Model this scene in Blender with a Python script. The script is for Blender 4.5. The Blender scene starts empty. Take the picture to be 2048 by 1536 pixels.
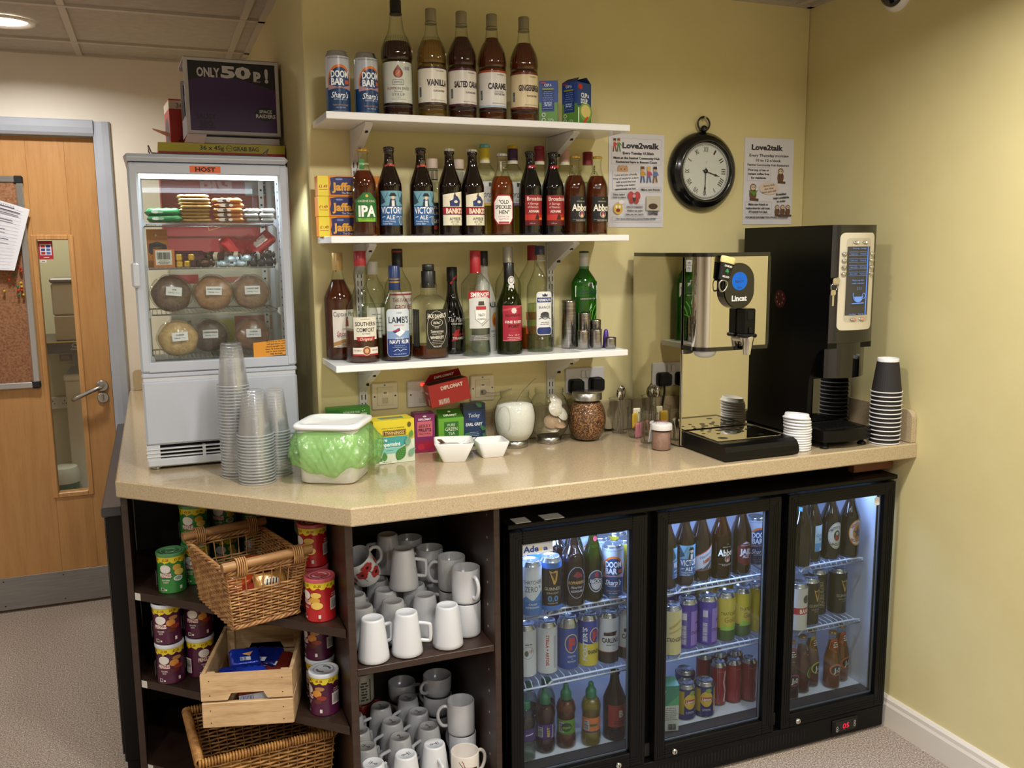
import bpy, math, random
from math import sin, cos, pi, sqrt, radians, atan2, hypot
from mathutils import Matrix, Vector
from mathutils.geometry import tessellate_polygon
sc = bpy.context.scene
COL = sc.collection
rnd = random.Random(7)
# ------------------------------------------------------------------ camera, world, lights, exposure
cam = bpy.data.objects.new('camera', bpy.data.cameras.new('camera'))
COL.objects.link(cam)
cam.data.sensor_width = 36.0
cam.data.lens = 31.59
cam.data.clip_start = 0.05
yaw, pit, rol = (radians(a) for a in (21.55176, -8.673029, -0.55962))
_f = Vector((sin(yaw)*cos(pit), cos(yaw)*cos(pit), sin(pit)))
_r = Vector((cos(yaw), -sin(yaw), 0))
_u = _r.cross(_f)
_r2 = _r*cos(rol) + _u*sin(rol)
_u2 = _u*cos(rol) - _r*sin(rol)
cam.matrix_world = Matrix((( _r2.x, _u2.x, -_f.x, 0.0), (_r2.y, _u2.y, -_f.y, -2.73), (_r2.z, _u2.z, -_f.z, 1.625), (0, 0, 0, 1)))
sc.camera = cam
sc.view_settings.view_transform = 'Standard'
sc.view_settings.look = 'None'
sc.view_settings.gamma = 1.0
sc.view_settings.use_curve_mapping = False
sc.view_settings.exposure = 0.0
sc.cycles.max_bounces = 10
sc.cycles.diffuse_bounces = 4
sc.cycles.glossy_bounces = 4
sc.cycles.transmission_bounces = 6
sc.cycles.transparent_max_bounces = 32
sc.cycles.caustics_reflective = False
sc.cycles.caustics_refractive = False
sc.cycles.sample_clamp_indirect = 4.0
w = bpy.data.worlds.new('world')
sc.world = w
w.use_nodes = True
w.node_tree.nodes['Background'].inputs[0].default_value = (1.0, 0.96, 0.9, 1)
w.node_tree.nodes['Background'].inputs[1].default_value = 0.2
def lamp(name, loc, size, power, col, spread=150.0, shape='DISK', sy=None, rot=(0, 0, 0)):
 l = bpy.data.lights.new(name, 'AREA')
 l.shape = shape
 l.size = size
 if sy: l.size_y = sy
 l.energy = power
 l.color = col
 l.spread = radians(spread)
 o = bpy.data.objects.new(name, l)
 o.location = loc
 o.rotation_euler = rot
 COL.objects.link(o)
 return o
WARM = (1.0, 0.965, 0.90)
DOWNLIGHTS = [(-0.446, 1.13), (-1.9, 1.13), (0.55, -1.25), (1.62, -1.25), (-0.7, -1.5), (0.55, -2.75), (1.62, -2.75), (-0.7, -3.0), (-2.0, -1.5)]
POWERS = [12, 7, 19, 16, 11, 18, 16, 12, 10]
for (lx, ly), pw in zip(DOWNLIGHTS, POWERS):
 lamp('downlight_glow', (lx, ly, 2.449), 0.15, pw, WARM, 158)
lamp('panel_glow', (1.1, -4.0, 2.44), 1.2, 36, (1.0, 0.98, 0.95), 160, 'RECTANGLE', 0.6)
# ------------------------------------------------------------------ colours and materials
def lin(h):
 if isinstance(h, (tuple, list)): return tuple(h[:3])
 h = h.lstrip('#')
 out = []
 for i in (0, 2, 4):
  c = int(h[i:i+2], 16)/255
  out.append(c/12.92 if c <= 0.04045 else ((c+0.055)/1.055)**2.4)
 return tuple(out)
_M = {}
def pm(h, rough=0.45, metal=0.0, coat=0.0, spec=0.5, name=None):
 """a plain coloured surface"""
 k = (h if isinstance(h, str) else tuple(h), rough, metal, coat, spec)
 if k in _M: return _M[k]
 m = bpy.data.materials.new(name or 'paint')
 m.use_nodes = True
 b = m.node_tree.nodes['Principled BSDF']
 b.inputs['Base Color'].default_value = (*lin(h), 1)
 b.inputs['Roughness'].default_value = rough
 b.inputs['Metallic'].default_value = metal
 b.inputs['Coat Weight'].default_value = coat
 b.inputs['Specular IOR Level'].default_value = spec
 _M[k] = m
 return m
def nodes(name):
 m = bpy.data.materials.new(name)
 m.use_nodes = True
 nt = m.node_tree
 return m, nt, nt.nodes['Principled BSDF']
def ramp(nt, fac, stops):
 r = nt.nodes.new('ShaderNodeValToRGB')
 e = r.color_ramp.elements
 while len(e) < len(stops): e.new(0.5)
 for el, (p, c) in zip(e, stops):
  el.position = p
  el.color = (*lin(c), 1)
 nt.links.new(fac, r.inputs[0])
 return r.outputs[0]
def noise_mat(name, stops, scale=40.0, rough=0.6, bump=0.0, bscale=None, detail=4.0, stretch=(1, 1, 1), metal=0.0, coat=0.0, dist=0.0, spec=0.5, bdist=0.002):
 m, nt, b = nodes(name)
 tc = nt.nodes.new('ShaderNodeTexCoord')
 mp = nt.nodes.new('ShaderNodeMapping')
 mp.inputs['Scale'].default_value = stretch
 nt.links.new(tc.outputs['Object'], mp.inputs[0])
 n = nt.nodes.new('ShaderNodeTexNoise')
 n.inputs['Scale'].default_value = scale
 n.inputs['Detail'].default_value = detail
 n.inputs['Distortion'].default_value = dist
 nt.links.new(mp.outputs[0], n.inputs[0])
 nt.links.new(ramp(nt, n.outputs[0], stops), b.inputs['Base Color'])
 b.inputs['Roughness'].default_value = rough
 b.inputs['Metallic'].default_value = metal
 b.inputs['Coat Weight'].default_value = coat
 b.inputs['Specular IOR Level'].default_value = spec
 if bump:
  n2 = n
  if bscale:
   n2 = nt.nodes.new('ShaderNodeTexNoise')
   n2.inputs['Scale'].default_value = bscale
   n2.inputs['Detail'].default_value = 3
   nt.links.new(mp.outputs[0], n2.inputs[0])
  bp = nt.nodes.new('ShaderNodeBump')
  bp.inputs['Strength'].default_value = bump
  bp.inputs['Distance'].default_value = bdist
  nt.links.new(n2.outputs[0], bp.inputs['Height'])
  nt.links.new(bp.outputs[0], b.inputs['Normal'])
 return m
def clear_mat(name, tint, edge=None, body=0.0, bodycol=None, gloss=0.9, rough=0.02, base=0.045, bump=0.0, bscale=60):
 """thin clear glass or plastic, or tinted liquid: see-through with a fresnel gloss; body > 0 adds a milky or coloured part"""
 m = bpy.data.materials.new(name)
 m.use_nodes = True
 nt = m.node_tree
 nt.nodes.clear()
 out = nt.nodes.new('ShaderNodeOutputMaterial')
 lw = nt.nodes.new('ShaderNodeLayerWeight')
 lw.inputs[0].default_value = 0.5
 tr = nt.nodes.new('ShaderNodeBsdfTransparent')
 mix = nt.nodes.new('ShaderNodeMix')
 mix.data_type = 'RGBA'
 pw0 = nt.nodes.new('ShaderNodeMath'); pw0.operation = 'POWER'; pw0.inputs[1].default_value = 2.5
 nt.links.new(lw.outputs['Facing'], pw0.inputs[0])
 nt.links.new(pw0.outputs[0], mix.inputs['Factor'])
 t = lin(tint)
 e = lin(edge) if edge else tuple(c*0.55 for c in t)
 mix.inputs['A'].default_value = (*t, 1)
 mix.inputs['B'].default_value = (*e, 1)
 nt.links.new(mix.outputs['Result'], tr.inputs[0])
 inner = tr.outputs[0]
 nrm = None
 if bump:
  tc = nt.nodes.new('ShaderNodeTexCoord')
  n2 = nt.nodes.new('ShaderNodeTexNoise'); n2.inputs['Scale'].default_value = bscale; n2.inputs['Detail'].default_value = 3
  nt.links.new(tc.outputs['Object'], n2.inputs[0])
  bp = nt.nodes.new('ShaderNodeBump'); bp.inputs['Strength'].default_value = bump; bp.inputs['Distance'].default_value = 0.004
  nt.links.new(n2.outputs[0], bp.inputs['Height'])
  nrm = bp.outputs[0]
 if body > 0:
  df = nt.nodes.new('ShaderNodeBsdfDiffuse')
  df.inputs[0].default_value = (*lin(bodycol or tint), 1)
  tl = nt.nodes.new('ShaderNodeBsdfTranslucent')
  tl.inputs[0].default_value = (*lin(bodycol or tint), 1)
  if nrm:
   nt.links.new(nrm, df.inputs['Normal']); nt.links.new(nrm, tl.inputs['Normal'])
  m1 = nt.nodes.new('ShaderNodeMixShader'); m1.inputs[0].default_value = 0.4
  nt.links.new(df.outputs[0], m1.inputs[1]); nt.links.new(tl.outputs[0], m1.inputs[2])
  m2 = nt.nodes.new('ShaderNodeMixShader'); m2.inputs[0].default_value = body
  nt.links.new(inner, m2.inputs[1]); nt.links.new(m1.outputs[0], m2.inputs[2])
  inner = m2.outputs[0]
 gl = nt.nodes.new('ShaderNodeBsdfGlossy')
 gl.inputs['Roughness'].default_value = rough
 if nrm: nt.links.new(nrm, gl.inputs['Normal'])
 pw = nt.nodes.new('ShaderNodeMath'); pw.operation = 'POWER'; pw.inputs[1].default_value = 4.0
 nt.links.new(lw.outputs['Facing'], pw.inputs[0])
 ma = nt.nodes.new('ShaderNodeMath'); ma.operation = 'MULTIPLY_ADD'; ma.inputs[1].default_value = 0.6*gloss; ma.inputs[2].default_value = base
 nt.links.new(pw.outputs[0], ma.inputs[0])
 mx = nt.nodes.new('ShaderNodeMixShader')
 nt.links.new(ma.outputs[0], mx.inputs[0]); nt.links.new(inner, mx.inputs[1]); nt.links.new(gl.outputs[0], mx.inputs[2])
 nt.links.new(mx.outputs[0], out.inputs[0])
 return m
def glow_mat(name, col, strength):
 m = bpy.data.materials.new(name)
 m.use_nodes = True
 nt = m.node_tree
 nt.nodes.clear()
 out = nt.nodes.new('ShaderNodeOutputMaterial')
 e = nt.nodes.new('ShaderNodeEmission')
 e.inputs[0].default_value = (*lin(col), 1)
 e.inputs[1].default_value = strength
 nt.links.new(e.outputs[0], out.inputs[0])
 return m
def wood_mat(name, stops, grain=(1, 1, 1), scale=6.0, rough=0.45, fine=0.35):
 m, nt, b = nodes(name)
 tc = nt.nodes.new('ShaderNodeTexCoord')
 mp = nt.nodes.new('ShaderNodeMapping')
 mp.inputs['Scale'].default_value = grain
 nt.links.new(tc.outputs['Object'], mp.inputs[0])
 n = nt.nodes.new('ShaderNodeTexNoise'); n.inputs['Scale'].default_value = scale; n.inputs['Detail'].default_value = 5; n.inputs['Distortion'].default_value = 0.6
 n2 = nt.nodes.new('ShaderNodeTexNoise'); n2.inputs['Scale'].default_value = scale*9; n2.inputs['Detail'].default_value = 2
 nt.links.new(mp.outputs[0], n.inputs[0]); nt.links.new(mp.outputs[0], n2.inputs[0])
 mx = nt.nodes.new('ShaderNodeMath'); mx.operation = 'MULTIPLY_ADD'; mx.inputs[1].default_value = fine
 nt.links.new(n2.outputs[0], mx.inputs[0]); nt.links.new(n.outputs[0], mx.inputs[2])
 sb = nt.nodes.new('ShaderNodeMath'); sb.operation = 'SUBTRACT'; sb.inputs[1].default_value = fine*0.5
 nt.links.new(mx.outputs[0], sb.inputs[0])
 nt.links.new(ramp(nt, sb.outputs[0], stops), b.inputs['Base Color'])
 b.inputs['Roughness'].default_value = rough
 return m
# ------------------------------------------------------------------ mesh builder
class MB:
 def __init__(s, T=None):
  s.v, s.f, s.m, s.sm, s.mats = [], [], [], [], []
  s.T = T
 def mi(s, mat):
  if mat not in s.mats: s.mats.append(mat)
  return s.mats.index(mat)
 def add(s, vs, fs, mat, smooth=False):
  o = len(s.v)
  if s.T is not None:
   vs = [tuple(s.T @ Vector(p)) for p in vs]
  s.v.extend(vs)
  k = s.mi(mat)
  for f in fs:
   s.f.append(tuple(i+o for i in f)); s.m.append(k); s.sm.append(smooth)
  return s
 def box(s, x0, x1, y0, y1, z0, z1, mat, c=0.0):
  X, Y, Z = (x0, x1), (y0, y1), (z0, z1)
  if c <= 0:
   vs = [(X[i], Y[j], Z[k]) for i in (0, 1) for j in (0, 1) for k in (0, 1)]
   fs = [(0, 1, 3, 2), (4, 6, 7, 5), (0, 4, 5, 1), (2, 3, 7, 6), (0, 2, 6, 4), (1, 5, 7, 3)]
   return s.add(vs, fs, mat)
  c = min(c, abs(x1-x0)*0.45, abs(y1-y0)*0.45, abs(z1-z0)*0.45)
  vs, ix = [], {}
  for i in (0, 1):
   for j in (0, 1):
    for k in (0, 1):
     dx, dy, dz = (c, -c)[i], (c, -c)[j], (c, -c)[k]
     for a, p in enumerate(((X[i], Y[j]+dy, Z[k]+dz), (X[i]+dx, Y[j], Z[k]+dz), (X[i]+dx, Y[j]+dy, Z[k]))):
      ix[i, j, k, a] = len(vs); vs.append(p)
  fs = []
  for i in (0, 1):
   fs.append([ix[i, 0, 0, 0], ix[i, 1, 0, 0], ix[i, 1, 1, 0], ix[i, 0, 1, 0]])
   fs.append([ix[0, i, 0, 1], ix[1, i, 0, 1], ix[1, i, 1, 1], ix[0, i, 1, 1]])
   fs.append([ix[0, 0, i, 2], ix[1, 0, i, 2], ix[1, 1, i, 2], ix[0, 1, i, 2]])
   for j in (0, 1):
    fs.append([ix[i, j, 0, 0], ix[i, j, 1, 0], ix[i, j, 1, 1], ix[i, j, 0, 1]])
    fs.append([ix[i, 0, j, 0], ix[i, 1, j, 0], ix[i, 1, j, 2], ix[i, 0, j, 2]])
    fs.append([ix[0, i, j, 1], ix[1, i, j, 1], ix[1, i, j, 2], ix[0, i, j, 2]])
    for k in (0, 1):
     fs.append([ix[i, j, k, 0], ix[i, j, k, 1], ix[i, j, k, 2]])
  cen = Vector(((x0+x1)/2, (y0+y1)/2, (z0+z1)/2))
  out = []
  for f in fs:
   a, b_, d = (Vector(vs[f[q]]) for q in (0, 1, 2))
   nrm = (b_-a).cross(d-a)
   mid = sum((Vector(vs[q]) for q in f), Vector())/len(f) - cen
   out.append(tuple(f) if nrm.dot(mid) > 0 else tuple(reversed(f)))
  return s.add(vs, out, mat)
 def prism(s, poly, z0, z1, mat, axis='z', smooth=False):
  """extrude a polygon; axis z: (x,y) poly, axis y: (x,z) poly from y=z0 to z1, axis x: (y,z) poly"""
  n = len(poly)
  def P(a, b, t):
   return (a, b, t) if axis == 'z' else ((a, t, b) if axis == 'y' else (t, a, b))
  vs = [P(a, b, z0) for a, b in poly] + [P(a, b, z1) for a, b in poly]
  fs = [tuple(reversed(range(n))), tuple(range(n, 2*n))]
  s.add(vs, fs, mat)
  s.add(vs, [(i, (i+1) % n, n+(i+1) % n, n+i) for i in range(n)], mat, smooth)
  return s
 def lathe(s, prof, mat, n=28, c=(0, 0, 0), sx=1.0, sy=1.0, smooth=True, sq=None, capb=True, capt=True, flute=0.0, nf=0):
  vs, fs = [], []
  for r, z in prof:
   for i in range(n):
    a = 2*pi*i/n
    ca, sa = cos(a), sin(a)
    q = 1.0
    if sq:
     q = 1.0/((abs(ca)**sq + abs(sa)**sq)**(1.0/sq))
    if flute: q *= 1.0 + flute*cos(nf*a)
    vs.append((c[0]+r*q*ca*sx, c[1]+r*q*sa*sy, c[2]+z))
  m = len(prof)
  for j in range(m-1):
   for i in range(n):
    k = (i+1) % n
    fs.append((j*n+i, j*n+k, (j+1)*n+k, (j+1)*n+i))
  s.add(vs, fs, mat, smooth)
  caps = []
  if capb and prof[0][0] > 1e-5: caps.append(tuple(reversed(range(n))))
  if capt and prof[-1][0] > 1e-5: caps.append(tuple(range((m-1)*n, m*n)))
  if caps: s.add(vs, caps, mat, False)
  return s
 def tube(s, pts, r, mat, n=6, closed=False, smooth=True, flat=1.0):
  pts = [Vector(p) for p in pts]
  m = len(pts)
  if m < 2: return s
  rr = r if isinstance(r, (list, tuple)) else [r]*m
  vs, fs = [], []
  up = Vector((0, 0, 1))
  prev = None
  for i, p in enumerate(pts):
   a = pts[i-1] if (i > 0 or closed) else p
   b = pts[(i+1) % m] if (i < m-1 or closed) else p
   t = (b-a)
   if t.length < 1e-9: t = Vector((0, 0, 1))
   t.normalize()
   if prev is None:
    ref = up if abs(t.z) < 0.9 else Vector((1, 0, 0))
    nx = ref.cross(t).normalized()
   else:
    nx = (prev - t*prev.dot(t))
    if nx.length < 1e-6: nx = up.cross(t)
    nx.normalize()
   prev = nx
   ny = t.cross(nx)
   for k in range(n):
    q = 2*pi*k/n
    vs.append(tuple(p + nx*cos(q)*rr[i] + ny*sin(q)*rr[i]*flat))
  for i in range(m if closed else m-1):
   j = (i+1) % m
   for k in range(n):
    l = (k+1) % n
    fs.append((i*n+k, i*n+l, j*n+l, j*n+k))
  s.add(vs, fs, mat, smooth)
  if not closed:
   s.add(vs, [tuple(reversed(range(n))), tuple(range((m-1)*n, m*n))], mat, False)
  return s
 def ball(s, c, rx, ry, rz, mat, n=16, m=10, warp=None):
  vs, fs = [], []
  for j in range(m+1):
   th = pi*j/m
   for i in range(n):
    a = 2*pi*i/n
    d = Vector((sin(th)*cos(a), sin(th)*sin(a), cos(th)))
    k = warp(d) if warp else 1.0
    vs.append((c[0]+d.x*rx*k, c[1]+d.y*ry*k, c[2]+d.z*rz*k))
  for j in range(m):
   for i in range(n):
    k = (i+1) % n
    fs.append((j*n+i, (j+1)*n+i, (j+1)*n+k, j*n+k))
  return s.add(vs, fs, mat, True)
 def grid(s, fn, nu, nv, mat, smooth=True):
  vs = [fn(i/nu, j/nv) for j in range(nv+1) for i in range(nu+1)]
  fs = [(j*(nu+1)+i, j*(nu+1)+i+1, (j+1)*(nu+1)+i+1, (j+1)*(nu+1)+i) for j in range(nv) for i in range(nu)]
  return s.add(vs, fs, mat, smooth)
 def mesh(s, name):
  me = bpy.data.meshes.new(name)
  me.from_pydata(s.v, [], s.f)
  for mt in s.mats: me.materials.append(mt)
  me.polygons.foreach_set('material_index', s.m)
  me.polygons.foreach_set('use_smooth', s.sm)
  me.update()
  return me
 def build(s, name, parent=None, loc=None, rz=None):
  o = bpy.data.objects.new(name, s.mesh(name))
  COL.objects.link(o)
  if parent is not None: o.parent = parent
  if loc is not None: o.location = loc
  if rz is not None: o.rotation_euler = (0, 0, rz)
  return o
def thing(name, label, cat, loc=(0, 0, 0), rz=0.0, group=None, rot=None):
 o = bpy.data.objects.new(name, None)
 COL.objects.link(o)
 o.empty_display_size = 0.02
 o.location = loc
 o.rotation_euler = rot if rot else (0, 0, rz)
 return tag(o, label, cat, group)
def tag(o, label, cat, group=None):
 o['label'] = label
 o['category'] = cat
 if group: o['group'] = group
 return o
def struct(o):
 o['kind'] = 'structure'
 return o
def stuff(o):
 o['kind'] = 'stuff'
 return o
def dup(root, loc, rz=0.0, label=None, group=None, rot=None):
 r = root.copy()
 COL.objects.link(r)
 r.location = loc
 r.rotation_euler = rot if rot else (0, 0, rz)
 if label: r['label'] = label
 if group: r['group'] = group
 for ch in list(root.children):
  c = ch.copy(); COL.objects.link(c); c.parent = r
  for g in ch.children:
   d = g.copy(); COL.objects.link(d); d.parent = c
 return r
_OW = 'first second third fourth fifth sixth seventh eighth ninth tenth eleventh twelfth thirteenth fourteenth fifteenth sixteenth seventeenth eighteenth nineteenth'.split()
def nth(i, n):
 if i == 0: return 'lowest of all'
 if i == n-1: return 'topmost of all'
 w = _OW[i] if i < 19 else ('twentieth' if i == 19 else 'thirtieth' if i == 29 else 'twenty-'+_OW[i-20])
 return w + ' from the bottom'
def spline(pts, k=4):
 """Catmull-Rom through 2-D or 3-D points"""
 out = []
 n = len(pts)
 P = [Vector(p) for p in pts]
 for i in range(n-1):
  p0, p1, p2, p3 = P[max(i-1, 0)], P[i], P[i+1], P[min(i+2, n-1)]
  for j in range(k):
   t = j/k
   q = 0.5*((2*p1) + (p2-p0)*t + (2*p0-5*p1+4*p2-p3)*t*t + (3*p1-p0-3*p2+p3)*t**3)
   out.append(tuple(q))
 out.append(tuple(P[-1]))
 return out
def circ(n, r, cx=0, cy=0, a0=0, a1=2*pi, ry=None):
 ry = r if ry is None else ry
 full = abs(a1-a0-2*pi) < 1e-6
 return [(cx+r*cos(a0+(a1-a0)*i/(n if full else n-1)), cy+ry*sin(a0+(a1-a0)*i/(n if full else n-1))) for i in range(n)]
def rrect(x0, x1, y0, y1, r, k=5):
 out = []
 for cx, cy, a in ((x1-r, y1-r, 0), (x0+r, y1-r, pi/2), (x0+r, y0+r, pi), (x1-r, y0+r, 1.5*pi)):
  out += [(cx+r*cos(a+pi/2*i/k), cy+r*sin(a+pi/2*i/k)) for i in range(k+1)]
 return out
# ------------------------------------------------------------------ flat print (lettering, label shapes) laid on a surface
_T = {}
def text_mesh(t, bold=0.0, space=1.0):
 k = (t, bold, space)
 if k in _T: return _T[k]
 cu = bpy.data.curves.new('lettering', 'FONT')
 cu.body = t
 cu.resolution_u = 2
 cu.offset = bold
 cu.space_character = space
 ob = bpy.data.objects.new('lettering', cu)
 me = ob.to_mesh()
 vs = [(v.co.x, v.co.y) for v in me.vertices]
 fs = [tuple(p.vertices) for p in me.polygons]
 ob.to_mesh_clear()
 bpy.data.objects.remove(ob)
 bpy.data.curves.remove(cu)
 if vs:
  x0, x1 = min(v[0] for v in vs), max(v[0] for v in vs)
 else:
  x0, x1 = 0, 1
 _T[k] = (vs, fs, x0, x1)
 return _T[k]
class Art:
 def __init__(s): s.items = []
 def face_list(s, vs, fs, col): s.items.append((vs, fs, col)); return s
 def poly(s, pts, col):
  n = len(pts)
  tri = tessellate_polygon([[Vector((p[0], p[1], 0)) for p in pts]])
  fs = []
  for t in tri:
   a, b, c = (pts[i] for i in t)
   cr = (b[0]-a[0])*(c[1]-a[1]) - (b[1]-a[1])*(c[0]-a[0])
   fs.append(tuple(t) if cr > 0 else tuple(reversed(t)))
  return s.face_list(list(pts), fs, col)
 def rect(s, u0, v0, u1, v1, col):
  return s.face_list([(u0, v0), (u1, v0), (u1, v1), (u0, v1)], [(0, 1, 2, 3)], col)
 def ell(s, cu, cv, ru, rv, col, n=24):
  p = circ(n, ru, cu, cv, ry=rv)
  return s.face_list(p, [tuple(range(n))], col)
 def ring(s, cu, cv, ru, rv, wd, col, n=28, a0=0.0, a1=2*pi):
  full = abs(a1-a0-2*pi) < 1e-6
  m = n if full else n+1
  vs = []
  for i in range(m):
   a = a0+(a1-a0)*i/n
   vs += [(cu+ru*cos(a), cv+rv*sin(a)), (cu+(ru-wd)*cos(a), cv+(rv-wd)*sin(a))]
  fs = [(2*i, 2*((i+1) % m), 2*((i+1) % m)+1, 2*i+1) for i in range(n)]
  fs = [tuple(f) for f in fs]
  return s.face_list(vs, fs, col)
 def line(s, pts, wd, col):
  for a, b in zip(pts[:-1], pts[1:]):
   dx, dy = b[0]-a[0], b[1]-a[1]
   L = hypot(dx, dy) or 1
   nx, ny = -dy/L*wd/2, dx/L*wd/2
   s.face_list([(a[0]-nx, a[1]-ny), (b[0]-nx, b[1]-ny), (b[0]+nx, b[1]+ny), (a[0]+nx, a[1]+ny)], [(0, 1, 2, 3)], col)
  return s
 def text(s, t, cu, cv, h, col, w=None, bold=0.0, shear=0.0, rot=0.0, align='c', space=1.0, arc=None, curve=None):
  """h = height of a capital; w squeezes to that width; arc = radius bends the line round a circle below (or above if negative)"""
  vs, fs, x0, x1 = text_mesh(t, bold, space)
  k = h/0.73
  kx = k if w is None else w/max(x1-x0, 1e-6)
  out = []
  for x, y in vs:
   X = (x-x0)*kx
   W = (x1-x0)*kx
   X -= {'c': W/2, 'l': 0, 'r': W}[align]
   Y = y*k - h/2
   X += shear*Y
   if curve: Y += curve*(X*X)
   if arc:
    a = X/arc
    R = arc+Y
    X, Y = R*sin(a), R*cos(a)-arc
   if rot:
    X, Y = X*cos(rot)-Y*sin(rot), X*sin(rot)+Y*cos(rot)
   out.append((cu+X, cv+Y))
  return s.face_list(out, fs, col)
 def dashes(s, cu, cv, w, rows, gap, th, col, align='c', seed=1):
  """rows of print too small to read"""
  q = random.Random(seed)
  for i in range(rows):
   ww = w*(0.65+0.35*q.random())
   u0 = cu-ww/2 if align == 'c' else cu
   u = u0
   while u < u0+ww-1e-6:
    l = min(th*(1.5+3*q.random()), u0+ww-u)
    s.rect(u, cv-i*gap-th/2, u+l, cv-i*gap+th/2, col)
    u += l+th*0.7
  return s
 def bars(s, u0, v0, u1, v1, col, n=14, seed=2, vert=True):
  q = random.Random(seed)
  a, b = (u0, u1) if vert else (v0, v1)
  st = (b-a)/n
  for i in range(n):
   x = a+i*st
   ww = st*(0.3+0.5*q.random())
   if vert: s.rect(x, v0, x+ww, v1, col)
   else: s.rect(u0, x, u1, x+ww, col)
  return s
 def put(s, mb, fn, strip=0.0, step=0.00009, rough=0.45, off0=0.0, coat=0.0):
  """lay the print on a surface: fn(u, v, off) -> point; strip > 0 cuts faces into vertical strips so that they follow a curve"""
  for li, (vs, fs, col) in enumerate(s.items):
   mt = pm(col, rough, 0.0, coat) if isinstance(col, (str, tuple)) else col
   off = off0+step*(li+1)
   ov, of = [], []
   for f in fs:
    pts = [vs[i] for i in f]
    if not strip:
     b = len(ov); ov += [fn(u, v, off) for u, v in pts]; of.append(tuple(range(b, b+len(pts))))
     continue
    lo, hi = min(p[0] for p in pts), max(p[0] for p in pts)
    k0, k1 = math.floor(lo/strip+1e-9), math.ceil(hi/strip-1e-9)
    if k1 <= k0: k1 = k0+1
    for k in range(k0, k1):
     q = pts
     if lo < k*strip: q = clip(q, k*strip, 1)
     if hi > (k+1)*strip: q = clip(q, (k+1)*strip, -1)
     if len(q) >= 3:
      b = len(ov); ov += [fn(u, v, off) for u, v in q]; of.append(tuple(range(b, b+len(q))))
   if ov: mb.add(ov, of, mt)
  return mb
def clip(pts, x, sgn):
 out = []
 n = len(pts)
 for i in range(n):
  a, b = pts[i], pts[(i+1) % n]
  da, db = (a[0]-x)*sgn, (b[0]-x)*sgn
  if da >= 0: out.append(a)
  if (da > 0 and db < 0) or (da < 0 and db > 0):
   t = da/(da-db)
   out.append((a[0]+(b[0]-a[0])*t, a[1]+(b[1]-a[1])*t))
 return out
def on_cyl(r, z0=0.0, sx=1.0, sy=1.0):
 def fn(u, v, off):
  a = u/r
  R = r+off
  return (R*sin(a)*sx, -R*cos(a)*sy, z0+v)
 return fn
def on_front(y, x0=0.0, z0=0.0):
 return lambda u, v, off: (x0+u, y-off, z0+v)
def on_left(x, y0=0.0, z0=0.0):
 """a face that looks to -x; u runs towards -y"""
 return lambda u, v, off: (x-off, y0-u, z0+v)
def on_right(x, y0=0.0, z0=0.0):
 return lambda u, v, off: (x+off, y0+u, z0+v)
def on_top(z, x0=0.0, y0=0.0):
 return lambda u, v, off: (x0+u, y0+v, z+off)
# ------------------------------------------------------------------ shared materials
M = {}
M['yellow'] = noise_mat('yellow_wall_paint', [(0.3, '#d6ca94'), (0.7, '#dbcf9a')], 6, 0.55, 0.12, 220, bdist=0.0008)
M['cream'] = noise_mat('cream_wall_paint', [(0.3, '#e0d8cb'), (0.7, '#e5ddd1')], 5, 0.6, 0.1, 200, bdist=0.0008)
M['ceil'] = noise_mat('ceiling_tile_board', [(0.35, '#aaa398'), (0.65, '#b2aba0')], 30, 0.9, 0.1, 300, bdist=0.001)
M['tbar'] = pm('#b8b0a2', 0.5)
M['carpet'] = noise_mat('speckled_carpet', [(0.30, '#6e6056'), (0.45, '#96877b'), (0.55, '#a89a8e'), (0.70, '#cfc5ba')], 210, 0.95, 0.6, None, 2.0, spec=0.1, bdist=0.004)
M['stone'] = noise_mat('speckled_composite_stone', [(0.27, '#8f7a5c'), (0.36, '#b09d7d'), (0.55, '#b7a586'), (0.74, '#c4b498')], 330, 0.16, 0.0, None, 2.0, coat=0.3)
M['skirt'] = pm('#ddd5c8', 0.35)
M['frameblue'] = noise_mat('grey_blue_gloss_paint', [(0.3, '#a3a9b6'), (0.7, '#adb3bf')], 5, 0.35)
M['door'] = wood_mat('beech_veneer', [(0.2, '#b07f4a'), (0.45, '#be8c55'), (0.6, '#c4935c'), (0.85, '#b8864f')], (9, 9, 0.7), 3.0, 0.4)
M['beech'] = wood_mat('beech_lipping', [(0.3, '#b98550'), (0.7, '#d2a066')], (20, 20, 1.2), 3.0, 0.4)
M['steel'] = noise_mat('brushed_steel', [(0.3, '#9c9a96'), (0.7, '#b9b7b3')], 60, 0.28, 0, None, 2, (1, 1, 30), metal=1.0)
M['chrome'] = pm('#d8d8d6', 0.06, 1.0)
M['satin'] = pm('#b4b2ae', 0.3, 1.0)
M['white_lam'] = pm('#e9e8e8', 0.22, coat=0.2)
M['white_pl'] = pm('#e8e6e2', 0.3)
M['black'] = pm('#080809', 0.32, spec=0.22)
M['black_m'] = pm('#0e0e0e', 0.5, spec=0.25)
M['black_g'] = pm('#050506', 0.06, coat=0.5)
M['wenge'] = wood_mat('dark_brown_laminate', [(0.3, '#2a1c15'), (0.7, '#382720')], (2, 2, 14), 6.0, 0.4)
M['pane'] = clear_mat('door_glass', '#fafcfa', '#d8e0da', base=0.035)
M['kick'] = noise_mat('kick_plate_aluminium', [(0.3, '#8a8785'), (0.7, '#979492')], 8, 0.4, 0, None, 2, (1, 1, 20), metal=0.3)
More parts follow.
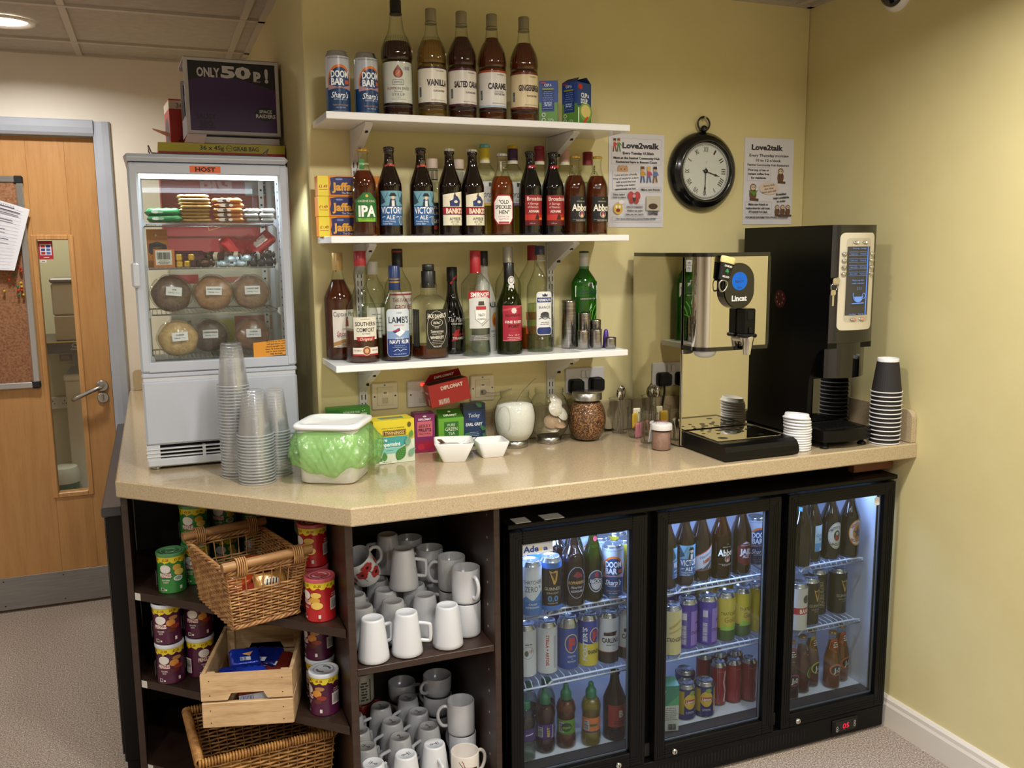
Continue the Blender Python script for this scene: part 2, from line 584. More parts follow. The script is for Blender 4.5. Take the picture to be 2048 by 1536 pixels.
# ------------------------------------------------------------------ the room
CEIL = 2.455
o = MB().box(-3.1, 2.335, -5.1, 3.3, -0.08, 0.0, M['carpet']).build('floor'); struct(o)
o = MB().box(0.443, 2.235, 0.0, 1.9, 0.0, 2.6, M['yellow'], 0.004).build('wall_back'); struct(o)
o = MB().box(2.235, 2.335, -5.1, 1.9, 0.0, 2.6, M['yellow']).build('wall_right'); struct(o)
WY = 1.70
m = MB()
m.box(-3.1, -1.14, WY, WY+0.12, 0, 2.6, M['cream'])
m.box(-0.20, 0.443, WY, WY+0.12, 0, 2.6, M['cream'])
m.box(-1.14, -0.20, WY, WY+0.12, 2.122, 2.6, M['cream'])
struct(m.build('wall_far'))
struct(MB().box(-3.1, -3.0, -5.1, 3.3, 0, 2.6, M['cream']).build('wall_left'))
struct(MB().box(-3.1, 2.335, -5.2, -5.1, 0, 2.6, M['cream']).build('wall_behind'))
ce = struct(MB().box(-3.1, 2.335, -5.1, 3.3, CEIL+0.02, CEIL+0.1, M['ceil']).build('ceiling'))
bars = MB()
XS = [-3.0, -2.635, -2.035, -1.435, -0.835, -0.235, 0.365, 0.965, 1.565, 2.165]
YS = [-4.74, -4.14, -3.54, -2.94, -2.34, -1.74, -1.14, -0.54, 0.06, 0.24, 0.84, 1.415]
for x in XS[1:]:
 bars.box(x-0.012, x+0.012, -5.1, 0.0 if x > 0.443 else 1.70, CEIL-0.002, CEIL+0.02, M['tbar'])
for y in YS[:8]: bars.box(-3.0, 2.235, y-0.012, y+0.012, CEIL-0.003, CEIL+0.02, M['tbar'])
for y in YS[9:]: bars.box(-3.0, 0.443, y-0.012, y+0.012, CEIL-0.003, CEIL+0.02, M['tbar'])
bars.box(0.419, 0.443, 0.0, WY, CEIL-0.003, CEIL+0.02, M['tbar'])
bars.box(-3.0, 0.443, WY-0.022, WY, CEIL-0.003, CEIL+0.02, M['tbar'])
bars.box(0.443, 2.235, -0.022, 0.0, CEIL-0.003, CEIL+0.02, M['tbar'])
bars.box(2.213, 2.235, -5.1, 0.0, CEIL-0.003, CEIL+0.02, M['tbar'])
bars.build('ceiling_bar', ce)
tile = None
def add_tile(x0, x1, y0, y1):
 MB().box(x0+0.004, x1-0.004, y0+0.004, y1-0.004, CEIL+0.006, CEIL+0.018, M['ceil'], 0.003).build('ceiling_tile', ce)
for i in range(len(XS)-1):
 if -1.5 < XS[i] < 0.3:
  for y0, y1 in ((0.24, 0.84), (0.84, 1.415), (1.415, 1.70)): add_tile(XS[i], XS[i+1], y0, y1)
for y0, y1 in ((0.24, 0.84), (0.84, 1.415), (1.415, 1.70)): add_tile(0.365, 0.435, y0, y1)
for x0, x1 in ((1.565, 2.165), (0.965, 1.565), (2.165, 2.225)): add_tile(x0, x1, -0.54, -0.01)
gm = glow_mat('lamp_glow', '#fff2dc', 9.0)
dl = None
for i, (lx, ly) in enumerate(DOWNLIGHTS):
 if i: break
 if dl is None:
  dl = thing('downlight', 'round white recessed downlight glowing in the ceiling above the door', 'downlight', (lx, ly, CEIL), 0)
  MB().lathe([(0.105, -0.001), (0.105, -0.007), (0.088, -0.009), (0.078, 0.0)], M['white_pl'], 32, capb=False, capt=False).build('trim_ring', dl)
  MB().lathe([(0.0005, -0.0012), (0.078, -0.0012)], gm, 32, capb=False, capt=False).build('diffuser', dl)
def skirting(name, x0, x1, y0, y1, face):
 m = MB()
 p = [(0, 0), (0.018, 0), (0.018, 0.075), (0.014, 0.084), (0.013, 0.096), (0.006, 0.105), (0, 0.105)]
 if face == 'x-': m.prism([(x1-a, b) for a, b in p], y0, y1, M['skirt'], 'y')
 else: m.prism([(y1-a, b) for a, b in p], x0, x1, M['skirt'], 'x')
 return struct(m.build(name))
skirting('baseboard_right', 0, 2.235, -5.1, 0.0, 'x-')
skirting('baseboard_far', -0.125, 0.443, 0, WY, 'y-')
# ------------------------------------------------------------------ door, frame, kitchen behind
m = MB()
fx0, fx1, ft = -1.14, -0.204, 2.120
prof = [(0.0, 0.006), (0.012, 0.014), (0.035, 0.018), (0.062, 0.018), (0.068, 0.012), (0.068, 0.0)]   # outwards, proud of the wall
def arch_side(x, sg):
 pts = [(x+sg*a, WY-b) for a, b in prof] + [(x+sg*0.0, WY)]
 return pts if sg < 0 else pts[::-1]
m.prism(arch_side(fx1, 1), 0, ft+0.062, M['frameblue'])
m.prism(arch_side(fx0, -1), 0, ft+0.062, M['frameblue'])
m.prism([(WY-b, ft+a) for a, b in prof]+[(WY, ft)], fx0-0.0005, fx1+0.0005, M['frameblue'], 'x')
m.box(fx1-0.002, fx1+0.03, WY-0.001, WY+0.12, 0, ft+0.03, M['frameblue'])
m.box(fx0-0.03, fx0, WY-0.001, WY+0.12, 0, ft+0.03, M['frameblue'])
m.box(fx0, fx1, WY-0.001, WY+0.12, ft, ft+0.03, M['frameblue'])
struct(m.build('trim_1'))
LY = WY+0.035      # face of the door leaf
gx0, gx1, gz0, gz1 = -0.466, -0.341, 0.535, 1.675
m = MB()
dx0, dx1, dz0, dz1 = fx0+0.003, fx1-0.004, 0.012, ft-0.004
m.box(dx0, gx0-0.012, LY, LY+0.044, dz0, dz1, M['door'], 0.002)
m.box(gx1+0.012, dx1, LY, LY+0.044, dz0, dz1, M['door'], 0.002)
m.box(gx0-0.012, gx1+0.012, LY, LY+0.044, gz1+0.012, dz1, M['door'])
m.box(gx0-0.012, gx1+0.012, LY, LY+0.044, dz0, gz0-0.012, M['door'])
dr = m.build('door_1'); struct(dr)
dr['label'] = 'beech door with a narrow vision panel'
m = MB()
for a in ((gx0-0.022, gx0, gz0-0.022, gz1+0.022), (gx1, gx1+0.022, gz0-0.022, gz1+0.022), (gx0, gx1, gz1, gz1+0.022), (gx0, gx1, gz0-0.022, gz0)):
 m.box(a[0], a[1], LY-0.006, LY+0.05, a[2], a[3], M['beech'], 0.003)
m.build('glazing_bead', dr)
MB().box(gx0, gx1, LY+0.02, LY+0.026, gz0, gz1, M['pane']).build('vision_panel', dr)
m = MB().box(dx0+0.002, dx1-0.003, LY-0.002, LY, 0.014, 0.165, M['kick'], 0.0006)
for x in (-1.0, -0.72, -0.476, -0.26):
 for z in (0.032, 0.148): m.box(x-0.0025, x+0.0025, LY-0.003, LY-0.001, z-0.0025, z+0.0025, M['black_m'])
m.build('kick_plate', dr)
RY = Matrix.Rotation(pi/2, 4, 'X')
m = MB(Matrix.Translation((-0.25, LY, 1.016)) @ RY)
m.lathe([(0.026, 0), (0.026, 0.007), (0.023, 0.009)], M['satin'], 28)
m.lathe([(0.0105, 0.009), (0.0105, 0.045)], M['satin'], 16)
m.build('handle_rose', dr)
lever = spline([(-0.25, LY-0.04, 1.016), (-0.262, LY-0.053, 1.013), (-0.29, LY-0.056, 1.003), (-0.34, LY-0.055, 0.981), (-0.362, LY-0.048, 0.971), (-0.37, LY-0.036, 0.966)], 4)
MB().tube(lever, 0.0098, M['satin'], 12).build('door_handle', dr)
m = MB(Matrix.Translation((-0.250, LY, 0.962)) @ RY)
m.lathe([(0.025, 0), (0.025, 0.007), (0.022, 0.009)], M['satin'], 28)
m.box(-0.004, 0.004, -0.014, 0.014, 0.009, 0.022, M['satin'], 0.002)
m.build('thumb_turn', dr)
ar = Art().rect(0, 0, 0.057, 0.08, '#b5283a').rect(0.006, 0.018, 0.051, 0.066, '#e6e6ee')
for i, c in enumerate(('#c23b2e', '#2a3f8f', '#32438a', '#4a6aa8', '#a83232', '#5577bb')):
 ar.rect(0.010+0.021*(i % 2), 0.051-0.015*(i//2), 0.026+0.021*(i % 2), 0.062-0.015*(i//2), c)
ar.rect(0.018, 0.006, 0.04, 0.009, '#e6c6c6').rect(0.004, -0.014, 0.028, -0.004, '#e8e8ea').rect(0.008, -0.011, 0.022, -0.008, '#333333')
ar.put(MB(), on_front(LY+0.0195, -0.463, 1.591)).build('card_sticker', dr)
struct(MB().box(-1.4, 0.5, 3.0, 3.1, 0, 2.6, pm('#cfc9a4', 0.6)).build('wall_kitchen'))
lamp('kitchen_glow', (-0.55, 2.4, 2.44), 0.5, 12, (1, 0.95, 0.85), 160)
KY = 2.45
sh = thing('kitchen_shelf', 'dark fronted wall shelf seen through the door glass in the kitchen', 'shelf', (-0.40, KY, 1.10), 0)
MB().box(-0.2, 0.2, 0.0, 0.55, 0.0, 0.06, pm('#4d4238', 0.5), 0.003).build('shelf_board', sh)
MB().box(-0.2, 0.2, -0.004, 0.0, 0.056, 0.062, pm('#c9a93a', 0.5)).build('edge_strip', sh)
ar = Art().ring(0.03, 0.031, 0.022, 0.020, 0.002, '#d8d2c0', a0=0.3, a1=2.9).text('Food', 0.03, 0.034, 0.012, '#e6e0d0', shear=0.2).text('Connection', 0.03, 0.020, 0.009, '#e6e0d0', shear=0.2, w=0.05)
ar.put(MB(), on_front(-0.001, -0.03, 0.0)).build('shelf_lettering', sh)
t = thing('storage_crate', 'tall beige storage crate with a dark lid on the kitchen shelf', 'crate', (-0.42, KY+0.05, 1.162))
MB().box(-0.08, 0.10, 0, 0.3, 0.13, 0.30, pm('#b3a68c', 0.5), 0.01).build('crate_body', t)
MB().box(-0.085, 0.105, -0.005, 0.305, 0.30, 0.325, pm('#6a6058', 0.4), 0.008).build('lid', t)
MB().box(-0.075, 0.10, 0.0, 0.3, 0.0, 0.13, pm('#a2906f', 0.5), 0.004).build('crate_base', t)
for z, nm in ((1.045, 'upper'), (0.985, 'lower')):
 t = thing('notice_card', f'{nm} of two small picture cards on the kitchen wall seen through the door glass', 'card', (-0.50, 2.98, z+0.03), 0, 'picture cards in the kitchen')
 q = Art().rect(-0.035, -0.03, 0.04, 0.03, '#c9b98a').rect(-0.031, -0.012, 0.036, 0.026, '#7a6a62').rect(-0.02, -0.004, 0.02, 0.018, '#b08a6a')
 q.put(MB().box(-0.036, 0.041, 0, 0.003, -0.031, 0.031, pm('#bba87c')), on_front(0)).build('card_face', t)
t = thing('freezer_cabinet', 'plain white tall cabinet seen through the lower part of the door glass', 'cabinet', (-0.385, KY+0.1, 0))
MB().box(-0.09, 0.2, 0, 0.4, 0, 0.94, pm('#d8d4c4', 0.4), 0.006).build('cabinet_body', t)
MB().box(-0.095, 0.205, -0.01, 0.4, 0.94, 0.975, pm('#e2dfd2', 0.4), 0.008).build('cabinet_lid', t)
t = thing('waste_bin', 'small green lined waste bin on the kitchen floor behind the door', 'bin', (-0.51, KY+0.0, 0))
MB().lathe([(0.06, 0), (0.075, 0.42)], pm('#3f6b4a', 0.4), 20).build('bin_body', t)
MB().lathe([(0.08, 0.42), (0.08, 0.47), (0.07, 0.5)], pm('#cfd2c4', 0.4), 20).build('bin_liner', t)
t = thing('plug_socket', 'white double socket on the kitchen wall behind the door glass', 'socket', (-0.555, 2.995, 0.76))
m = MB().box(-0.06, 0.06, -0.008, 0.002, -0.035, 0.035, M['white_pl'], 0.003)
for dx in (-0.03, 0.03):
 for ex, ez in ((0, 0.012), (-0.008, -0.004), (0.008, -0.004)): m.box(dx+ex-0.002, dx+ex+0.002, -0.0085, -0.004, ez-0.004, ez+0.004, M['black_m'])
m.build('socket_plate', t)
nb = thing('notice_board', 'cork notice board in an aluminium frame hung on the beech door', 'notice board', (-0.9, LY, 1.486))
bw, bh = 0.402, 0.46
M['cork'] = noise_mat('cork', [(0.3, '#7a5236'), (0.5, '#96694a'), (0.7, '#a87a58')], 120, 0.9, 0.3, None, 4)
MB().box(-bw+0.02, bw-0.02, -0.014, -0.001, -bh+0.02, bh-0.02, M['cork']).build('cork_panel', nb)
al = pm('#c3c5c9', 0.25, 0.85)
for a in ((-bw, bw, bh-0.028, bh), (-bw, bw, -bh, -bh+0.028), (-bw, -bw+0.028, -bh, bh), (bw-0.028, bw, -bh, bh)):
 MB().box(a[0], a[1], -0.02, 0, a[2], a[3], al, 0.004).build('frame_bar', nb)
for sx in (-1, 1):
 for sz in (-1, 1):
  MB().box(sx*bw-0.018 if sx < 0 else bw-0.036, -bw+0.036 if sx < 0 else bw+0.002, -0.022, 0.0, (bh-0.034) if sz > 0 else -bh-0.002, bh+0.002 if sz > 0 else -bh+0.034, pm('#1b1d20', 0.4), 0.006).build('corner_cap', nb)
def sheet_fn(u, v):
 x = -0.86 + 0.38*u + 0.075*(1-v)*-1.0 + 0.012*sin(3*u)
 z = 1.925 - 0.36*(1-v) - 0.10*u*v - 0.02*u
 y = LY - 0.026 - 0.035*u*(1-v)**2 - 0.006*sin(6*u+3*v)
 return (x, y, z)
t = thing('pinned_sheet', 'printed white sheet pinned askew over the edge of the cork board', 'paper')
mb = MB().grid(sheet_fn, 14, 14, pm('#dcdce4', 0.6))
mb2 = MB()
q = Art(); rs = random.Random(5)
for i in range(19):
 v = 0.93-i*0.047
 q.line([(0.35, v), (0.94, v)], 0.004, '#b9bac6')
 if i % 2 == 0 or i < 8:
  a = 0.5+0.1*rs.random()
  q.line([(a, v+0.015), (a+0.1+0.25*rs.random(), v+0.012)], 0.012, '#50505c')
q.text('NOTICES', 0.75, 0.965, 0.018, '#333340', w=0.2)
def sf(u, v, off):
 p = sheet_fn(u, v); return (p[0], p[1]-off*8, p[2])
q.put(mb2, sf, strip=0.08)
mb.build('sheet', t); mb2.build('sheet_print', t)
pins = [(-0.535, 1.555, 'r'), (-0.531, 1.541, 'r'), (-0.56, 1.526, 'g'), (-0.58, 1.506, 'r'), (-0.537, 1.492, 'y'), (-0.535, 1.475, 'y'), (-0.551, 1.4765, 'g'), (-0.5495, 1.459, 'r'), (-0.536, 1.460, 'r'), (-0.603, 1.458, 'y'), (-0.549, 1.440, 'g'), (-0.531, 1.440, 'y')]
pc = {'r': ('#c03a2e', 'red'), 'g': ('#2c7a5a', 'green'), 'y': ('#d8b92e', 'yellow')}
pp = {}
PL = ['red push pin highest on the cork below the sheet', 'red push pin just under the highest red one', 'green push pin highest of the green ones', 'red push pin left of the pin cluster', 'yellow push pin highest of the yellow ones', 'yellow push pin just under the highest yellow one', 'green push pin left of the two yellow ones', 'red push pin at the left in the middle of the cluster', 'red push pin at the right in the middle of the cluster', 'yellow push pin far left on the bare cork', 'green push pin lowest in the cluster', 'yellow push pin lowest in the cluster']
for (x, z, c), lab in zip(pins, PL):
 grp = f'{pc[c][1]} push pins in the cork board'
 if c not in pp:
  t = thing('push_pin', lab, 'push pin', (x, LY-0.014, z), 0, grp)
  MB(Matrix.Rotation(pi/2, 4, 'X')).lathe([(0.0035, 0.004), (0.0022, 0.008), (0.0045, 0.014), (0.0055, 0.018), (0.003, 0.021)], pm(pc[c][0], 0.25), 10).build('pin_head', t)
  MB(Matrix.Rotation(pi/2, 4, 'X')).lathe([(0.0006, -0.006), (0.0006, 0.004)], M['satin'], 6).build('pin_point', t)
  pp[c] = t
 else: dup(pp[c], (x, LY-0.014, z), 0, lab)
# ------------------------------------------------------------------ worktop
TOP, BOT = 0.993, 0.944
foot = [(-0.136, -0.061), (0.414, -0.593), (2.233, -0.593), (2.233, -0.002), (0.441, -0.002), (0.441, WY-0.002), (-0.136, WY-0.002)]
wt = MB()
def inset(p, d):
 n = len(p); out = []
 for i in range(n):
  a, b, c = Vector(p[i-1]), Vector(p[i]), Vector(p[(i+1) % n])
  e1, e2 = (b-a).normalized(), (c-b).normalized()
  n1, n2 = Vector((-e1.y, e1.x)), Vector((-e2.y, e2.x))
  k = (n1+n2); k = k/max(k.dot(n1), 0.2)
  out.append(tuple(b+k*d))
 return out
ch = 0.004
lv = [(inset(foot, ch), BOT), (foot, BOT+ch), (foot, TOP-ch), (inset(foot, ch), TOP)]
nf_ = len(foot)
vs = [(x, y, z) for p, z in lv for x, y in p]
fs = [tuple(reversed(range(nf_))), tuple(range(3*nf_, 4*nf_))]
for j in range(3):
 fs += [(j*nf_+i, j*nf_+(i+1) % nf_, (j+1)*nf_+(i+1) % nf_, (j+1)*nf_+i) for i in range(nf_)]
wt.add(vs, fs, M['stone'])
wo = tag(wt.build('worktop'), 'long beige speckled stone worktop with an angled corner', 'worktop')
MB().box(0.445, 2.212, -0.021, -0.001, TOP, TOP+0.105, M['stone'], 0.003).build('upstand', wo)
up = MB()
pr = [(-0.593+0.006, TOP+0.0015)] + [(-0.593+0.006+0.028-0.028*cos(a), TOP+0.077+0.028*sin(a)) for a in [i*pi/2/6 for i in range(7)]] + [(-0.001, TOP+0.105), (-0.001, TOP+0.0015)]
up.prism(pr[::-1], 2.213, 2.233, M['stone'], 'x')
up.build('upstand', wo)
pr = [(-0.118, TOP+0.0015)] + [(-0.118+0.02-0.02*cos(a), TOP+0.073+0.02*sin(a)) for a in [i*pi/2/6 for i in range(7)]] + [(0.44, TOP+0.093), (0.44, TOP+0.0015)]
MB().prism(pr, WY-0.024, WY-0.003, M['stone'], 'y').build('upstand', wo)
wp = tag(MB().box(2.07, 2.232, -0.50, -0.47, BOT-0.055, BOT-0.001, pm('#7a4a30', 0.5), 0.002).build('wooden_batten'), 'brown wooden batten under the right end of the worktop', 'batten')
bc = thing('bottle_cooler', 'black cabinet standing under the left edge of the worktop', 'cooler', (0, 0, 0))
MB().box(-0.186, -0.130, 0.06, 1.45, 0.856, 0.885, pm('#3b3b3f', 0.35), 0.004).build('top_slab', bc)
MB().box(-0.176, -0.130, 0.085, 1.42, 0.07, 0.853, M['black'], 0.004).build('body', bc)
MB().box(-0.182, -0.176, 0.10, 0.72, 0.09, 0.845, M['black_g'], 0.002).build('door', bc)
MB().box(-0.170, -0.130, 0.09, 1.40, 0.0, 0.07, M['black_m']).build('plinth', bc)
# ------------------------------------------------------------------ white wall shelves on slotted uprights
S1, S2, S3 = 1.990, 1.659, 1.300
SHX0, SHX1, SHY = 0.458, 1.383, -0.233
for z, nm in ((S1, 'top'), (S2, 'middle'), (S3, 'lowest')):
 t = thing('bottle_shelf', f'{nm} of the three white wall shelves full of bottles', 'shelf', (0, 0, z), 0, 'white wall shelves')
 MB().box(SHX0, SHX1, SHY, -0.013, -0.019, 0.0, M['white_lam'], 0.0015).build('shelf_board', t)
 for x in (0.580, 1.214):
  m = MB()
  pr = [(-0.012, -0.020), (-0.205, -0.020), (-0.207, -0.027), (-0.185, -0.036), (-0.06, -0.085), (-0.012, -0.112)]
  m.prism(pr, x-0.0105, x+0.0105, pm('#d4d3d2', 0.35, 0.0), 'x')
  for y in (-0.17, -0.075):
   m.box(x-0.0035, x+0.0035, y-0.006, y+0.006, -0.045 if y < -0.1 else -0.085, -0.020, M['black_m'])
  m.build('bracket', t)
for x, nm in ((0.580, 'under the left end'), (1.214, 'under the right part')):
 t = thing('shelf_upright', f'white slotted shelf upright fixed to the yellow wall {nm} of the shelves', 'upright', (x, 0, 1.125), 0, 'slotted uprights')
 m = MB()
 m.box(-0.0125, 0.0125, -0.012, 0.0, 0.0, 0.87, pm('#cfcecd', 0.35), 0.001)
 m.build('upright_rail', t)
 m = MB()
 z = 0.012
 while z < 0.855:
  for dx in (-0.0055, 0.0055): m.box(dx-0.0014, dx+0.0014, -0.0124, -0.0119, z, z+0.016, M['black_m'])
  z += 0.025
 stuff(m.build('slot', t))
# ------------------------------------------------------------------ bottle and can makers
M['g_clear'] = clear_mat('bottle_glass', '#fafcf8', '#b4bcb2')
M['g_green'] = clear_mat('green_glass', '#5fa83a', '#14400e', 0.35, '#2f8a1e')
M['g_olive'] = clear_mat('olive_glass', '#6f7f22', '#1c2608', 0.15, '#4d5a12')
M['l_amber'] = clear_mat('amber_drink', '#d07c2c', '#7a3010', 0.30, '#a85a1c')
M['l_rum'] = clear_mat('dark_amber_drink', '#b4622a', '#5a220c', 0.32, '#7c3a14')
M['l_gold'] = clear_mat('golden_drink', '#e8ca80', '#b08a3a', 0.3, '#c49c4a')
M['l_yellow'] = clear_mat('yellow_drink', '#e2d060', '#a89a30', 0.25, '#c8b440')
M['l_orange'] = clear_mat('orange_drink', '#d88a2e', '#9a4a10', 0.35, '#c07018')
M['l_red'] = clear_mat('dark_red_drink', '#7a2824', '#301010', 0.5, '#4c1818')
M['l_caramel'] = clear_mat('caramel_syrup', '#b8662c', '#6a2c12', 0.42, '#8e4820')
M['l_salt'] = clear_mat('brown_syrup', '#944030', '#441810', 0.45, '#642a1e')
M['l_clear'] = clear_mat('clear_drink', '#e6ece6', '#a8b0a8')
M['b_dark'] = pm('#120805', 0.07, coat=0.4)
M['b_black'] = pm('#060606', 0.07, coat=0.4)
M['b_brown'] = clear_mat('brown_glass', '#5a2408', '#1a0a04', 0.5, '#2e1106')
M['tin'] = pm('#b9bcc0', 0.22, 0.9)
M['tin_top'] = pm('#a9acb0', 0.3, 0.9)
GOLD, SILV = pm('#c9a348', 0.3, 0.8), pm('#c6c8cc', 0.3, 0.8)
def bottle(name, prof, body, labels=(), caps=(), liquid=None, n=28, sx=1.0, sy=1.0, sq=None, rough=0.35, flute=None, strip=0.005):
 """bottle standing at the origin: body, drink, cap and labels are parts. Labels: (Art, r, z0[, part name])"""
 t = thing(name, 'x', 'bottle')
 MB().lathe(prof, body, n, sx=sx, sy=sy, sq=sq).build('bottle_glass', t)
 if liquid:
  lev, mt = liquid
  pr = []
  for r, z in prof:
   if z >= lev: break
   pr.append((max(r-0.0022, 0.001), max(z, 0.004)))
  for (r0, z0), (r1, z1) in zip(prof[:-1], prof[1:]):
   if z0 <= lev <= z1 and z1 > z0:
    pr.append((r0+(r1-r0)*(lev-z0)/(z1-z0)-0.0022, lev)); break
  MB().lathe(pr, mt, n, sx=sx, sy=sy, sq=sq).build('drink', t)
 for cp in caps:
  nm, pr, mt = cp[:3]
  kw = cp[3] if len(cp) > 3 else {}
  MB().lathe(pr, mt, 24, **kw).build(nm, t)
 for lb in labels:
  art, r, z0 = lb[:3]
  nm = lb[3] if len(lb) > 3 else 'label'
  fn = lb[4] if len(lb) > 4 else on_cyl(r, z0, sx, sy)
  art.put(MB(), fn, strip if len(lb) <= 4 else 0.0, rough=rough).build(nm, t)
 return t
def place(t, x, y, z, label, rz=0.0, cat=None, group=None, rot=None):
 t.location = (x, y, z)
 t.rotation_euler = rot if rot else (0, 0, rz)
 t['label'] = label
 if cat: t['category'] = cat
 if group: t['group'] = group
 return t
def crown(z, mt, r=0.0138):
 return ('cap', [(r+0.0018, z), (r+0.0022, z+0.0025), (r, z+0.0065), (r*0.6, z+0.0075), (0.0005, z+0.0077)], mt, dict(flute=0.045, nf=12, smooth=False))
def screw(z0, z1, r, mt, nm='cap'):
 return (nm, [(r, z0), (r, z1-0.002), (r-0.0015, z1), (0.0005, z1+0.0003)], mt)
ALE = spline([(0.031, 0), (0.0345, 0.005), (0.0345, 0.06), (0.0345, 0.135), (0.0325, 0.152), (0.025, 0.174), (0.0175, 0.196), (0.0142, 0.214), (0.0133, 0.234)], 3) + [(0.0152, 0.236), (0.0152, 0.242), (0.0135, 0.245)]
ROUND = spline([(0.031, 0), (0.0345, 0.006), (0.0335, 0.05), (0.0345, 0.10), (0.035, 0.135), (0.032, 0.158), (0.023, 0.178), (0.0155, 0.195), (0.0135, 0.212), (0.0132, 0.226)], 3) + [(0.0150, 0.228), (0.0150, 0.234), (0.0135, 0.236)]
def sleeve(h0, h1, r, col, a=3.14):
 return Art().rect(-a*r, h0, a*r, h1, col)
def bandart(r, h, col, a=3.14159): return Art().rect(-a*r, 0, a*r, h, col)
# --- labels of the ales
def art_ipa():
 a = Art().poly([(-0.034, 0.040), (0.034, 0.040), (0.034, 0.100), (0.022, 0.108), (0.010, 0.120), (-0.010, 0.120), (-0.022, 0.108), (-0.034, 0.100)], '#2b6b2c')
 a.poly([(-0.026, 0.040), (0.026, 0.040), (0.028, 0.05), (-0.028, 0.05)], '#7fb43a')
 a.text('GREENE KING', 0, 0.097, 0.0065, '#d6dfc8', w=0.052).text('IPA', 0.001, 0.070, 0.030, '#f0f2ea', w=0.052, bold=0.04)
 a.text('INDIA PALE ALE', 0.002, 0.048, 0.0045, '#1f4a1f', w=0.036).ell(0, 0.111, 0.004, 0.004, '#c9b04a')
 return a
def art_victory():
 a = Art().rect(-0.036, 0.030, 0.040, 0.127, '#2f5f96').rect(-0.036, 0.085, 0.040, 0.127, '#6f9fb0')
 a.poly([(-0.036, 0.127), (-0.020, 0.095), (-0.036, 0.088)], '#2c4a58').poly([(0.040, 0.127), (0.020, 0.098), (0.040, 0.086)], '#3a5a68')
 a.line([(-0.03, 0.09), (-0.012, 0.122)], 0.0012, '#24404c').line([(0.03, 0.09), (0.016, 0.124)], 0.0012, '#24404c')
 a.poly([(-0.010, 0.083), (0.012, 0.083), (0.009, 0.104), (-0.006, 0.104)], '#203040').ell(0.002, 0.108, 0.005, 0.006, '#d9b79a')
 a.poly([(-0.009, 0.112), (0.013, 0.112), (0.007, 0.121), (-0.004, 0.121)], '#16202c').rect(-0.002, 0.083, 0.006, 0.100, '#e0e0e0')
 a.text('VICTORY', 0, 0.073, 0.019, '#f2f3f4', w=0.066, bold=0.02).text('ALE', -0.006, 0.053, 0.012, '#f2f3f4', w=0.024, bold=0.015)
 a.line([(-0.031, 0.053), (-0.022, 0.055)], 0.0018, '#f2f3f4').line([(0.010, 0.053), (0.019, 0.055)], 0.0018, '#f2f3f4')
 a.text('Premium Strong', -0.011, 0.042, 0.0055, '#dfe6ee', w=0.036).text('Amber Beer', -0.015, 0.035, 0.0055, '#dfe6ee', w=0.027)
 a.ell(0.026, 0.044, 0.009, 0.013, '#a8b4b8').ell(0.026, 0.044, 0.007, 0.011, '#5a7484')
 return a
def art_victory_neck():
 return Art().ell(0, 0.008, 0.008, 0.008, '#4a3b2a').text('BATEMANS', 0, 0.0, 0.0065, '#d8584a', w=0.034, curve=-9, bold=0.02)
def art_banks():
 a = Art().poly([(-0.034, 0.030), (0.034, 0.030), (0.034, 0.128), (-0.034, 0.118)], '#e6dfc4').rect(-0.034, 0.062, 0.034, 0.082, '#a3232c')
 a.rect(-0.034, 0.0605, 0.034, 0.062, '#20305a').rect(-0.034, 0.082, 0.034, 0.0835, '#20305a')
 a.text("BANKS'S", 0.004, 0.072, 0.015, '#f2ead2', w=0.056, bold=0.03)
 a.poly([(-0.012, 0.085), (0.018, 0.085), (0.022, 0.100), (0.012, 0.113), (0.002, 0.117), (-0.003, 0.104), (-0.013, 0.100)], '#2b3566')
 a.poly([(-0.002, 0.112), (0.003, 0.125), (0.008, 0.112)], '#3c3a48').ell(0.006, 0.098, 0.006, 0.004, '#e6dfc4')
 a.text('AMBER', 0.004, 0.049, 0.0095, '#3a3a3c', w=0.036).text('BITTER', 0.004, 0.040, 0.005, '#6a6a60', w=0.026).text('Alc 3.8% vol', 0.004, 0.034, 0.004, '#55554c', w=0.02)
 return a
def art_osh():
 o = [(-0.020, 0.032), (0.020, 0.032), (0.034, 0.050), (0.034, 0.100), (0.020, 0.120), (-0.020, 0.120), (-0.034, 0.100), (-0.034, 0.050)]
 a = Art().poly(o, '#a2202a').poly([(x*0.90, 0.076+(y-0.076)*0.92) for x, y in o], '#f1eee8').poly([(x*0.86, 0.076+(y-0.076)*0.88) for x, y in o], '#f1eee8')
 a.text('"OLD', 0, 0.099, 0.0115, '#1d1a1c', w=0.030, bold=0.02).text('SPECKLED', 0, 0.084, 0.0115, '#1d1a1c', w=0.052, bold=0.02).text('HEN"', 0.001, 0.069, 0.0115, '#1d1a1c', w=0.032, bold=0.02)
 a.text('DISTINCTIVE', 0, 0.056, 0.0045, '#b0424a', w=0.032).text('English Pale Ale', 0, 0.049, 0.0045, '#b0424a', w=0.03).rect(-0.016, 0.037, 0.016, 0.041, '#a2202a')
 return a
